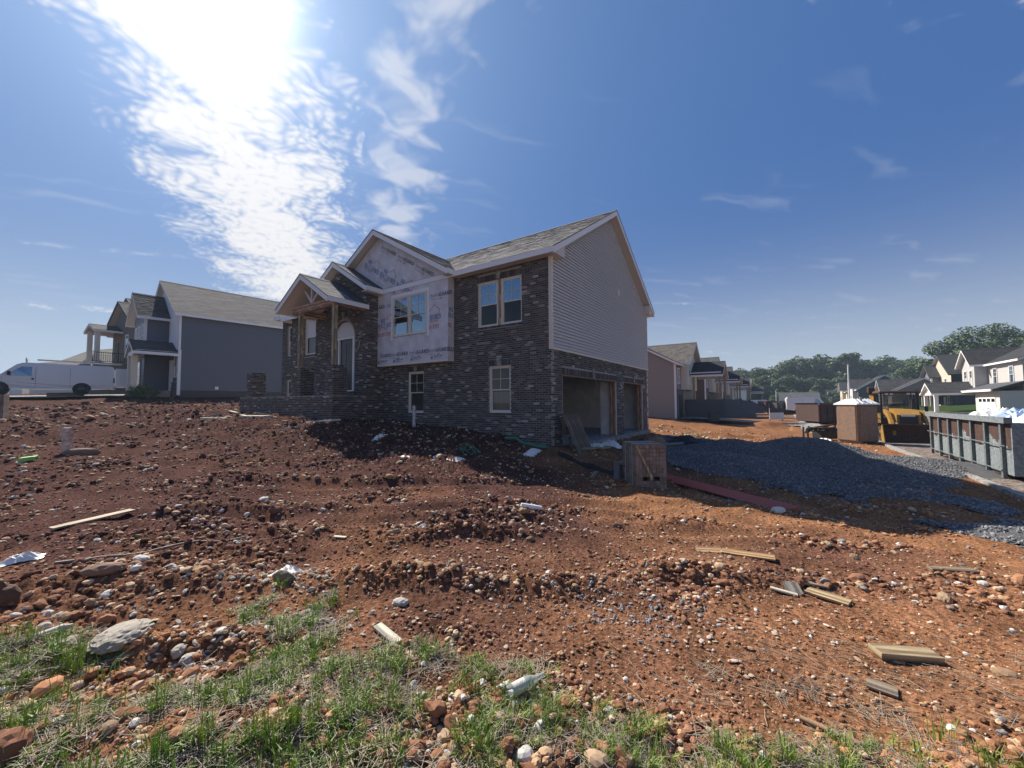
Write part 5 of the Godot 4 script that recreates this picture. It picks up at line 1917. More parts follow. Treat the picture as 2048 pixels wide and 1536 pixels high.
	for z in [7.0, 10.6]:
		column(Wn, M.white, 3.8, z, 0.0, 2.5, 0.3)
	solid(Wn, "doorway", M.black, Vector3(0.0, 0.0, 7.8), Vector3(0.05, 2.3, 10.2))
	simple_window(Wn, front, 5.9, 0.6, 0.8, 1.7, M.white)
	# further houses on that side
	# [name, label, x, distance, wall, depth, eaves, slope, width, base]
	var far := [["slate_roof_house", "slate blue house with a broad gable end behind the portable toilet", 74.5, 85.0, mat(lin(0.035, 0.05, 0.07), 0.6), 8.5, 4.2, 0.65, 9.0, 0.1], ["hip_roof_house", "low grey house with dark roof beside the black house", 61.5, 64.0, grey, 7.5, 3.0, 0.55, 9.0, 0.1], ["cream_gable_house", "small cream gabled house with dark roof behind the portable toilet", 78.0, 92.0, cream, 8.0, 4.2, 0.7, 8.0, -0.2], ["white_gable_house", "tiny white gabled house with dark roof beyond the rusty dumpster", 97.0, 122.0, M.white, 8.0, 3.4, 0.9, 7.0, -0.4], ["white_cottage", "tiny white cottage with twin front gables farthest down the right side of the street", 103.0, 130.0, M.white, 9.0, 3.2, 0.9, 8.0, -0.6]]
	for a in far:
		var p := Vector2(a[2], a[3])
		var o := lot_node(a[0], a[1], p.x, p.y, HOUSE_YAW, a[9])
		body(o, -a[5], 0.0, 0.0, a[8], a[6], "w", a[7], a[4], {tone = dark_roof * 1.4, trim = M.white, expo = 0.6})
		gable_roof(o, "roof", Vector3(1.0, a[6] + 2.3, a[8] * 0.6), Vector3(-a[5] / 2, a[6] + 2.3, a[8] * 0.6), Z, 2.6, 0.8, {tone = dark_roof * 1.4, trim = M.white, expo = 0.6, end1 = false})
		var g := MB.new()
		g.ab(Vector3(0.0, 0.0, a[8] * 0.6 - 2.2), Vector3(0.6, a[6], a[8] * 0.6 + 2.2))
		g.prism([Vector3(0.0, a[6], a[8] * 0.6 - 2.2), Vector3(0.0, a[6], a[8] * 0.6 + 2.2), Vector3(0.0, a[6] + 1.9, a[8] * 0.6)], Vector3(0.6, 0, 0))
		part(g, "front_gable", a[4] if a[0] != "slate_roof_house" else M.beige, o)
		simple_window(o, plane(Vector3(0.6, 0, 0), Z, X), a[8] * 0.6 - 0.5, 1.6, 1.0, 1.4, M.white)
		simple_window(o, side, -a[5] * 0.4, 1.2, 0.9, 1.4, M.white)
	var low := lot_node("charcoal_shed_house", "low charcoal roofed building behind the dark grey dumpster", 66.0, 90.0, HOUSE_YAW, -0.3)
	body(low, -3.0, 4.0, 0.0, 8.0, 2.4, "u", 0.4, grey, {tone = Color(0.10, 0.105, 0.11), expo = 0.5})
# ------------------------------------------------------------------ trees
func crown_mesh(seed_: int, w: float, h: float, leaves: int, leaf: float) -> ArrayMesh:
	var r := RandomNumberGenerator.new()
	r.seed = seed_
	var lobes := []
	for k in 16:
		var a := r.randf() * TAU
		var t := r.randf()
		var rad := w * 0.5 * sqrt(1.0 - pow(absf(t - 0.42) / 0.62, 2.2)) * r.randf_range(0.35, 0.95)
		lobes.append([Vector3(cos(a) * rad, h * (0.10 + 0.86 * t), sin(a) * rad), w * r.randf_range(0.13, 0.24)])
	lobes.append([Vector3(0, h * 0.5, 0), w * 0.3])
	lobes.append([Vector3(0, h * 0.85, 0), w * 0.2])
	var mb := MB.new()
	for k in leaves:
		var l = lobes[r.randi() % lobes.size()]
		var d := Vector3(r.randfn(), r.randfn(), r.randfn()).normalized()
		var p: Vector3 = l[0] + d * l[1] * pow(r.randf(), 0.35) * Vector3(1, 0.8, 1)
		var nn := (d + Vector3(r.randfn(), r.randfn() + 0.5, r.randfn()) * 0.7).normalized()
		var s := nn.cross(Vector3(r.randfn(), r.randfn(), r.randfn())).normalized()
		var u := nn.cross(s)
		var z := leaf * r.randf_range(0.6, 1.3)
		var f := r.randf_range(0.7, 1.3)
		mb.col = Color(0.072 * f, 0.115 * f, 0.038 * f * r.randf_range(0.7, 1.3))
		mb.quad(p - s * z, p - u * z * 0.6, p + s * z, p + u * z * 0.6)
	return mb.mesh()

func trunk_mesh(seed_: int, w: float, h: float, bare: float) -> ArrayMesh:
	var r := RandomNumberGenerator.new()
	r.seed = seed_
	var mb := MB.new()
	var top := bare + h * 0.75
	mb.tube([Vector3(0, -1.0, 0), Vector3(0, 0.6, 0), Vector3(0.1, bare, 0.05), Vector3(0.0, top, 0.1)], [0.36, 0.28, 0.2, 0.04], 7)
	for k in 9:
		var a := r.randf() * TAU
		var y := bare * 0.8 + h * 0.6 * k / 9.0
		var d := Vector3(cos(a), r.randf_range(0.4, 0.9), sin(a)) * w * 0.33
		mb.tube([Vector3(0.05, y, 0.05), Vector3(0.05, y, 0.05) + d * 0.5, Vector3(0, y, 0) + d], [0.1, 0.06, 0.02], 5)
	return mb.mesh()

func build_trees():
	var crowns := []
	var trunks := []
	for k in 5:
		crowns.append(crown_mesh(400 + k, 9.0, 10.5, 5200, 0.30))
		trunks.append(trunk_mesh(420 + k, 9.0, 10.5, 4.0))
	var big := crown_mesh(440, 12.0, 11.5, 11000, 0.24)
	var n := 0
	# lit hill wood from the end of the street round to the right: [bearing as x over distance, distance, top above eye]
	var rows := []
	for k in 34:
		var tangent := 0.554 + k * 0.01646 + rng.randf_range(-0.005, 0.005)
		rows.append([tangent, 150.0 + rng.randf_range(-12, 12), 9.0 + 6.5 * clampf((tangent - 0.552) / 0.177, 0.0, 1.0) + rng.randf_range(-1.6, 1.6)])
	for k in 30:
		var tangent := 0.602 + k * 0.01646 + rng.randf_range(-0.006, 0.006)
		rows.append([tangent, 132.0 + rng.randf_range(-8, 8), 6.5 + rng.randf_range(-2.0, 2.0)])
	for k in 15:
		var tangent := 0.678 + k * 0.0278 + rng.randf_range(-0.008, 0.008)
		rows.append([tangent, 118.0 + rng.randf_range(-6, 6), 3.0 + rng.randf_range(-1.5, 1.5)])
	for k in 8:
		rows.append([0.559 + k * 0.0114 + rng.randf_range(-0.005, 0.005), 128.0 + rng.randf_range(-6, 6), 4.5 + rng.randf_range(-1.0, 1.0)])
	var where := ["tall broadleaf tree in the back row of the wood on the hill", "broadleaf tree in the middle row of the wood on the hill", "low broadleaf tree at the foot of the wooded hill behind the far houses", "broadleaf tree where the wood meets the end of the house row"]
	for ri in rows.size():
		var a = rows[ri]
		var x: float = a[0] * a[1]
		var base := macro(x, a[1])
		var hgt: float = a[2] + 1.6 - base
		var k := rng.randi() % 5
		var sc := maxf(hgt, 7.0) / 14.3
		var t := thing("hill_tree", where[0 if ri < 34 else 1 if ri < 64 else 2 if ri < 79 else 3], "tree", Vector3(x, base + hgt - sc * 14.3, -a[1]), rng.randf() * TAU, "trees of the hillside wood")
		var c := put(crowns[k], "crown", M.leaf, t)
		c.position.y = 4.0
		put(trunks[k], "trunk", M.bark, t)
		var wd := rng.randf_range(1.0, 1.35)
		t.scale = Vector3(sc * wd, sc, sc * wd)
		n += 1
	var lab := ["large spreading tree rising over the black house's roof", "gap-crowned tree between the two big trees behind the pale house", "large dense tree rising over the pale grey house's roof", "big tree at the far right edge behind the pale house", "tree between the street lamp and the black house"]
	var spots := [[1.132, 78.0, 13.2, 1.05], [1.200, 92.0, 13.0, 0.75], [1.267, 80.0, 14.6, 1.15], [1.349, 78.0, 14.8, 1.2], [1.018, 110.0, 10.6, 0.9]]
	for k in spots.size():
		var a = spots[k]
		var x: float = a[0] * a[1]
		var t := thing("broadleaf_tree", lab[k], "tree", Vector3(x, 1.6 + a[2] - 15.5 * a[3], -a[1]), k * 1.7, "big trees behind the right-hand houses")
		var c := put(big, "crown", M.leaf, t)
		c.position.y = 4.0
		put(trunks[k], "trunk", M.bark, t)
		t.scale = Vector3.ONE * a[3]
# ------------------------------------------------------------------ vehicles, skips, site things
func wheel(parent: Node, at_: Vector3, r: float, w: float, rim_m: Material, lugs := 0):
	# axle along z
	var tm := MB.new()
	var n := 28
	var prof := [[r * 0.60, -w / 2], [r * 0.90, -w / 2], [r, -w * 0.36], [r, w * 0.36], [r * 0.90, w / 2], [r * 0.60, w / 2], [r * 0.58, 0.0]]
	for k in n:
		var a0 := TAU * k / n
		var a1 := TAU * (k + 1) / n
		for j in prof.size():
			var p = prof[j]
			var q = prof[(j + 1) % prof.size()]
			tm.quad(Vector3(cos(a0) * p[0], sin(a0) * p[0], p[1]), Vector3(cos(a1) * p[0], sin(a1) * p[0], p[1]), Vector3(cos(a1) * q[0], sin(a1) * q[0], q[1]), Vector3(cos(a0) * q[0], sin(a0) * q[0], q[1]))
	for k in lugs:
		var a := TAU * k / lugs
		for s in [-1.0, 1.0]:
			var c := Vector3(cos(a + s * 0.07), sin(a + s * 0.07), 0)
			var c2 := Vector3(cos(a - s * 0.07), sin(a - s * 0.07), 0)
			tm.bar(c * r * 1.0 + Vector3(0, 0, s * w * 0.5), c2 * r * 1.02, 0.05, 0.06, c)
	var o := part(tm, "wheel", M.rubber, parent)
	o.position = at_
	var rm := MB.new()
	for s in [-1.0, 1.0]:
		rm.tube([Vector3(0, 0, s * w * 0.34), Vector3(0, 0, s * w * 0.42), Vector3(0, 0, s * w * 0.36), Vector3(0, 0, s * w * 0.30)], [r * 0.60, r * 0.58, r * 0.30, r * 0.12], 20)
	part(rm, "rim", rim_m, o)

func sided_prism(mb: MB, prof: Array, hw: Callable):
	var flat := PackedVector2Array()
	for p in prof:
		flat.append(p)
	if not Geometry2D.is_polygon_clockwise(flat):
		flat.reverse()
	flat.reverse() # counter-clockwise
	var idx := Geometry2D.triangulate_polygon(flat)
	var P := func(p: Vector2, s: float) -> Vector3:
		return Vector3(p.x, p.y, s * float(hw.call(p)))
	for k in range(0, idx.size(), 3):
		var a := flat[idx[k]]
		var b := flat[idx[k + 1]]
		var c := flat[idx[k + 2]]
		if (b - a).cross(c - a) < 0:
			var h := b
			b = c
			c = h
		mb.tri(P.call(a, 1.0), P.call(b, 1.0), P.call(c, 1.0))
		mb.tri(P.call(a, -1.0), P.call(c, -1.0), P.call(b, -1.0))
	for k in flat.size():
		var a := flat[k]
		var b := flat[(k + 1) % flat.size()]
		if (P.call(a, 1.0) - P.call(b, 1.0)).length() < 1e-4: continue
		mb.quad(P.call(b, 1.0), P.call(a, 1.0), P.call(a, -1.0), P.call(b, -1.0))

func arch(cx: float, cy: float, r: float) -> Array:
	var o := []
	for k in 11:
		var a := PI - PI * k / 10.0
		o.append(Vector2(cx + cos(a) * r, cy + sin(a) * r))
	return o

func cargo_van(label: String, pos: Vector3, yaw: float, open_door := true) -> Node3D:
	var V := thing("cargo_van", label, "van", pos, yaw)
	var hw := func(p: Vector2) -> float:
		var t := clampf((p.y - 1.15) / 0.95, 0.0, 1.0)
		var nose := clampf((0.5 - p.x) / 0.5, 0.0, 1.0)
		return 1.0 - 0.16 * t * t - 0.05 * (1.0 if p.y < 0.6 else 0.0) - 0.12 * nose * nose
	var lower := [Vector2(0.0, 0.45), Vector2(0.48, 0.42)] + arch(0.95, 0.40, 0.44) + [Vector2(1.42, 0.40), Vector2(3.98, 0.42)] + arch(4.45, 0.40, 0.45) + [Vector2(4.92, 0.42), Vector2(5.96, 0.50), Vector2(6.0, 0.75), Vector2(6.0, 1.15), Vector2(0.92, 1.17), Vector2(0.5, 1.12), Vector2(0.1, 1.0), Vector2(0.0, 0.75)]
	var upper := [Vector2(0.93, 1.171), Vector2(6.0, 1.151), Vector2(5.99, 1.8), Vector2(5.93, 1.98), Vector2(5.8, 2.05), Vector2(2.1, 2.07), Vector2(1.85, 2.04), Vector2(1.62, 1.92)]
	var mb := MB.new()
	sided_prism(mb, lower, hw)
	sided_prism(mb, upper, hw)
	var bd := part(mb, "body", M.paint_white, V)
	var inner := MB.new()
	for cx in [0.95, 4.45]:
		inner.ab(Vector3(cx - 0.42, 0.38, -0.9), Vector3(cx + 0.42, 0.84, 0.9))
	part(inner, "wheel_well", M.black, V)
	for z in [0.86, -0.86]:
		wheel(V, Vector3(0.95, 0.38, z), 0.38, 0.24, M.steel)
		wheel(V, Vector3(4.45, 0.38, z), 0.38, 0.24, M.steel)
	for s in [-1.0, 1.0]:
		var gl := MB.new()
		var pts := []
		for p in [Vector2(1.30, 1.22), Vector2(2.25, 1.20), Vector2(2.25, 1.80), Vector2(1.86, 1.80), Vector2(1.62, 1.62)]:
			pts.append(Vector3(p.x, p.y, s * (float(hw.call(p)) + 0.004)))
		gl.prism(pts, Vector3(0, 0, s * 0.006))
		part(gl, "side_window", M.glass, V)
	var ws := MB.new()
	ws.quad(Vector3(1.02, 1.22, -0.86), Vector3(1.02, 1.22, 0.86), Vector3(1.60, 1.88, 0.74), Vector3(1.60, 1.88, -0.74))
	part(ws, "windscreen", M.glass, V)
	var seams := MB.new()
	for x in [1.08, 2.42, 3.9]:
		for k in 6:
			var y0 := 0.5 + k * (1.3 if x > 2.0 else 0.62) / 6.0
			var y1 := 0.5 + (k + 1) * (1.3 if x > 2.0 else 0.62) / 6.0
			for s in [1.0, -1.0]:
				seams.bar(Vector3(x, y0, s * (float(hw.call(Vector2(x, y0))) + 0.001)), Vector3(x, y1, s * (float(hw.call(Vector2(x, y1))) + 0.001)), 0.014, 0.006, Vector3(0, 0, 1))
	part(seams, "door_seam", M.ink_grey, bd)
	var hd := MB.new()
	hd.bevel(Vector3(2.25, 0.98, 1.0), Vector3(2.36, 1.08, 1.03), 0.01)
	part(hd, "door_handle", M.black, V)
	var mr := MB.new()
	mr.bevel(Vector3(1.28, 1.22, 1.0), Vector3(1.42, 1.48, 1.22), 0.03)
	part(mr, "wing_mirror", M.black, V)
	var tl := MB.new()
	tl.bevel(Vector3(5.93, 0.88, 0.90), Vector3(6.012, 1.24, 1.012), 0.01)
	part(tl, "tail_light", mat(lin(0.16, 0.015, 0.015), 0.3), V)
	var hl := MB.new()
	hl.bevel(Vector3(-0.01, 0.72, 0.55), Vector3(0.1, 0.92, 0.86), 0.01)
	part(hl, "headlight", M.film, V)
	for a in [[-0.06, 0.1], [5.95, 6.1]]:
		var bp := MB.new()
		bp.bevel(Vector3(a[0], 0.45, -0.95), Vector3(a[1], 0.66, 0.95), 0.03)
		part(bp, "bumper", M.steel, V)
	for s in [-1.0, 1.0]: # rear doors
		var dr := MB.new()
		if open_door:
			dr.bevel(Vector3(6.03, 0.62, s * 0.98 - 0.03), Vector3(6.93, 1.92, s * 0.98 + 0.03), 0.02)
		else:
			dr.bevel(Vector3(6.0, 0.66, minf(0.0, s * 0.9) + 0.01), Vector3(6.03, 1.92, maxf(0.0, s * 0.9) - 0.01), 0.01)
		part(dr, "rear_door", M.paint_white, V)
	return V

func ladder_rack(V: Node3D):
	for x in [2.0, 4.9]:
		var b := MB.new()
		b.bar(Vector3(x, 2.22, -0.8), Vector3(x, 2.22, 0.8), 0.05, 0.05)
		for s in [-0.76, 0.76]:
			b.bar(Vector3(x, 2.03, s), Vector3(x, 2.38, s), 0.05, 0.05)
		part(b, "roof_bar", M.steel, V)

func roof_ladder(pos: Vector3, yaw: float):
	var o := thing("ladder", "aluminium ladder lying on the white van's roof rack", "ladder", pos, yaw)
	for z in [-0.2, 0.2]:
		var b := MB.new()
		b.bar(Vector3(2.2, 0.04, z), Vector3(5.9, 0.0, z), 0.03, 0.07)
		part(b, "rail", M.steel, o)
	for k in 12:
		var b := MB.new()
		b.bar(Vector3(2.4 + k * 0.3, 0.03, -0.185), Vector3(2.4 + k * 0.3, 0.03, 0.185), 0.03, 0.03)
		part(b, "rung", M.steel, o)

# roll-off skip: length along x, near side at z = 0 facing -z
func dumpster(called: String, label: String, pos: Vector3, basis_: Basis, L: float, W: float, H: float, paint: Color, rust: Color, rusty: float, ribs: int, raked_far := false) -> Node3D:
	var D := thing(called, label, "dumpster", pos)
	D.basis = basis_
	var skin := vmat(0.7)
	var steel := textured(vmat(0.65), grain_tex(256, 0.03, 0.35, 4, 40 + ribs), 1.0, null, 1.0, false)
	var nz := FastNoiseLite.new()
	nz.seed = 77 + ribs
	nz.frequency = 0.9
	nz.fractal_octaves = 4
	var y0 := 0.16
	for sd in [0, 1]: # long sides
		var mb := MB.new()
		var nx := 90
		var ny := 22
		var z := 0.0 if sd == 0 else W
		for j in ny:
			for i in nx:
				var ya := y0 + (H - y0) * j / ny
				var yb := y0 + (H - y0) * (j + 1) / ny
				var xa := L * i / nx + (0.0 if i > 0 else 0.0)
				var xb := L * (i + 1) / nx
				# the end is raked in towards the floor
				var cut := 0.55 * maxf(0.0, 0.62 - float(j) / ny)
				if raked_far:
					if xa > L - cut: continue
					xb = minf(xb, L - cut)
				else:
					if xb < cut: continue
					xa = maxf(xa, cut)
				var t := float(j) / ny
				var r := nz.get_noise_2d(xa * 1.0, ya * 1.6) * 0.45 + (t - 0.62) * 1.5 + rusty
				var k := 0.9 + 0.25 * nz.get_noise_2d(xa * 6.0, ya * 1.0 + 30.0)
				mb.col = (rust if r > 0.0 else paint) * k
				if sd == 0:
					mb.quad(Vector3(xa, ya, z), Vector3(xa, yb, z), Vector3(xb, yb, z), Vector3(xb, ya, z))
				else:
					mb.quad(Vector3(xa, ya, z), Vector3(xb, ya, z), Vector3(xb, yb, z), Vector3(xa, yb, z))
		part(mb, "side_panel", steel, D)
	for k in ribs:
		var x := 0.38 + (L - 0.6) * k / (ribs - 1)
		for sd in [0, 1]:
			var rb := MB.new()
			rb.col = paint * 0.62
			var z := 0.0 if sd == 0 else W
			var dz := -0.075 if sd == 0 else 0.075
			rb.ab(Vector3(x - 0.055, 0.05, minf(z, z + dz)), Vector3(x + 0.055, H - 0.02, maxf(z, z + dz)))
			part(rb, "rib", steel, D)
	for sd in [0, 1]:
		var rl := MB.new()
		rl.col = paint * 0.85
		var z := -0.13 if sd == 0 else W - 0.02
		rl.ab(Vector3(-0.06, H - 0.02, z), Vector3(L + 0.06, H + 0.13, z + 0.15))
		part(rl, "top_rail", steel, D)
	var en := MB.new()
	en.col = paint * 0.9
	var ex := L if raked_far else 0.0
	var ei := -1.0 if raked_far else 1.0
	en.prism([Vector3(ex, H, 0.01), Vector3(ex, H * 0.62, 0.01), Vector3(ex + ei * 0.34, y0, 0.01), Vector3(ex + ei * 0.38, y0, 0.01), Vector3(ex + ei * 0.04, H * 0.62, 0.01), Vector3(ex + ei * 0.04, H, 0.01)], Vector3(0, 0, W - 0.02))
	part(en, "end_panel", steel, D)
	var e2 := MB.new()
	e2.col = paint * 0.9
	var gx := -0.06 if raked_far else L
	e2.ab(Vector3(gx, y0, 0.0), Vector3(gx + 0.06, H, W))
	part(e2, "tail_gate", steel, D)
	var er := MB.new()
	er.col = paint * 0.85
	er.ab(Vector3(ex - 0.07, H - 0.02, 0.021), Vector3(ex + 0.07, H + 0.13, W - 0.021))
	part(er, "top_rail", steel, D)
	var fl := MB.new()
	fl.col = rust
	fl.ab(Vector3(0.35, 0.10, 0.02), Vector3(L - 0.35, y0, W - 0.02))
	part(fl, "floor_plate", steel, D)
	for z in [0.55, W - 0.75]:
		var rn := MB.new()
		rn.col = rust * 0.8
		rn.ab(Vector3(0.35, 0.0, z), Vector3(L - 0.35, 0.10, z + 0.2))
		part(rn, "runner", steel, D)
	var cb := MB.new()
	cb.col = paint * 0.8
	cb.bar(Vector3(0.05, H * 0.60, -0.10), Vector3(L, H * 0.60, -0.10), 0.02, 0.02)
	cb.bar(Vector3(0.3, 0.26, -0.10), Vector3(L - 0.3, 0.26, -0.10), 0.02, 0.02)
	part(cb, "tarp_rod", steel, D)
	return D

func crumple(seed_: int, sx: float, sy: float, sz: float, n := 14) -> ArrayMesh:
	var f := FastNoiseLite.new()
	f.seed = seed_
	f.frequency = 1.1
	f.fractal_type = FastNoiseLite.FRACTAL_RIDGED
	f.fractal_octaves = 3
	var mb := MB.new()
	var g := func(i: int, j: int) -> Vector3:
		var a := (float(i) / n - 0.5) * 2.0
		var b := (float(j) / n - 0.5) * 2.0
		var q := 1.0 + 0.25 * f.get_noise_2d(atan2(b, a) * 2.0, 5.0)
		var r := clampf(1.0 - (a * a + b * b) / (1.3 * q), 0.0, 1.0)
		var h := (0.25 + 0.75 * r) * (0.55 + 0.6 * f.get_noise_3d(a * 2.2, b * 2.2, 1.0)) * r
		return Vector3(a * sx * (0.85 + 0.2 * f.get_noise_2d(b * 3.0, 9.0)), h * sy, b * sz * (0.85 + 0.2 * f.get_noise_2d(a * 3.0, 4.0)))
	for j in n:
		for i in n:
			mb.tri(g.call(i, j), g.call(i, j + 1), g.call(i + 1, j + 1))
			mb.tri(g.call(i, j), g.call(i + 1, j + 1), g.call(i + 1, j))
	return mb.mesh()

func street_basis() -> Basis: # x along the street away from us, z away from the house
	var w := Vector3(sin(HOUSE_YAW), 0, -cos(HOUSE_YAW))
	var u := Vector3(-cos(HOUSE_YAW), 0, -sin(HOUSE_YAW))
	return Basis(w, Vector3.UP, -u)

func lot_point(u: float, w: float, y: float) -> Vector3:
	var q := from_lot(u, w)
	return Vector3(q.x, y, -q.y)

func site_things():
	# ---------------- vans
	var vy := macro(-28.0, 26.0) + 0.12
	var V := cargo_van("white cargo van with its rear doors swung open on the left-hand drive", Vector3(-30.9, vy, -22.64), 0.857)
	ladder_rack(V)
	V.scale = Vector3.ONE * 0.94
	roof_ladder(Vector3(-30.75, vy + 2.14, -22.64), 0.857)
	var V2 := cargo_van("distant white van parked behind the rusty dumpster", Vector3(46.0, macro(45.0, 58.0), -57.0), PI - 0.5, false)
	V2.scale = Vector3(0.9, 1.2, 1.0)
	cargo_van("tiny white van at the far end of the street beyond the orange cone", Vector3(62.0, macro(61.0, 95.0), -95.0), PI + 0.2, false)
	# ---------------- dumpsters
	var sb := street_basis()
	var d1 := dumpster("roll_off_dumpster", "long blue-grey dumpster with rusty upper panels at the right edge", lot_point(-10.36, 5.25, macro(15.0, 13.0) + 0.02), sb, 6.7, 2.4, 1.50, Color(0.30, 0.345, 0.36), Color(0.11, 0.055, 0.042), 0.10, 7, true)
	var d2 := dumpster("roll_off_dumpster", "rust brown dumpster on the street left of the portable toilet", Vector3(29.6, macro(28, 34) + 0.02, -34.0), Basis(Vector3.UP, PI + 0.12), 3.6, 2.3, 1.6, Color(0.16, 0.08, 0.065), Color(0.09, 0.045, 0.035), 0.3, 6)
	var d3 := dumpster("roll_off_dumpster", "dark grey dumpster with a white notice further up the street", Vector3(43.4, macro(42, 60), -60.0), Basis(Vector3.UP, PI), 3.2, 2.3, 1.85, Color(0.075, 0.085, 0.10), Color(0.06, 0.05, 0.05), -0.6, 6)
	dumpster("roll_off_dumpster", "dark red dumpster farthest up the street", Vector3(51.5, macro(50, 75), -75.0), Basis(Vector3.UP, PI), 3.4, 2.3, 1.9, Color(0.20, 0.03, 0.03), Color(0.1, 0.03, 0.03), -0.6, 6)
	for a in [[d2, 1.0, M.film], [d3, 1.1, M.white]]:
		var nt := MB.new()
		nt.ab(Vector3(a[1], 1.2, -0.15), Vector3(a[1] + 0.9, 1.6, -0.135))
		part(nt, "notice", a[2], a[0])
	var bag := ["heap of white plastic sheet in the long dumpster, next to its far end", "pale blue plastic sheet heaped in the middle of the long dumpster", "white plastic bags heaped in the near part of the long dumpster"]
	for k in 3:
		var o := put(crumple(500 + k, 1.3, 0.50, 1.0, 26), "plastic_sheet", mat([lin(0.78, 0.77, 0.74), lin(0.45, 0.55, 0.70), lin(0.80, 0.79, 0.77)][k], 0.4), self)
		o.position = d1.position + sb * Vector3(5.0 - k * 1.8, 1.36, 1.2)
		o.basis = sb
		tag(o, bag[k], "plastic sheet", "plastic waste in the long dumpster")
	var fillm := MB.new()
	fillm.ab(Vector3(0.1, 1.05, 0.03), Vector3(6.65, 1.37, 2.37))
	part(fillm, "waste_fill", mat(lin(0.3, 0.26, 0.22), 0.9), d1)
	# ---------------- portable toilet
	var T := thing("portable_toilet", "tan portable toilet with white translucent roof beside the backhoe", "toilet", Vector3(18.0, macro(18.0, 20.6) + 0.02, -20.7), 0.12)
	var tan_ := textured(mat(lin(0.34, 0.215, 0.145), 0.55), grain_tex(256, 0.02, 0.18, 3, 61), 0.8, null, 1.0, false)
	var tb := MB.new()
	tb.bevel(Vector3(-0.60, 0.08, -0.58), Vector3(0.60, 2.02, 0.58), 0.04)
	var tbody := part(tb, "body", tan_, T)
	var pn := MB.new()
	pn.bevel(Vector3(-0.46, 0.95, 0.581), Vector3(0.46, 1.85, 0.605), 0.01)
	part(pn, "wall_panel", tan_, tbody)
	pn = MB.new()
	pn.bevel(Vector3(-0.52, 0.18, 0.581), Vector3(-0.01, 0.88, 0.600), 0.01)
	part(pn, "wall_panel", tan_, tbody)
	pn = MB.new()
	pn.bevel(Vector3(0.01, 0.18, 0.581), Vector3(0.52, 0.88, 0.600), 0.01)
	part(pn, "wall_panel", tan_, tbody)
	pn = MB.new()
	pn.bevel(Vector3(-0.622, 0.15, -0.5), Vector3(-0.60, 1.9, 0.5), 0.008)
	part(pn, "door", tan_, T)
	for k in 4:
		var sl := MB.new()
		sl.ab(Vector3(-0.56 + k * 0.29, 1.90, 0.58), Vector3(-0.34 + k * 0.29, 1.94, 0.592))
		part(sl, "vent_slot", M.black, tbody)
	var rf := MB.new()
	var rb := [Vector3(-0.66, 2.02, 0.64), Vector3(0.66, 2.02, 0.64), Vector3(0.66, 2.02, -0.64), Vector3(-0.66, 2.02, -0.64)]
	var rt := [Vector3(-0.38, 2.27, 0.22), Vector3(0.48, 2.27, 0.22), Vector3(0.48, 2.27, -0.22), Vector3(-0.38, 2.27, -0.22)]
	for k in 4:
		rf.quad(rb[k], rb[(k + 1) % 4], rt[(k + 1) % 4], rt[k])
	rf.quad(rt[0], rt[1], rt[2], rt[3])
	rf.ab(Vector3(-0.67, 1.97, -0.65), Vector3(0.67, 2.02, 0.65))
	for k in 5:
		rf.bar(Vector3(-0.52 + k * 0.26, 2.05, 0.62), Vector3(-0.36 + k * 0.2, 2.285, 0.22), 0.03, 0.03)
	var roof := part(rf, "roof", M.white, T)
	var vp := MB.new()
	vp.tube([Vector3(-0.1, 2.05, 0.35), Vector3(-0.1, 2.38, 0.35)], [0.055, 0.055], 10)
	part(vp, "vent_pipe", mat(lin(0.3, 0.27, 0.24), 0.6), roof)
	var sk := MB.new()
	for x in [-0.5, 0.42]:
		sk.ab(Vector3(x, 0.0, -0.62), Vector3(x + 0.1, 0.08, 0.62))
	part(sk, "skid", M.treated, T)
	backhoe()
	brick_stacks()
	street_furniture()

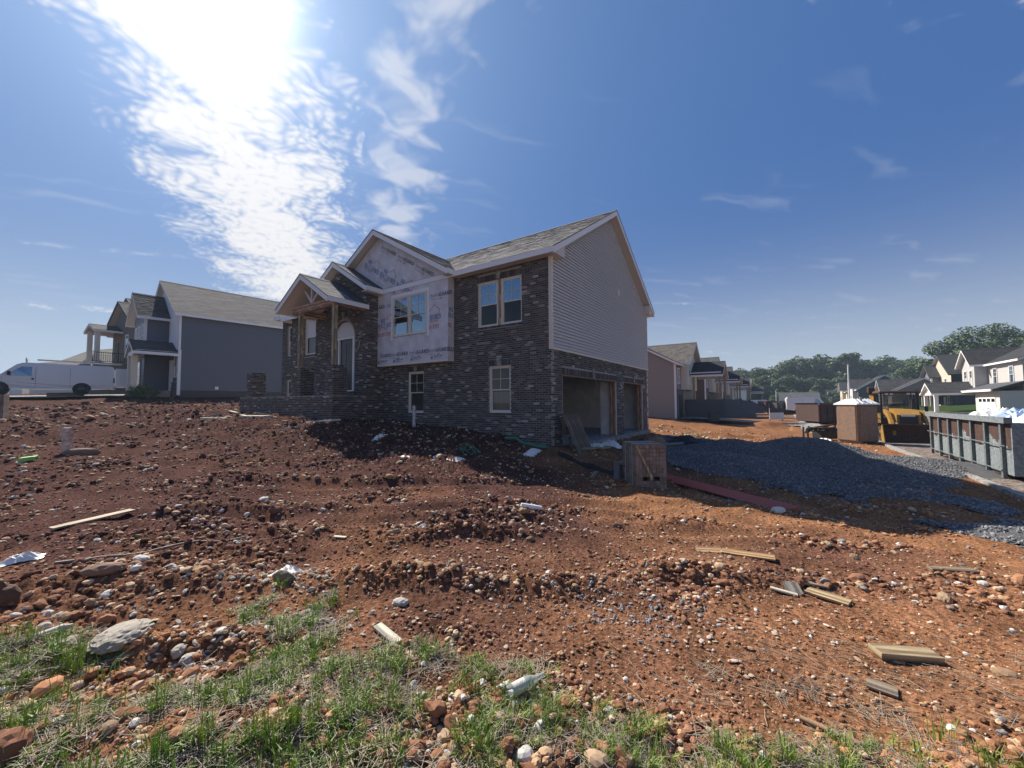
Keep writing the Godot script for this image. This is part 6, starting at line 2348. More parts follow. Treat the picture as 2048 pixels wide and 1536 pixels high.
func backhoe():
	var x0 := 21.9
	var f0 := 22.3
	var B := thing("backhoe_loader", "yellow backhoe loader with rusty front bucket parked by the portable toilet", "backhoe", Vector3(x0, macro(x0, f0) + 0.02, -f0), 0.0)
	B.rotation.y = -0.58
	# faces +z (towards the photographer); x to the right
	var yellow := textured(mat(lin(0.50, 0.27, 0.045), 0.45), grain_tex(256, 0.02, 0.3, 4, 81), 1.0, null, 1.0, false)
	var rustm := textured(mat(lin(0.095, 0.045, 0.03), 0.8), grain_tex(256, 0.03, 0.7, 4, 82), 1.2, null, 1.0, false)
	for s in [-1.0, 1.0]:
		var wp := Node3D.new()
		wp.name = "axle"
		B.add_child(wp, true)
		wp.rotation.y = PI / 2
		wheel(wp, Vector3(-0.9, 0.42, s * 0.92), 0.44, 0.34, yellow, 16)
		wheel(wp, Vector3(1.15, 0.70, s * 0.95), 0.72, 0.45, yellow, 18)
	var ch := MB.new()
	ch.bevel(Vector3(-0.45, 0.55, -2.0), Vector3(0.45, 0.95, 1.5), 0.04)
	part(ch, "chassis", M.black, B)
	# bonnet
	var bn := MB.new()
	bn.prism([Vector3(-0.47, 0.95, -0.2), Vector3(-0.47, 0.95, 1.45), Vector3(-0.47, 1.48, 1.45), Vector3(-0.47, 1.72, 0.9), Vector3(-0.47, 1.80, -0.2)], Vector3(0.94, 0, 0))
	var bo := part(bn, "bonnet", yellow, B)
	var gr := MB.new()
	gr.ab(Vector3(-0.36, 0.98, 1.45), Vector3(0.36, 1.42, 1.48))
	part(gr, "grille", M.black, bo)
	gr = MB.new()
	gr.ab(Vector3(-0.30, 1.38, 1.481), Vector3(0.25, 1.47, 1.49))
	part(gr, "decal", M.white, bo)
	var ex := MB.new()
	ex.tube([Vector3(0.36, 1.6, 0.5), Vector3(0.36, 2.3, 0.5)], [0.05, 0.05], 8)
	part(ex, "exhaust", M.black, B)
	# cab
	var z1 := -0.25
	var z0 := -1.75
	for p in [[-0.75, z1, 0.08], [0.75, z1, 0.08], [-0.78, z0, 0.09], [0.78, z0, 0.09], [-0.78, -1.0, 0.06], [0.78, -1.0, 0.06]]:
		var c := MB.new()
		c.bar(Vector3(p[0] * 1.02, 0.95, p[1]), Vector3(p[0], 2.66, p[1] - 0.05), p[2], p[2])
		part(c, "cab_post", M.black, B)
	var lowc := MB.new()
	lowc.bevel(Vector3(-0.78, 0.85, z0), Vector3(0.78, 1.25, z1 - 0.1), 0.03)
	part(lowc, "cab_floor", M.black, B)
	var seat := MB.new()
	seat.bevel(Vector3(-0.28, 1.25, -1.3), Vector3(0.28, 1.45, -0.8), 0.04)
	seat.bevel(Vector3(-0.28, 1.45, -1.35), Vector3(0.28, 2.05, -1.2), 0.05)
	part(seat, "seat", M.black, B)
	var g := MB.new()
	g.quad(Vector3(-0.72, 1.3, z1), Vector3(0.72, 1.3, z1), Vector3(0.70, 2.6, z1 - 0.05), Vector3(-0.70, 2.6, z1 - 0.05))
	g.quad(Vector3(-0.78, 1.1, z0), Vector3(-0.78, 1.1, z1), Vector3(-0.76, 2.6, z1), Vector3(-0.76, 2.6, z0))
	g.quad(Vector3(0.78, 1.1, z1), Vector3(0.78, 1.1, z0), Vector3(0.76, 2.6, z0), Vector3(0.76, 2.6, z1))
	g.quad(Vector3(0.72, 1.3, z0), Vector3(-0.72, 1.3, z0), Vector3(-0.70, 2.6, z0), Vector3(0.70, 2.6, z0))
	var cg := mat(Color(0.10, 0.17, 0.17, 0.5), 0.03)
	cg.transparency = BaseMaterial3D.TRANSPARENCY_ALPHA
	part(g, "cab_glass", cg, B)
	var rf := MB.new()
	rf.bevel(Vector3(-0.88, 2.64, z0 - 0.15), Vector3(0.88, 2.80, z1 + 0.18), 0.05)
	var ro := part(rf, "cab_roof", rustm, B)
	for x in [-0.55, -0.35, 0.35, 0.55]:
		var l := MB.new()
		l.bevel(Vector3(x - 0.07, 2.56, z1 + 0.12), Vector3(x + 0.07, 2.66, z1 + 0.2), 0.01)
		part(l, "work_lamp", M.film, ro)
	for s in [-1.0, 1.0]:
		var m := MB.new()
		m.bar(Vector3(s * 0.8, 1.9, z1), Vector3(s * 1.05, 1.85, z1 + 0.1), 0.03, 0.03)
		m.bevel(Vector3(s * 1.06 - 0.08, 1.62, z1 + 0.08), Vector3(s * 1.06 + 0.08, 1.92, z1 + 0.12), 0.01)
		part(m, "mirror", M.black, B)
		# loader arm
		var a := MB.new()
		var pts := [Vector3(s * 0.62, 1.55, -0.1), Vector3(s * 0.62, 1.75, -0.05), Vector3(s * 0.62, 1.62, 0.9), Vector3(s * 0.62, 0.75, 1.95), Vector3(s * 0.62, 0.40, 2.0), Vector3(s * 0.62, 0.45, 1.75), Vector3(s * 0.62, 1.35, 0.75)]
		a.prism(pts, Vector3(s * 0.12, 0, 0))
		part(a, "loader_arm", yellow, B)
		var hy := MB.new()
		hy.tube([Vector3(s * 0.52, 1.0, 0.4), Vector3(s * 0.52, 1.05, 1.2), Vector3(s * 0.52, 1.0, 1.9)], [0.055, 0.055, 0.03], 8)
		part(hy, "hydraulic_ram", M.steel, B)
		var fd := MB.new()
		fd.prism([Vector3(s * 0.70, 0.95, -1.9), Vector3(s * 0.70, 1.45, -1.7), Vector3(s * 0.70, 1.50, -0.9), Vector3(s * 0.70, 0.95, -0.35)], Vector3(s * 0.48, 0, 0))
		part(fd, "rear_fender", yellow, B)
	# bucket: open towards +z
	var bk := MB.new()
	var prof := [Vector2(2.75, 0.02), Vector2(2.35, 0.03), Vector2(2.08, 0.12), Vector2(1.95, 0.35), Vector2(1.95, 0.62), Vector2(2.10, 0.88), Vector2(2.30, 0.98)]
	for k in prof.size() - 1:
		var p: Vector2 = prof[k]
		var q: Vector2 = prof[k + 1]
		bk.box(Vector3(-1.18, p.y, p.x), Vector3(2.36, 0, 0), Vector3(0, q.y - p.y, q.x - p.x), Vector3(0, (p.x - q.x), (q.y - p.y)).normalized() * -0.03)
	var buck := part(bk, "bucket", rustm, B)
	for s in [-1.0, 1.0]:
		var sp := MB.new()
		var pp := []
		for p in prof:
			pp.append(Vector3(s * 1.18, p.y, p.x))
		sp.prism(pp, Vector3(s * 0.035, 0, 0))
		part(sp, "bucket_side", yellow, buck)
	# hoe folded at the back
	var hb := MB.new()
	hb.bar(Vector3(-0.45, 1.0, -2.1), Vector3(-0.75, 2.6, -2.6), 0.22, 0.3)
	part(hb, "boom", yellow, B)
	hb = MB.new()
	hb.bar(Vector3(-0.75, 2.9, -2.55), Vector3(-0.7, 1.6, -2.9), 0.2, 0.24)
	part(hb, "dipper", rustm, B)
	hb = MB.new()
	hb.bevel(Vector3(-1.0, 2.7, -2.7), Vector3(-0.65, 3.1, -2.4), 0.05)
	part(hb, "boom_knuckle", rustm, B)
	hb = MB.new()
	hb.bevel(Vector3(-1.1, 0.35, -2.25), Vector3(1.1, 0.7, -2.0), 0.04)
	part(hb, "stabiliser_frame", M.black, B)

func brick_stacks():
	var tones := []
	for c in [Color(0.33, 0.245, 0.205), Color(0.38, 0.29, 0.24), Color(0.28, 0.21, 0.18), Color(0.42, 0.33, 0.285)]:
		tones.append(textured(mat(c.linear_to_srgb(), 0.9), (M.brick as StandardMaterial3D).albedo_texture, 5.0, (M.brick as StandardMaterial3D).normal_texture, 0.4, false))
	# plain brick (length along z) and one that shows its core holes on the side
	var bw := 0.072
	var bh := 0.084
	var bl := 0.215
	var m1 := MB.new()
	m1.bevel(Vector3(-bw / 2 + 0.002, -bh / 2 + 0.002, -bl / 2 + 0.003), Vector3(bw / 2 - 0.002, bh / 2 - 0.002, bl / 2 - 0.003), 0.003)
	var m2 := MB.new()
	var e := Vector3(bw / 2 - 0.002, bh / 2 - 0.002, bl / 2 - 0.003)
	m2.ab(Vector3(-e.x, -e.y, -e.z), Vector3(e.x, -0.018, e.z))
	m2.ab(Vector3(-e.x, 0.018, -e.z), Vector3(e.x, e.y, e.z))
	for z in [[-e.z, -0.065], [-0.03, 0.03], [0.065, e.z]]:
		m2.ab(Vector3(-e.x, -0.018, z[0]), Vector3(e.x, 0.018, z[1]))
	var plain := m1.mesh()
	var cored := m2.mesh()
	var defs := [["banded stack of new brown bricks standing before the garage gravel", Vector3(2.88, 0, -8.75), 0.05], ["banded stack of pale bricks at the left edge below the van", Vector3(-19.7, 0, -15.0), 0.75]]
	for d in defs:
		var p: Vector3 = d[1]
		p.y = ground(p.x, -p.z) + 0.01
		var S := thing("brick_stack", d[0], "brick stack", p, d[2], "banded stacks of bricks")
		for j in 11:
			for i in 9:
				for k in 4:
					var shell: bool = i == 0 or i == 8 or j == 10 or k == 0 or k == 3
					if not shell: continue
					if k == 3 and j == 2 and (i == 2 or i == 3 or i == 5 or i == 6): continue # fork holes
					var b := put(cored if i == 0 or i == 8 else plain, "brick", tones[rng.randi() % 4], S)
					b.position = Vector3((i - 4) * bw + rng.randf_range(-0.002, 0.002), bh * (j + 0.5), (k - 1.5) * bl + rng.randf_range(-0.005, 0.005))
		for z in [-0.22, 0.2]:
			var st := MB.new()
			st.ab(Vector3(-0.331, 0.0, z), Vector3(-0.327, 11 * bh + 0.004, z + 0.02))
			st.ab(Vector3(-0.331, 11 * bh + 0.001, z), Vector3(0.331, 11 * bh + 0.005, z + 0.02))
			part(st, "strap", mat(lin(0.42, 0.46, 0.38), 0.6), S)
		var core := MB.new()
		core.ab(Vector3(-0.28, 0.02, -0.36), Vector3(0.28, 9.9 * bh, 0.20))
		part(core, "stack_core", M.black, S)
		var bd := MB.new()
		bd.bar(Vector3(-0.31, 0.90, 0.44), Vector3(0.02, 0.20, 0.46), 0.05, 0.02, Vector3(0, 0, 1))
		part(bd, "edge_strip", M.treated, S)

func street_furniture():
	# road with kerb, sidewalk, drives
	var rd := MB.new()
	var wk := MB.new()
	var kb := MB.new()
	var step := 2.0
	var w := -30.0
	while w < 150.0:
		var P := func(u: float, ww: float, dy: float) -> Vector3:
			var q := from_lot(u, ww)
			return Vector3(q.x, macro(q.x, q.y) + dy, -q.y)
		rd.quad(P.call(-9.75, w, 0.03), P.call(-18.6, w, 0.03), P.call(-18.6, w + step, 0.03), P.call(-9.75, w + step, 0.03))
		if w > 20.0:
			wk.quad(P.call(-6.6, w, 0.07), P.call(-8.0, w, 0.07), P.call(-8.0, w + step, 0.07), P.call(-6.6, w + step, 0.07))
		for u in [-9.6, -18.6]:
			var a: Vector3 = P.call(u, w, 0.0)
			var b: Vector3 = P.call(u, w + step, 0.0)
			kb.box(a - Vector3(0, 0.1, 0), b - a, Vector3(0, 0.19, 0), Vector3(cos(HOUSE_YAW), 0, sin(HOUSE_YAW)) * 0.15)
		w += step
	tag(part(rd, "road", M.road, self), "dusty street running past the lot", "road", "", "structure")
	tag(part(wk, "sidewalk", M.concrete, self), "concrete sidewalk along the street", "sidewalk", "", "structure")
	tag(part(kb, "kerb", M.concrete, self), "concrete kerbs of the street", "kerb", "", "structure")
	for k in 4:
		var dr := MB.new()
		var w0 := 28.2 + k * 16.5
		for j in 8:
			for s in 8:
				var P := func(u: float, ww: float) -> Vector3:
					var q := from_lot(u, ww)
					return Vector3(q.x, lerpf(macro(from_lot(2.4, w0 + 2.0).x, from_lot(2.4, w0 + 2.0).y), macro(q.x, q.y), clampf((2.4 - u) / 8.0, 0.0, 1.0)) + 0.10, -q.y)
				var u0 := 2.4 - s * 1.15
				var a := w0 + j * 0.5
				dr.quad(P.call(u0, a), P.call(u0 - 1.15, a), P.call(u0 - 1.15, a + 0.5), P.call(u0, a + 0.5))
		tag(part(dr, "driveway", M.concrete, self), "concrete driveway in front of the houses along the street", "driveway", "", "structure")
	var ld := MB.new()
	for k in 12:
		var P2 := func(t: float, s: float) -> Vector3:
			var x := -36.0 + t * 0.654 * 22.0 + s * 0.756
			var f := 17.0 + t * 0.756 * 22.0 - s * 0.654
			return Vector3(x, macro(x, f) + 0.12, -f)
		ld.quad(P2.call(k / 12.0, -2.0), P2.call(k / 12.0, 2.2), P2.call((k + 1) / 12.0, 2.2), P2.call((k + 1) / 12.0, -2.0))
	tag(part(ld, "left_driveway", M.concrete, self), "concrete driveway under the white van", "driveway", "", "structure")
	# street lamps
	var lamps := [["tall grey street lamp rising behind the portable toilet", 51.2, 60.0, 7.2, -1.0], ["small far street lamp beyond the white van", 102.0, 138.0, 5.0, -1.0], ["short bare utility post left of the dark dumpster", 73.5, 110.0, 5.0, 0.0]]
	for a in lamps:
		var L := thing("street_lamp", a[0], "street lamp", at_ground(a[1], a[2]), 0.0)
		var p := MB.new()
		p.tube([Vector3(0, 0, 0), Vector3(0, 0.5, 0), Vector3(0, a[3], 0)], [0.15, 0.12, 0.09], 10)
		part(p, "pole", M.trim, L)
		if a[4] != 0.0:
			var arm := MB.new()
			arm.tube([Vector3(0, a[3] - 0.15, 0), Vector3(a[4] * 0.8, a[3] + 0.25, 0), Vector3(a[4] * 2.6, a[3] + 0.5, 0)], [0.05, 0.045, 0.045], 8)
			part(arm, "arm", M.ink_grey, L)
			var hd := MB.new()
			hd.bevel(Vector3(a[4] * 2.5 - 0.6, a[3] + 0.44, -0.12), Vector3(a[4] * 2.5, a[3] + 0.54, 0.12), 0.03)
			part(hd, "lamp_head", M.ink_grey, L)
	# small site sign, cone, meter boxes
	var sg := thing("site_sign", "small dark and white site sign standing by the sidewalk", "sign", lot_point(-4.9, 38.5, macro(25.5, 39.2)), 0.3)
	var sp := MB.new()
	sp.ab(Vector3(-0.95, 0.15, 0.0), Vector3(0.95, 1.3, 0.04))
	part(sp, "panel", M.white, sg)
	sp = MB.new()
	sp.ab(Vector3(-0.95, 0.85, 0.041), Vector3(0.95, 1.3, 0.05))
	part(sp, "dark_band", M.ink, sg)
	for x in [-0.9, 0.82]:
		sp = MB.new()
		sp.ab(Vector3(x, 0.0, -0.06), Vector3(x + 0.08, 1.75, -0.001))
		part(sp, "post", M.ink, sg)
	var cn := thing("traffic_cone", "orange traffic cone on the sidewalk past the site sign", "cone", lot_point(-4.4, 52.0, macro(32.4, 51.3)), 0.0)
	var om := mat(lin(0.60, 0.07, 0.03), 0.5)
	var c1 := MB.new()
	c1.tube([Vector3(0, 0.03, 0), Vector3(0, 1.15, 0)], [0.24, 0.06], 14)
	part(c1, "cone_body", om, cn)
	c1 = MB.new()
	c1.ab(Vector3(-0.3, 0, -0.3), Vector3(0.3, 0.04, 0.3))
	part(c1, "base", M.black, cn)
	var lab := ["square dark meter box at the edge of the taupe house's drive", "dark meter box beside the second driveway up the street", "dark meter box beside the third driveway up the street"]
	for k in 3:
		var q := from_lot([-0.6, -1.0, -0.6][k], [27.4, 43.5, 57.0][k])
		var b := MB.new()
		b.bevel(Vector3(-0.38, 0.0, -0.3), Vector3(0.38, 0.72, 0.3), 0.03)
		b.bevel(Vector3(-0.42, 0.72, -0.34), Vector3(0.42, 0.80, 0.34), 0.03)
		var o := part(b, "meter_box", mat(lin(0.03, 0.045, 0.045), 0.6), self)
		o.position = Vector3(q.x, macro(q.x, q.y) + 0.05, -q.y)
		tag(o, lab[k], "meter box", "meter boxes along the drives")
# ------------------------------------------------------------------ loose things on the ground
func lay(o: Node3D, x: float, f: float, yaw: float, lift := 0.0):
	var b := ground_tilt(x, f, 0.2)
	o.transform = Transform3D(b * Basis(Vector3.UP, yaw), at_ground(x, f) + Vector3(0, lift, 0))

# a board from a to b given as (x, f), resting on the ground
func board(called: String, label: String, category: String, a: Vector2, b: Vector2, w: float, t: float, col: Color, group := "", rough_ends := true) -> MeshInstance3D:
	var pa := Vector3(a.x, ground(a.x, a.y), -a.y)
	var pb := Vector3(b.x, ground(b.x, b.y), -b.y)
	var mid := (a + b) / 2
	var need := ground(mid.x, mid.y) - (pa.y + pb.y) / 2
	var lift := maxf(need, 0.0) + t * 0.5 + 0.004
	var L := (pb - pa).length()
	var mb := MB.new()
	mb.col = col
	if rough_ends: # a board with a few uneven stations along it
		var n := 6
		for k in n:
			var x0 := L * (float(k) / n - 0.5)
			var x1 := L * (float(k + 1) / n - 0.5)
			var w0 := w * (1.0 - (0.12 * rng.randf() if k == 0 else 0.0))
			mb.box(Vector3(x0, -t / 2, -w0 / 2), Vector3(x1 - x0 - 0.0004, 0, 0), Vector3(0, t, 0), Vector3(0, 0, w0))
	else:
		mb.bevel(Vector3(-L / 2, -t / 2, -w / 2), Vector3(L / 2, t / 2, w / 2), minf(t, w) * 0.08)
	var o := part(mb, called, M.wood, self)
	var xd := (pb - pa).normalized()
	var zd := xd.cross(Vector3.UP).normalized()
	o.transform = Transform3D(Basis(xd, zd.cross(xd), zd), (pa + pb) / 2 + Vector3(0, lift, 0))
	tag(o, label, category, group)
	return o

func rock(label: String, x: float, f: float, size: Vector3, col: Color, seed_: int, group := "", sub := 2, jag := 0.12) -> MeshInstance3D:
	var o := put(lump_mesh(seed_, 1.0, jag, sub), "rock", null, self)
	o.material_override = textured(mat(col.linear_to_srgb(), 0.92), (M.stone as StandardMaterial3D).albedo_texture, 7.0, (M.mortar as StandardMaterial3D).normal_texture, 0.7, false)
	o.transform = Transform3D(Basis(Vector3.UP, rng.randf() * TAU).scaled_local(size), at_ground(x, f) + Vector3(0, size.y * 0.35, 0))
	tag(o, label, "rock", group)
	return o

func loose_things():
	var fresh := Color(0.50, 0.36, 0.20)
	var weathered := Color(0.30, 0.23, 0.15)
	var pale := Color(0.62, 0.56, 0.44)
	# boards of the near yard
	board("wood_block", "thick offcut of sawn lumber lying at the right of the yard", "lumber", Vector2(2.36, 2.66), Vector2(2.72, 2.62), 0.12, 0.042, Color(0.42, 0.31, 0.18), "", false)
	board("osb_strip", "long orange chipboard strip lying on the orange clay", "board", Vector2(2.40, 4.62), Vector2(2.84, 4.36), 0.16, 0.018, Color(0.46, 0.28, 0.13))
	board("osb_strip", "broken flat end of chipboard next to the long orange strip", "board", Vector2(2.18, 4.78), Vector2(2.44, 4.70), 0.19, 0.015, Color(0.38, 0.22, 0.11))
	board("board_scrap", "short tan board scrap, brightest of the little group of offcuts", "board", Vector2(2.66, 3.66), Vector2(2.85, 3.42), 0.14, 0.02, Color(0.50, 0.36, 0.19))
	board("board_scrap", "thin slat under the tan board scrap", "board", Vector2(2.64, 3.75), Vector2(2.90, 3.72), 0.05, 0.018, weathered)
	board("shingle_scrap", "grey shingle piece left of the tan board scrap", "scrap", Vector2(2.50, 3.58), Vector2(2.57, 3.75), 0.12, 0.01, Color(0.20, 0.18, 0.155))
	board("board_scrap", "pale splinter of wood left of the grey shingle piece", "board", Vector2(2.33, 3.66), Vector2(2.50, 3.55), 0.05, 0.012, pale)
	board("board_scrap", "flat weathered slat half sunk in the clay at the right", "board", Vector2(4.15, 4.02), Vector2(4.5, 3.92), 0.09, 0.02, Color(0.27, 0.2, 0.13))
	board("board_scrap", "small flat slate-brown scrap below the lumber offcut", "scrap", Vector2(2.09, 2.42), Vector2(2.19, 2.33), 0.1, 0.012, Color(0.28, 0.22, 0.16))
	board("board_scrap", "bent brown bark strip lying in the straw", "scrap", Vector2(1.52, 2.18), Vector2(1.70, 2.02), 0.035, 0.012, Color(0.33, 0.20, 0.12))
	board("plank", "split tan plank lying in the dark soil at the left", "lumber", Vector2(-5.50, 4.78), Vector2(-5.22, 5.50), 0.13, 0.022, Color(0.55, 0.42, 0.28))
	board("board_scrap", "pale yellow board corner beside the grass", "board", Vector2(-0.98, 2.93), Vector2(-0.78, 2.76), 0.07, 0.018, pale)
	board("board_scrap", "small tan chip of wood in the middle of the yard", "board", Vector2(-2.1, 4.72), Vector2(-1.95, 4.70), 0.05, 0.012, pale)
	board("board_scrap", "short sawn block lying before the brick stack's shadow", "lumber", Vector2(1.82, 9.15), Vector2(2.05, 9.65), 0.10, 0.045, Color(0.36, 0.25, 0.16))
	# scraps below the stoop
	# [place along the stoop's front, distance before it, length, width, where]
	var sc := [[15.2, 0.5, 0.35, 0.14, "left end"], [14.4, 1.6, 0.5, 0.3, "left corner"], [12.4, 2.4, 1.2, 0.14, "front"], [11.9, 1.3, 0.5, 0.16, "middle"], [10.9, 1.0, 0.7, 0.24, "rear"], [10.6, 1.7, 1.0, 0.30, "right part"], [12.6, 0.5, 0.5, 0.22, "foot of the brickwork"], [7.6, 1.0, 1.1, 0.10, "foot of the steps"], [7.2, 2.0, 0.6, 0.14, "right, in the shade"]]
	var words := ["thin", "flat", "long", "short", "broad", "large", "thick", "slanted", "lone"]
	for k in sc.size():
		var a = sc[k]
		var q0 := from_lot(a[0], -2.2 - a[1])
		var x := q0.x
		var f := q0.y
		var an := rng.randf_range(-0.4, 0.4)
		board("foam_scrap" if k % 3 else "lumber_scrap", "%s pale scrap of board before the stoop wall, %s of the litter" % [words[k], a[4]], "scrap", Vector2(x, f), Vector2(x + a[2] * cos(an), f + a[2] * sin(an)), a[3] * 1.25, 0.06, Color(0.80, 0.77, 0.68) if k % 3 else Color(0.68, 0.60, 0.42), "pale scraps before the stoop")
	# sheets and bags
	var sh := [["crumpled white paper sheet, left of the pair in the yard", -2.52, 9.72, 0.26, 0.05, 0.17], ["flat white paper sheet, right and larger of the pair in the yard", -1.92, 9.92, 0.36, 0.04, 0.26], ["wrinkled white plastic scrap on the dirt bank before the wrapped bay", -3.84, 11.5, 0.3, 0.12, 0.12], ["small crushed white wrapper beside the green twine", -1.35, 9.55, 0.2, 0.05, 0.16], ["white plastic scrap on the bank before the garage corner", 0.55, 11.0, 0.38, 0.12, 0.2], ["white plastic film heaped before the big garage doorway", 2.75, 12.9, 0.35, 0.16, 0.3], ["crumpled white plastic bag by the garage pillar", 3.4, 13.6, 0.4, 0.25, 0.3], ["crumpled clear plastic at the left edge of the yard", -4.75, 3.9, 0.15, 0.09, 0.10], ["crumpled clear plastic over the pale rubble", -2.05, 3.68, 0.15, 0.09, 0.10], ["yellow rag on the gravel before the long dumpster", 12.6, 12.7, 0.4, 0.2, 0.3], ["second yellow rag, nearer to the long dumpster", 13.5, 12.5, 0.45, 0.22, 0.3], ["pale sack lying at the foot of the portable toilet", 16.4, 20.8, 0.7, 0.3, 0.4]]
	for k in sh.size():
		var a = sh[k]
		var o := put(crumple(600 + k, a[3], a[4], a[5], 10), "crumpled_sheet", mat([lin(0.72, 0.70, 0.66), lin(0.62, 0.52, 0.30)][1 if k == 9 or k == 10 else 0], 0.5), self)
		lay(o, a[1], a[2], rng.randf() * TAU, 0.01)
		tag(o, a[0], "plastic scrap" if k > 1 else "paper")
	# branch
	var ps := []
	var rs := []
	for k in 15:
		var t := k / 14.0
		var x := lerpf(-4.25, -3.05, t) + 0.04 * sin(k * 1.1)
		var f := lerpf(3.70, 4.62, t) + 0.05 * sin(k * 0.8 + 1.0)
		ps.append(at_ground(x, f) + Vector3(0, 0.012, 0))
		rs.append(0.016 - 0.007 * t)
	var br := MB.new()
	br.col = Color(0.36, 0.29, 0.24)
	br.tube(ps, rs, 7)
	tag(part(br, "branch", M.wood, self), "long bare stick lying across the dark soil at the left", "stick")
	# bottle
	var bt := thing("glass_bottle", "clear glass bottle with torn white label lying by the grass", "bottle")
	var gm := mat(Color(0.85, 0.9, 0.88, 0.28), 0.04)
	gm.transparency = BaseMaterial3D.TRANSPARENCY_ALPHA
	var bm := MB.new()
	bm.tube([Vector3(0, 0, 0), Vector3(0.004, 0, 0), Vector3(0.13, 0, 0), Vector3(0.155, 0, 0), Vector3(0.185, 0, 0), Vector3(0.225, 0, 0), Vector3(0.232, 0, 0), Vector3(0.24, 0, 0)], [0.028, 0.034, 0.034, 0.030, 0.016, 0.0125, 0.015, 0.014], 20)
	part(bm, "body", gm, bt)
	var lb := MB.new()
	lb.tube([Vector3(0.03, 0, 0), Vector3(0.11, 0, 0)], [0.0345, 0.0345], 20, false)
	part(lb, "label", mat(lin(0.52, 0.50, 0.45), 0.7), bt)
	var bd := MB.new()
	bd.tube([Vector3(0.008, -0.012, 0), Vector3(0.10, -0.016, 0)], [0.018, 0.012], 8)
	part(bd, "soil_inside", M.clod, bt)
	bt.transform = Transform3D(Basis(Vector3.UP, 0.5) * Basis(Vector3(0, 0, 1), 0.10), at_ground(-0.03, 2.29) + Vector3(0, 0.034, 0))
	# plastic bottle at the left
	var pb := thing("plastic_bottle", "dusty plastic bottle with dark cap lying in the grass at the left", "bottle")
	var pm := MB.new()
	pm.tube([Vector3(0, 0, 0), Vector3(0.01, 0, 0), Vector3(0.15, 0, 0), Vector3(0.19, 0, 0), Vector3(0.205, 0, 0)], [0.034, 0.04, 0.042, 0.02, 0.018], 16)
	part(pm, "body", mat(lin(0.42, 0.36, 0.31), 0.5), pb)
	var pc := MB.new()
	pc.tube([Vector3(-0.03, 0, 0), Vector3(0.0, 0, 0)], [0.036, 0.036], 16)
	part(pc, "cap", mat(lin(0.03, 0.045, 0.055), 0.4), pb)
	pb.transform = Transform3D(Basis(Vector3.UP, 0.75) * Basis(Vector3(0, 0, 1), 0.15) * Basis.from_scale(Vector3(0.8, 0.75, 0.75)), at_ground(-3.12, 2.66) + Vector3(0, 0.02, 0))
	# can
	var cn := MB.new()
	cn.tube([Vector3(-0.16, 0, 0), Vector3(-0.155, 0, 0), Vector3(0.15, 0, 0), Vector3(0.16, 0, 0)], [0.03, 0.04, 0.04, 0.036], 14)
	var co := part(cn, "tube_cartridge", M.white, self)
	lay(co, 0.28, 6.0, 0.2, 0.04)
	tag(co, "white sealant tube lying in the middle of the yard", "tube")
	# stones with a look of their own
	var lime := Color(0.52, 0.46, 0.38)
	rock("large pale limestone slab lying tilted in the red soil near the grass", -2.58, 2.68, Vector3(0.19, 0.06, 0.14), lime, 700, "", 3, 0.10)
	rock("pale limestone lump left of the large slab", -2.85, 2.6, Vector3(0.07, 0.045, 0.05), Color(0.45, 0.37, 0.28), 701)
	rock("upright pale limestone flake right of the large slab", -2.15, 2.62, Vector3(0.06, 0.035, 0.04), lime, 702)
	rock("small white limestone flake among the flakes right of the slab", -2.05, 2.58, Vector3(0.05, 0.03, 0.05), Color(0.58, 0.53, 0.46), 703)
	rock("round flat white stone alone on the bare clay", -0.9, 3.24, Vector3(0.06, 0.03, 0.05), Color(0.60, 0.57, 0.53), 704)
	rock("brown block of stone in the pale rubble at the left", -2.0, 3.52, Vector3(0.12, 0.06, 0.05), Color(0.26, 0.20, 0.16), 705)
	rock("long reddish slab of stone in the dark soil at the left", -3.5, 3.45, Vector3(0.20, 0.05, 0.08), Color(0.33, 0.20, 0.14), 706)
	rock("big rust red rock at the bottom left corner", -2.3, 1.86, Vector3(0.11, 0.075, 0.09), Color(0.30, 0.12, 0.06), 707)
	rock("dark brown boulder at the left edge of the yard", -3.9, 3.05, Vector3(0.12, 0.13, 0.1), Color(0.16, 0.085, 0.055), 708)
	rock("rounded tan rock at the right of the yard", 3.65, 3.42, Vector3(0.07, 0.05, 0.055), Color(0.46, 0.32, 0.20), 709)
	rock("orange rock standing alone left of the frosted stone", -0.72, 2.72, Vector3(0.035, 0.045, 0.035), Color(0.40, 0.19, 0.09), 710)
	rock("square rust rock by the foot of the bottle", -0.20, 2.18, Vector3(0.055, 0.05, 0.045), Color(0.33, 0.15, 0.08), 711)
	rock("tan rock near the yellow straw at the bottom right", 1.0, 1.78, Vector3(0.05, 0.035, 0.04), Color(0.44, 0.28, 0.16), 712)
	rock("ochre flat stone right of the lumber offcut", 2.95, 2.45, Vector3(0.08, 0.02, 0.05), Color(0.44, 0.27, 0.15), 713)
	var n := 0
	while n < 50:
		var x := rng.randf_range(-5.0, 4.5)
		var f := rng.randf_range(1.9, 7.5)
		if loose_at(x, f, 0.0) < 0.25 and rng.randf() < 0.6: continue
		var s := rng.randf_range(0.02, 0.045) * (1.0 + 0.06 * f)
		var col := Color(0.34, 0.16, 0.085).lerp(Color(0.46, 0.36, 0.25), rng.randf())
		rock("fist-sized stone lying loose among the clods of the yard", x, f, Vector3(s, s * rng.randf_range(0.5, 0.8), s * rng.randf_range(0.6, 0.9)), col, 720 + n % 6, "fist-sized stones in the yard", 2, 0.13)
		n += 1
	# small pale rubble fields
	var rub := []
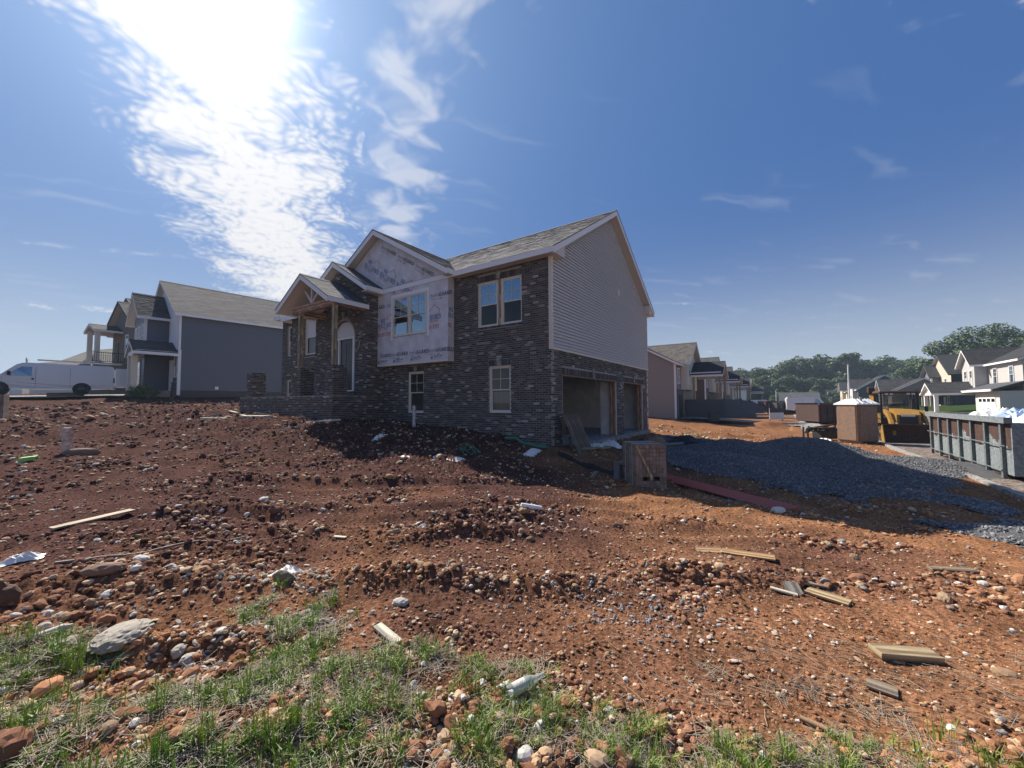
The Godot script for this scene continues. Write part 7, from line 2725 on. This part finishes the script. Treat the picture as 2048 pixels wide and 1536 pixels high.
	for a in [[-2.1, 3.6, 0.45, 0.2, 160], [-1.75, 2.98, 0.35, 0.12, 130], [-2.1, 2.6, 0.18, 0.1, 40], [0.85, 3.5, 0.4, 0.18, 120], [1.0, 3.15, 0.35, 0.12, 90]]:
		for k in a[4]:
			var x: float = a[0] + rng.randfn() * a[2]
			var f: float = a[1] + rng.randfn() * a[3]
			var s := rng.randf_range(0.008, 0.028) if a[0] < 0.0 else rng.randf_range(0.008, 0.018)
			var c := Color(0.50, 0.44, 0.35) * rng.randf_range(0.7, 1.2) if a[0] < 0.0 else Color(0.27, 0.27, 0.28) * rng.randf_range(0.7, 1.3)
			rub.append([Transform3D(Basis.from_euler(Vector3(rng.randf(), rng.randf() * TAU, rng.randf())).scaled_local(Vector3(s * 1.3, s * 0.6, s)), at_ground(x, f) + Vector3(0, s * 0.4, 0)), c])
	for k in 90:
		var q := from_lot(-1.5 + rng.randfn() * 1.6, 11.6 + rng.randfn() * 0.35)
		var s := rng.randf_range(0.04, 0.11)
		rub.append([Transform3D(Basis.from_euler(Vector3(rng.randf(), rng.randf() * TAU, rng.randf())).scaled_local(Vector3(s * 1.2, s * 0.7, s)), at_ground(q.x, q.y) + Vector3(0, s * 0.3, 0)), Color(0.50, 0.38, 0.24) * rng.randf_range(0.7, 1.1)])
	scatter("stone_rubble", "pale and grey stone chips in little fields in the near yard", "rubble", lump_mesh(210, 0.7, 0.22, 1), M.clod, rub)
	# pipes
	var p1 := thing("pipe_stub", "white plastic pipe standing upright before the brick wall under the bay", "pipe", at_ground(-3.34, 13.5, 0.1))
	var m1 := MB.new()
	m1.tube([Vector3(0, 0, 0), Vector3(0, 0.78, 0)], [0.055, 0.055], 14)
	part(m1, "pipe", M.pvc, p1)
	m1 = MB.new()
	m1.tube([Vector3(0, 0.72, 0), Vector3(0, 0.84, 0), Vector3(0, 0.86, 0)], [0.068, 0.068, 0.05], 14)
	part(m1, "cap", M.pvc, p1)
	var p2 := thing("pipe_stub", "dusty pinkish plastic pipe standing in a hole at the left of the yard", "pipe", at_ground(-10.8, 9.66, 0.15))
	var dusty := textured(mat(lin(0.78, 0.60, 0.53), 0.6), (M.pvc as StandardMaterial3D).albedo_texture, 3.0)
	m1 = MB.new()
	m1.tube([Vector3(0, 0, 0), Vector3(-0.03, 0.62, 0)], [0.095, 0.095], 16)
	part(m1, "pipe", dusty, p2)
	m1 = MB.new()
	m1.tube([Vector3(-0.027, 0.55, 0), Vector3(-0.032, 0.70, 0), Vector3(-0.034, 0.72, 0), Vector3(-0.034, 0.76, 0)], [0.115, 0.115, 0.07, 0.07], 16)
	part(m1, "cap", dusty, p2)
	rock("smooth tan stone leaning at the dusty pipe", -10.4, 9.6, Vector3(0.32, 0.12, 0.16), Color(0.34, 0.22, 0.16), 714, "", 2, 0.05)
	var gb := MB.new()
	gb.bevel(Vector3(-0.14, 0.0, -0.07), Vector3(0.14, 0.09, 0.07), 0.012)
	var go := part(gb, "green_block", mat(lin(0.22, 0.50, 0.10), 0.6), self)
	lay(go, -10.75, 8.85, 0.3, 0.01)
	tag(go, "bright lime green foam block left of the dusty pipe", "block")
	# green twine
	var tw := MB.new()
	var tp := []
	var tr := []
	for k in 60:
		var a := k * 0.42
		var r := 0.16 + 0.07 * sin(k * 0.7)
		tp.append(at_ground(-1.15 + cos(a) * r * 1.5, 10.3 + sin(a) * r) + Vector3(0, 0.02 + 0.03 * absf(sin(k * 1.7)), 0))
		tr.append(0.007)
	tw.tube(tp, tr, 5)
	tag(part(tw, "twine", mat(lin(0.03, 0.24, 0.15), 0.6), self), "tangle of green twine on the dirt bank", "twine")
	# red steel lintel angle
	var la := Vector3(3.62, ground(3.62, 9.55) + 0.02, -9.55)
	var lb2 := Vector3(4.95, ground(4.95, 6.85) + 0.02, -6.85)
	var ld := lb2 - la
	var an := MB.new()
	var sd := ld.cross(Vector3.UP).normalized()
	an.prism([la, la + sd * 0.26, la + sd * 0.13 + Vector3(0, 0.12, 0)], ld)
	an.prism([la + sd * 0.262, la + sd * 0.268, la + sd * 0.138 + Vector3(0, 0.125, 0), la + sd * 0.132 + Vector3(0, 0.122, 0)], ld * 1.0)
	tag(part(an, "steel_lintel", mat(lin(0.34, 0.075, 0.065), 0.55), self), "long red painted steel lintel lying beside the gravel", "steel beam")
	# low black strip along the ground
	var sf := MB.new()
	for k in 12:
		var t0 := k / 12.0
		var t1 := (k + 1) / 12.0
		var a := Vector2(1.25, 10.9).lerp(Vector2(2.62, 9.35), t0)
		var b := Vector2(1.25, 10.9).lerp(Vector2(2.62, 9.35), t1)
		var ha := ground(a.x, a.y)
		var hb := ground(b.x, b.y)
		sf.box(Vector3(a.x, ha - 0.05, -a.y), Vector3(b.x - a.x, hb - ha, -(b.y - a.y)), Vector3(0, 0.17 + 0.03 * sin(k * 1.3), 0), Vector3(0.02, 0, 0.02))
	tag(part(sf, "black_strip", M.black, self), "low black strip between pallet and brick stack", "barrier")
	# leaning pallet
	var pl := thing("wood_pallet", "weathered wooden pallet leaning against the garage corner", "pallet")
	var q := from_lot(-0.78, 0.05)
	pl.transform = Transform3D(Basis(Vector3(sin(HOUSE_YAW), 0, -cos(HOUSE_YAW)), 0.0), Vector3(q.x, ground(q.x, q.y) - 0.03, -q.y))
	var wz := Vector3(sin(HOUSE_YAW), 0, -cos(HOUSE_YAW))
	var up := (Vector3(0, 1.25, 0) + Vector3(-cos(HOUSE_YAW), 0, -sin(HOUSE_YAW)) * 0.55).normalized()
	pl.basis = Basis(wz, up, wz.cross(up))
	var tones := [Color(0.20, 0.15, 0.11), Color(0.27, 0.20, 0.13), Color(0.16, 0.12, 0.10)]
	for k in 8:
		var s := MB.new()
		s.col = tones[k % 3]
		s.bevel(Vector3(k * 0.128, 0.0, 0.05), Vector3(k * 0.128 + 0.095, 1.22, 0.07), 0.003)
		part(s, "slat", M.wood_up, pl)
	for y in [0.02, 0.57, 1.16]:
		var s := MB.new()
		s.col = tones[1]
		s.bevel(Vector3(0.0, y, -0.04), Vector3(1.0, y + 0.04, 0.049), 0.003)
		part(s, "stringer", M.wood, pl)
	for k in 4:
		var s := MB.new()
		s.col = tones[2]
		s.bevel(Vector3(k * 0.29, 0.0, -0.06), Vector3(k * 0.29 + 0.095, 1.22, -0.041), 0.003)
		part(s, "slat", M.wood_up, pl)
	# concrete block
	var cb := thing("concrete_block", "grey hollow concrete block at the foot of the brown brick stack", "block", at_ground(2.52, 9.12, 0.01), 0.35)
	var cm := MB.new()
	cm.ab(Vector3(-0.10, 0, -0.2), Vector3(-0.065, 0.4, 0.0))
	cm.ab(Vector3(0.065, 0, -0.2), Vector3(0.10, 0.4, 0.0))
	for y in [0.0, 0.182, 0.365]:
		cm.ab(Vector3(-0.065, y, -0.2), Vector3(0.065, y + 0.035, 0.0))
	part(cm, "block_shell", M.block, cb)
	# tubes and rolls by the garage
	for a in [["green corrugated hose lying at the garage corner", Vector2(-0.2, 12.0), Vector2(1.0, 11.2), 0.05, lin(0.05, 0.16, 0.10)], ["green and tan pole lying before the big garage doorway", Vector2(1.75, 11.3), Vector2(3.1, 12.6), 0.045, lin(0.20, 0.20, 0.10)], ["grey plastic pipe lying behind the brown brick stack", Vector2(5.0, 14.3), Vector2(6.3, 14.7), 0.06, lin(0.16, 0.17, 0.16)]]:
		var tu := MB.new()
		var pts := []
		var rr := []
		for k in 9:
			var p: Vector2 = (a[1] as Vector2).lerp(a[2], k / 8.0)
			pts.append(Vector3(p.x, ground(p.x, p.y) + gravel_depth(p.x, p.y) + a[3] + 0.03, -p.y))
			rr.append(a[3])
		tu.tube(pts, rr, 9)
		tag(part(tu, "pipe", mat(a[4], 0.7), self), a[0], "pipe")
	for a in [["black plastic tarp crumpled at the far end of the garage", 7.2, 16.6, 1.1, 0.35, 0.5, lin(0.02, 0.02, 0.022)], ["brown cardboard sheet curled beside the garage pillar", 5.6, 15.4, 0.6, 0.4, 0.35, lin(0.26, 0.17, 0.10)], ["crumpled black sack before the narrow garage doorway", 4.9, 15.0, 0.3, 0.35, 0.3, lin(0.03, 0.03, 0.04)]]:
		var o := put(crumple(650 + int(a[1] * 3.0), a[3], a[4], a[5], 12), "tarp", mat(a[6], 0.7), self)
		o.position = at_ground(a[1], a[2]) + Vector3(0, gravel_depth(a[1], a[2]) + 0.02, 0)
		o.rotation.y = 0.4
		tag(o, a[0], "tarp")
	# trencher attachment / scrap steel before the rusty dumpster
	var jx := 17.4
	var jf := 22.6
	var J := thing("scrap_pile", "dark heap of muddy hoses and steel frame left of the portable toilet", "scrap pile", at_ground(jx, jf), 0.2)
	var jm := textured(mat(lin(0.035, 0.028, 0.024), 0.8), (M.stone as StandardMaterial3D).albedo_texture, 2.0, null, 1.0, false)
	var rj := RandomNumberGenerator.new()
	rj.seed = 5
	for k in 9:
		var t := MB.new()
		var pts := []
		var rr := []
		var c := Vector3(rj.randf_range(-1.0, 0.7), 0.25, rj.randf_range(-0.4, 0.4))
		for s in 8:
			pts.append(c + Vector3(cos(s * 0.9 + k) * 0.35, 0.15 + 0.3 * absf(sin(s * 0.7 + k)), sin(s * 0.8 + k * 2.0) * 0.3))
			rr.append(0.05)
		t.tube(pts, rr, 7)
		part(t, "hose", jm, J)
	for a in [[Vector3(-1.2, 0.0, 0.2), Vector3(-1.2, 0.75, 0.2)], [Vector3(-1.0, 0.0, 0.3), Vector3(-1.05, 0.7, 0.3)], [Vector3(-0.2, 0.7, 0.0), Vector3(1.1, 0.85, 0.1)], [Vector3(0.0, 0.5, 0.2), Vector3(1.2, 0.62, 0.2)], [Vector3(1.1, 0.1, 0.0), Vector3(1.1, 0.85, 0.1)]]:
		var t := MB.new()
		t.bar(a[0], a[1], 0.07, 0.07)
		part(t, "steel_bar", jm, J)
	var jb := MB.new()
	jb.bevel(Vector3(-0.1, 0.05, -0.3), Vector3(1.1, 0.55, 0.35), 0.06)
	part(jb, "steel_box", M.black, J)
	# stub post before the navy house
	var po := thing("survey_post", "dark post leaning before the navy house", "post", at_ground(-18.3, 21.2, 0.1))
	var pmb := MB.new()
	pmb.bar(Vector3(0, 0, 0), Vector3(0.12, 1.15, 0), 0.12, 0.12)
	part(pmb, "post", M.ink, po)
	pmb = MB.new()
	pmb.bevel(Vector3(0.02, 1.13, -0.09), Vector3(0.22, 1.2, 0.09), 0.01)
	part(pmb, "cap", M.ink, po)
	# low bush by the navy house porch
	var bu := thing("bush", "small dark green bush at the navy house porch", "bush", at_ground(-22.6, 24.2))
	put(crown_mesh(460, 1.5, 0.7, 1100, 0.05), "foliage", M.leaf, bu)
	# curb of timbers under the van
	board("timber", "short timber lying behind the van's rear wheel", "lumber", Vector2(-29.0, 24.6), Vector2(-28.0, 25.8), 0.3, 0.25, Color(0.40, 0.28, 0.18), "", false)
func _ready():
	rng.seed = 20240612
	set_camera_and_light()
	make_materials()
	noise_setup()
	build_ground()
	build_gravel()
	brick_house()
	neighbour_houses()
	site_things()
	build_trees()
	loose_things()
	build_scatter()
	build_grass()
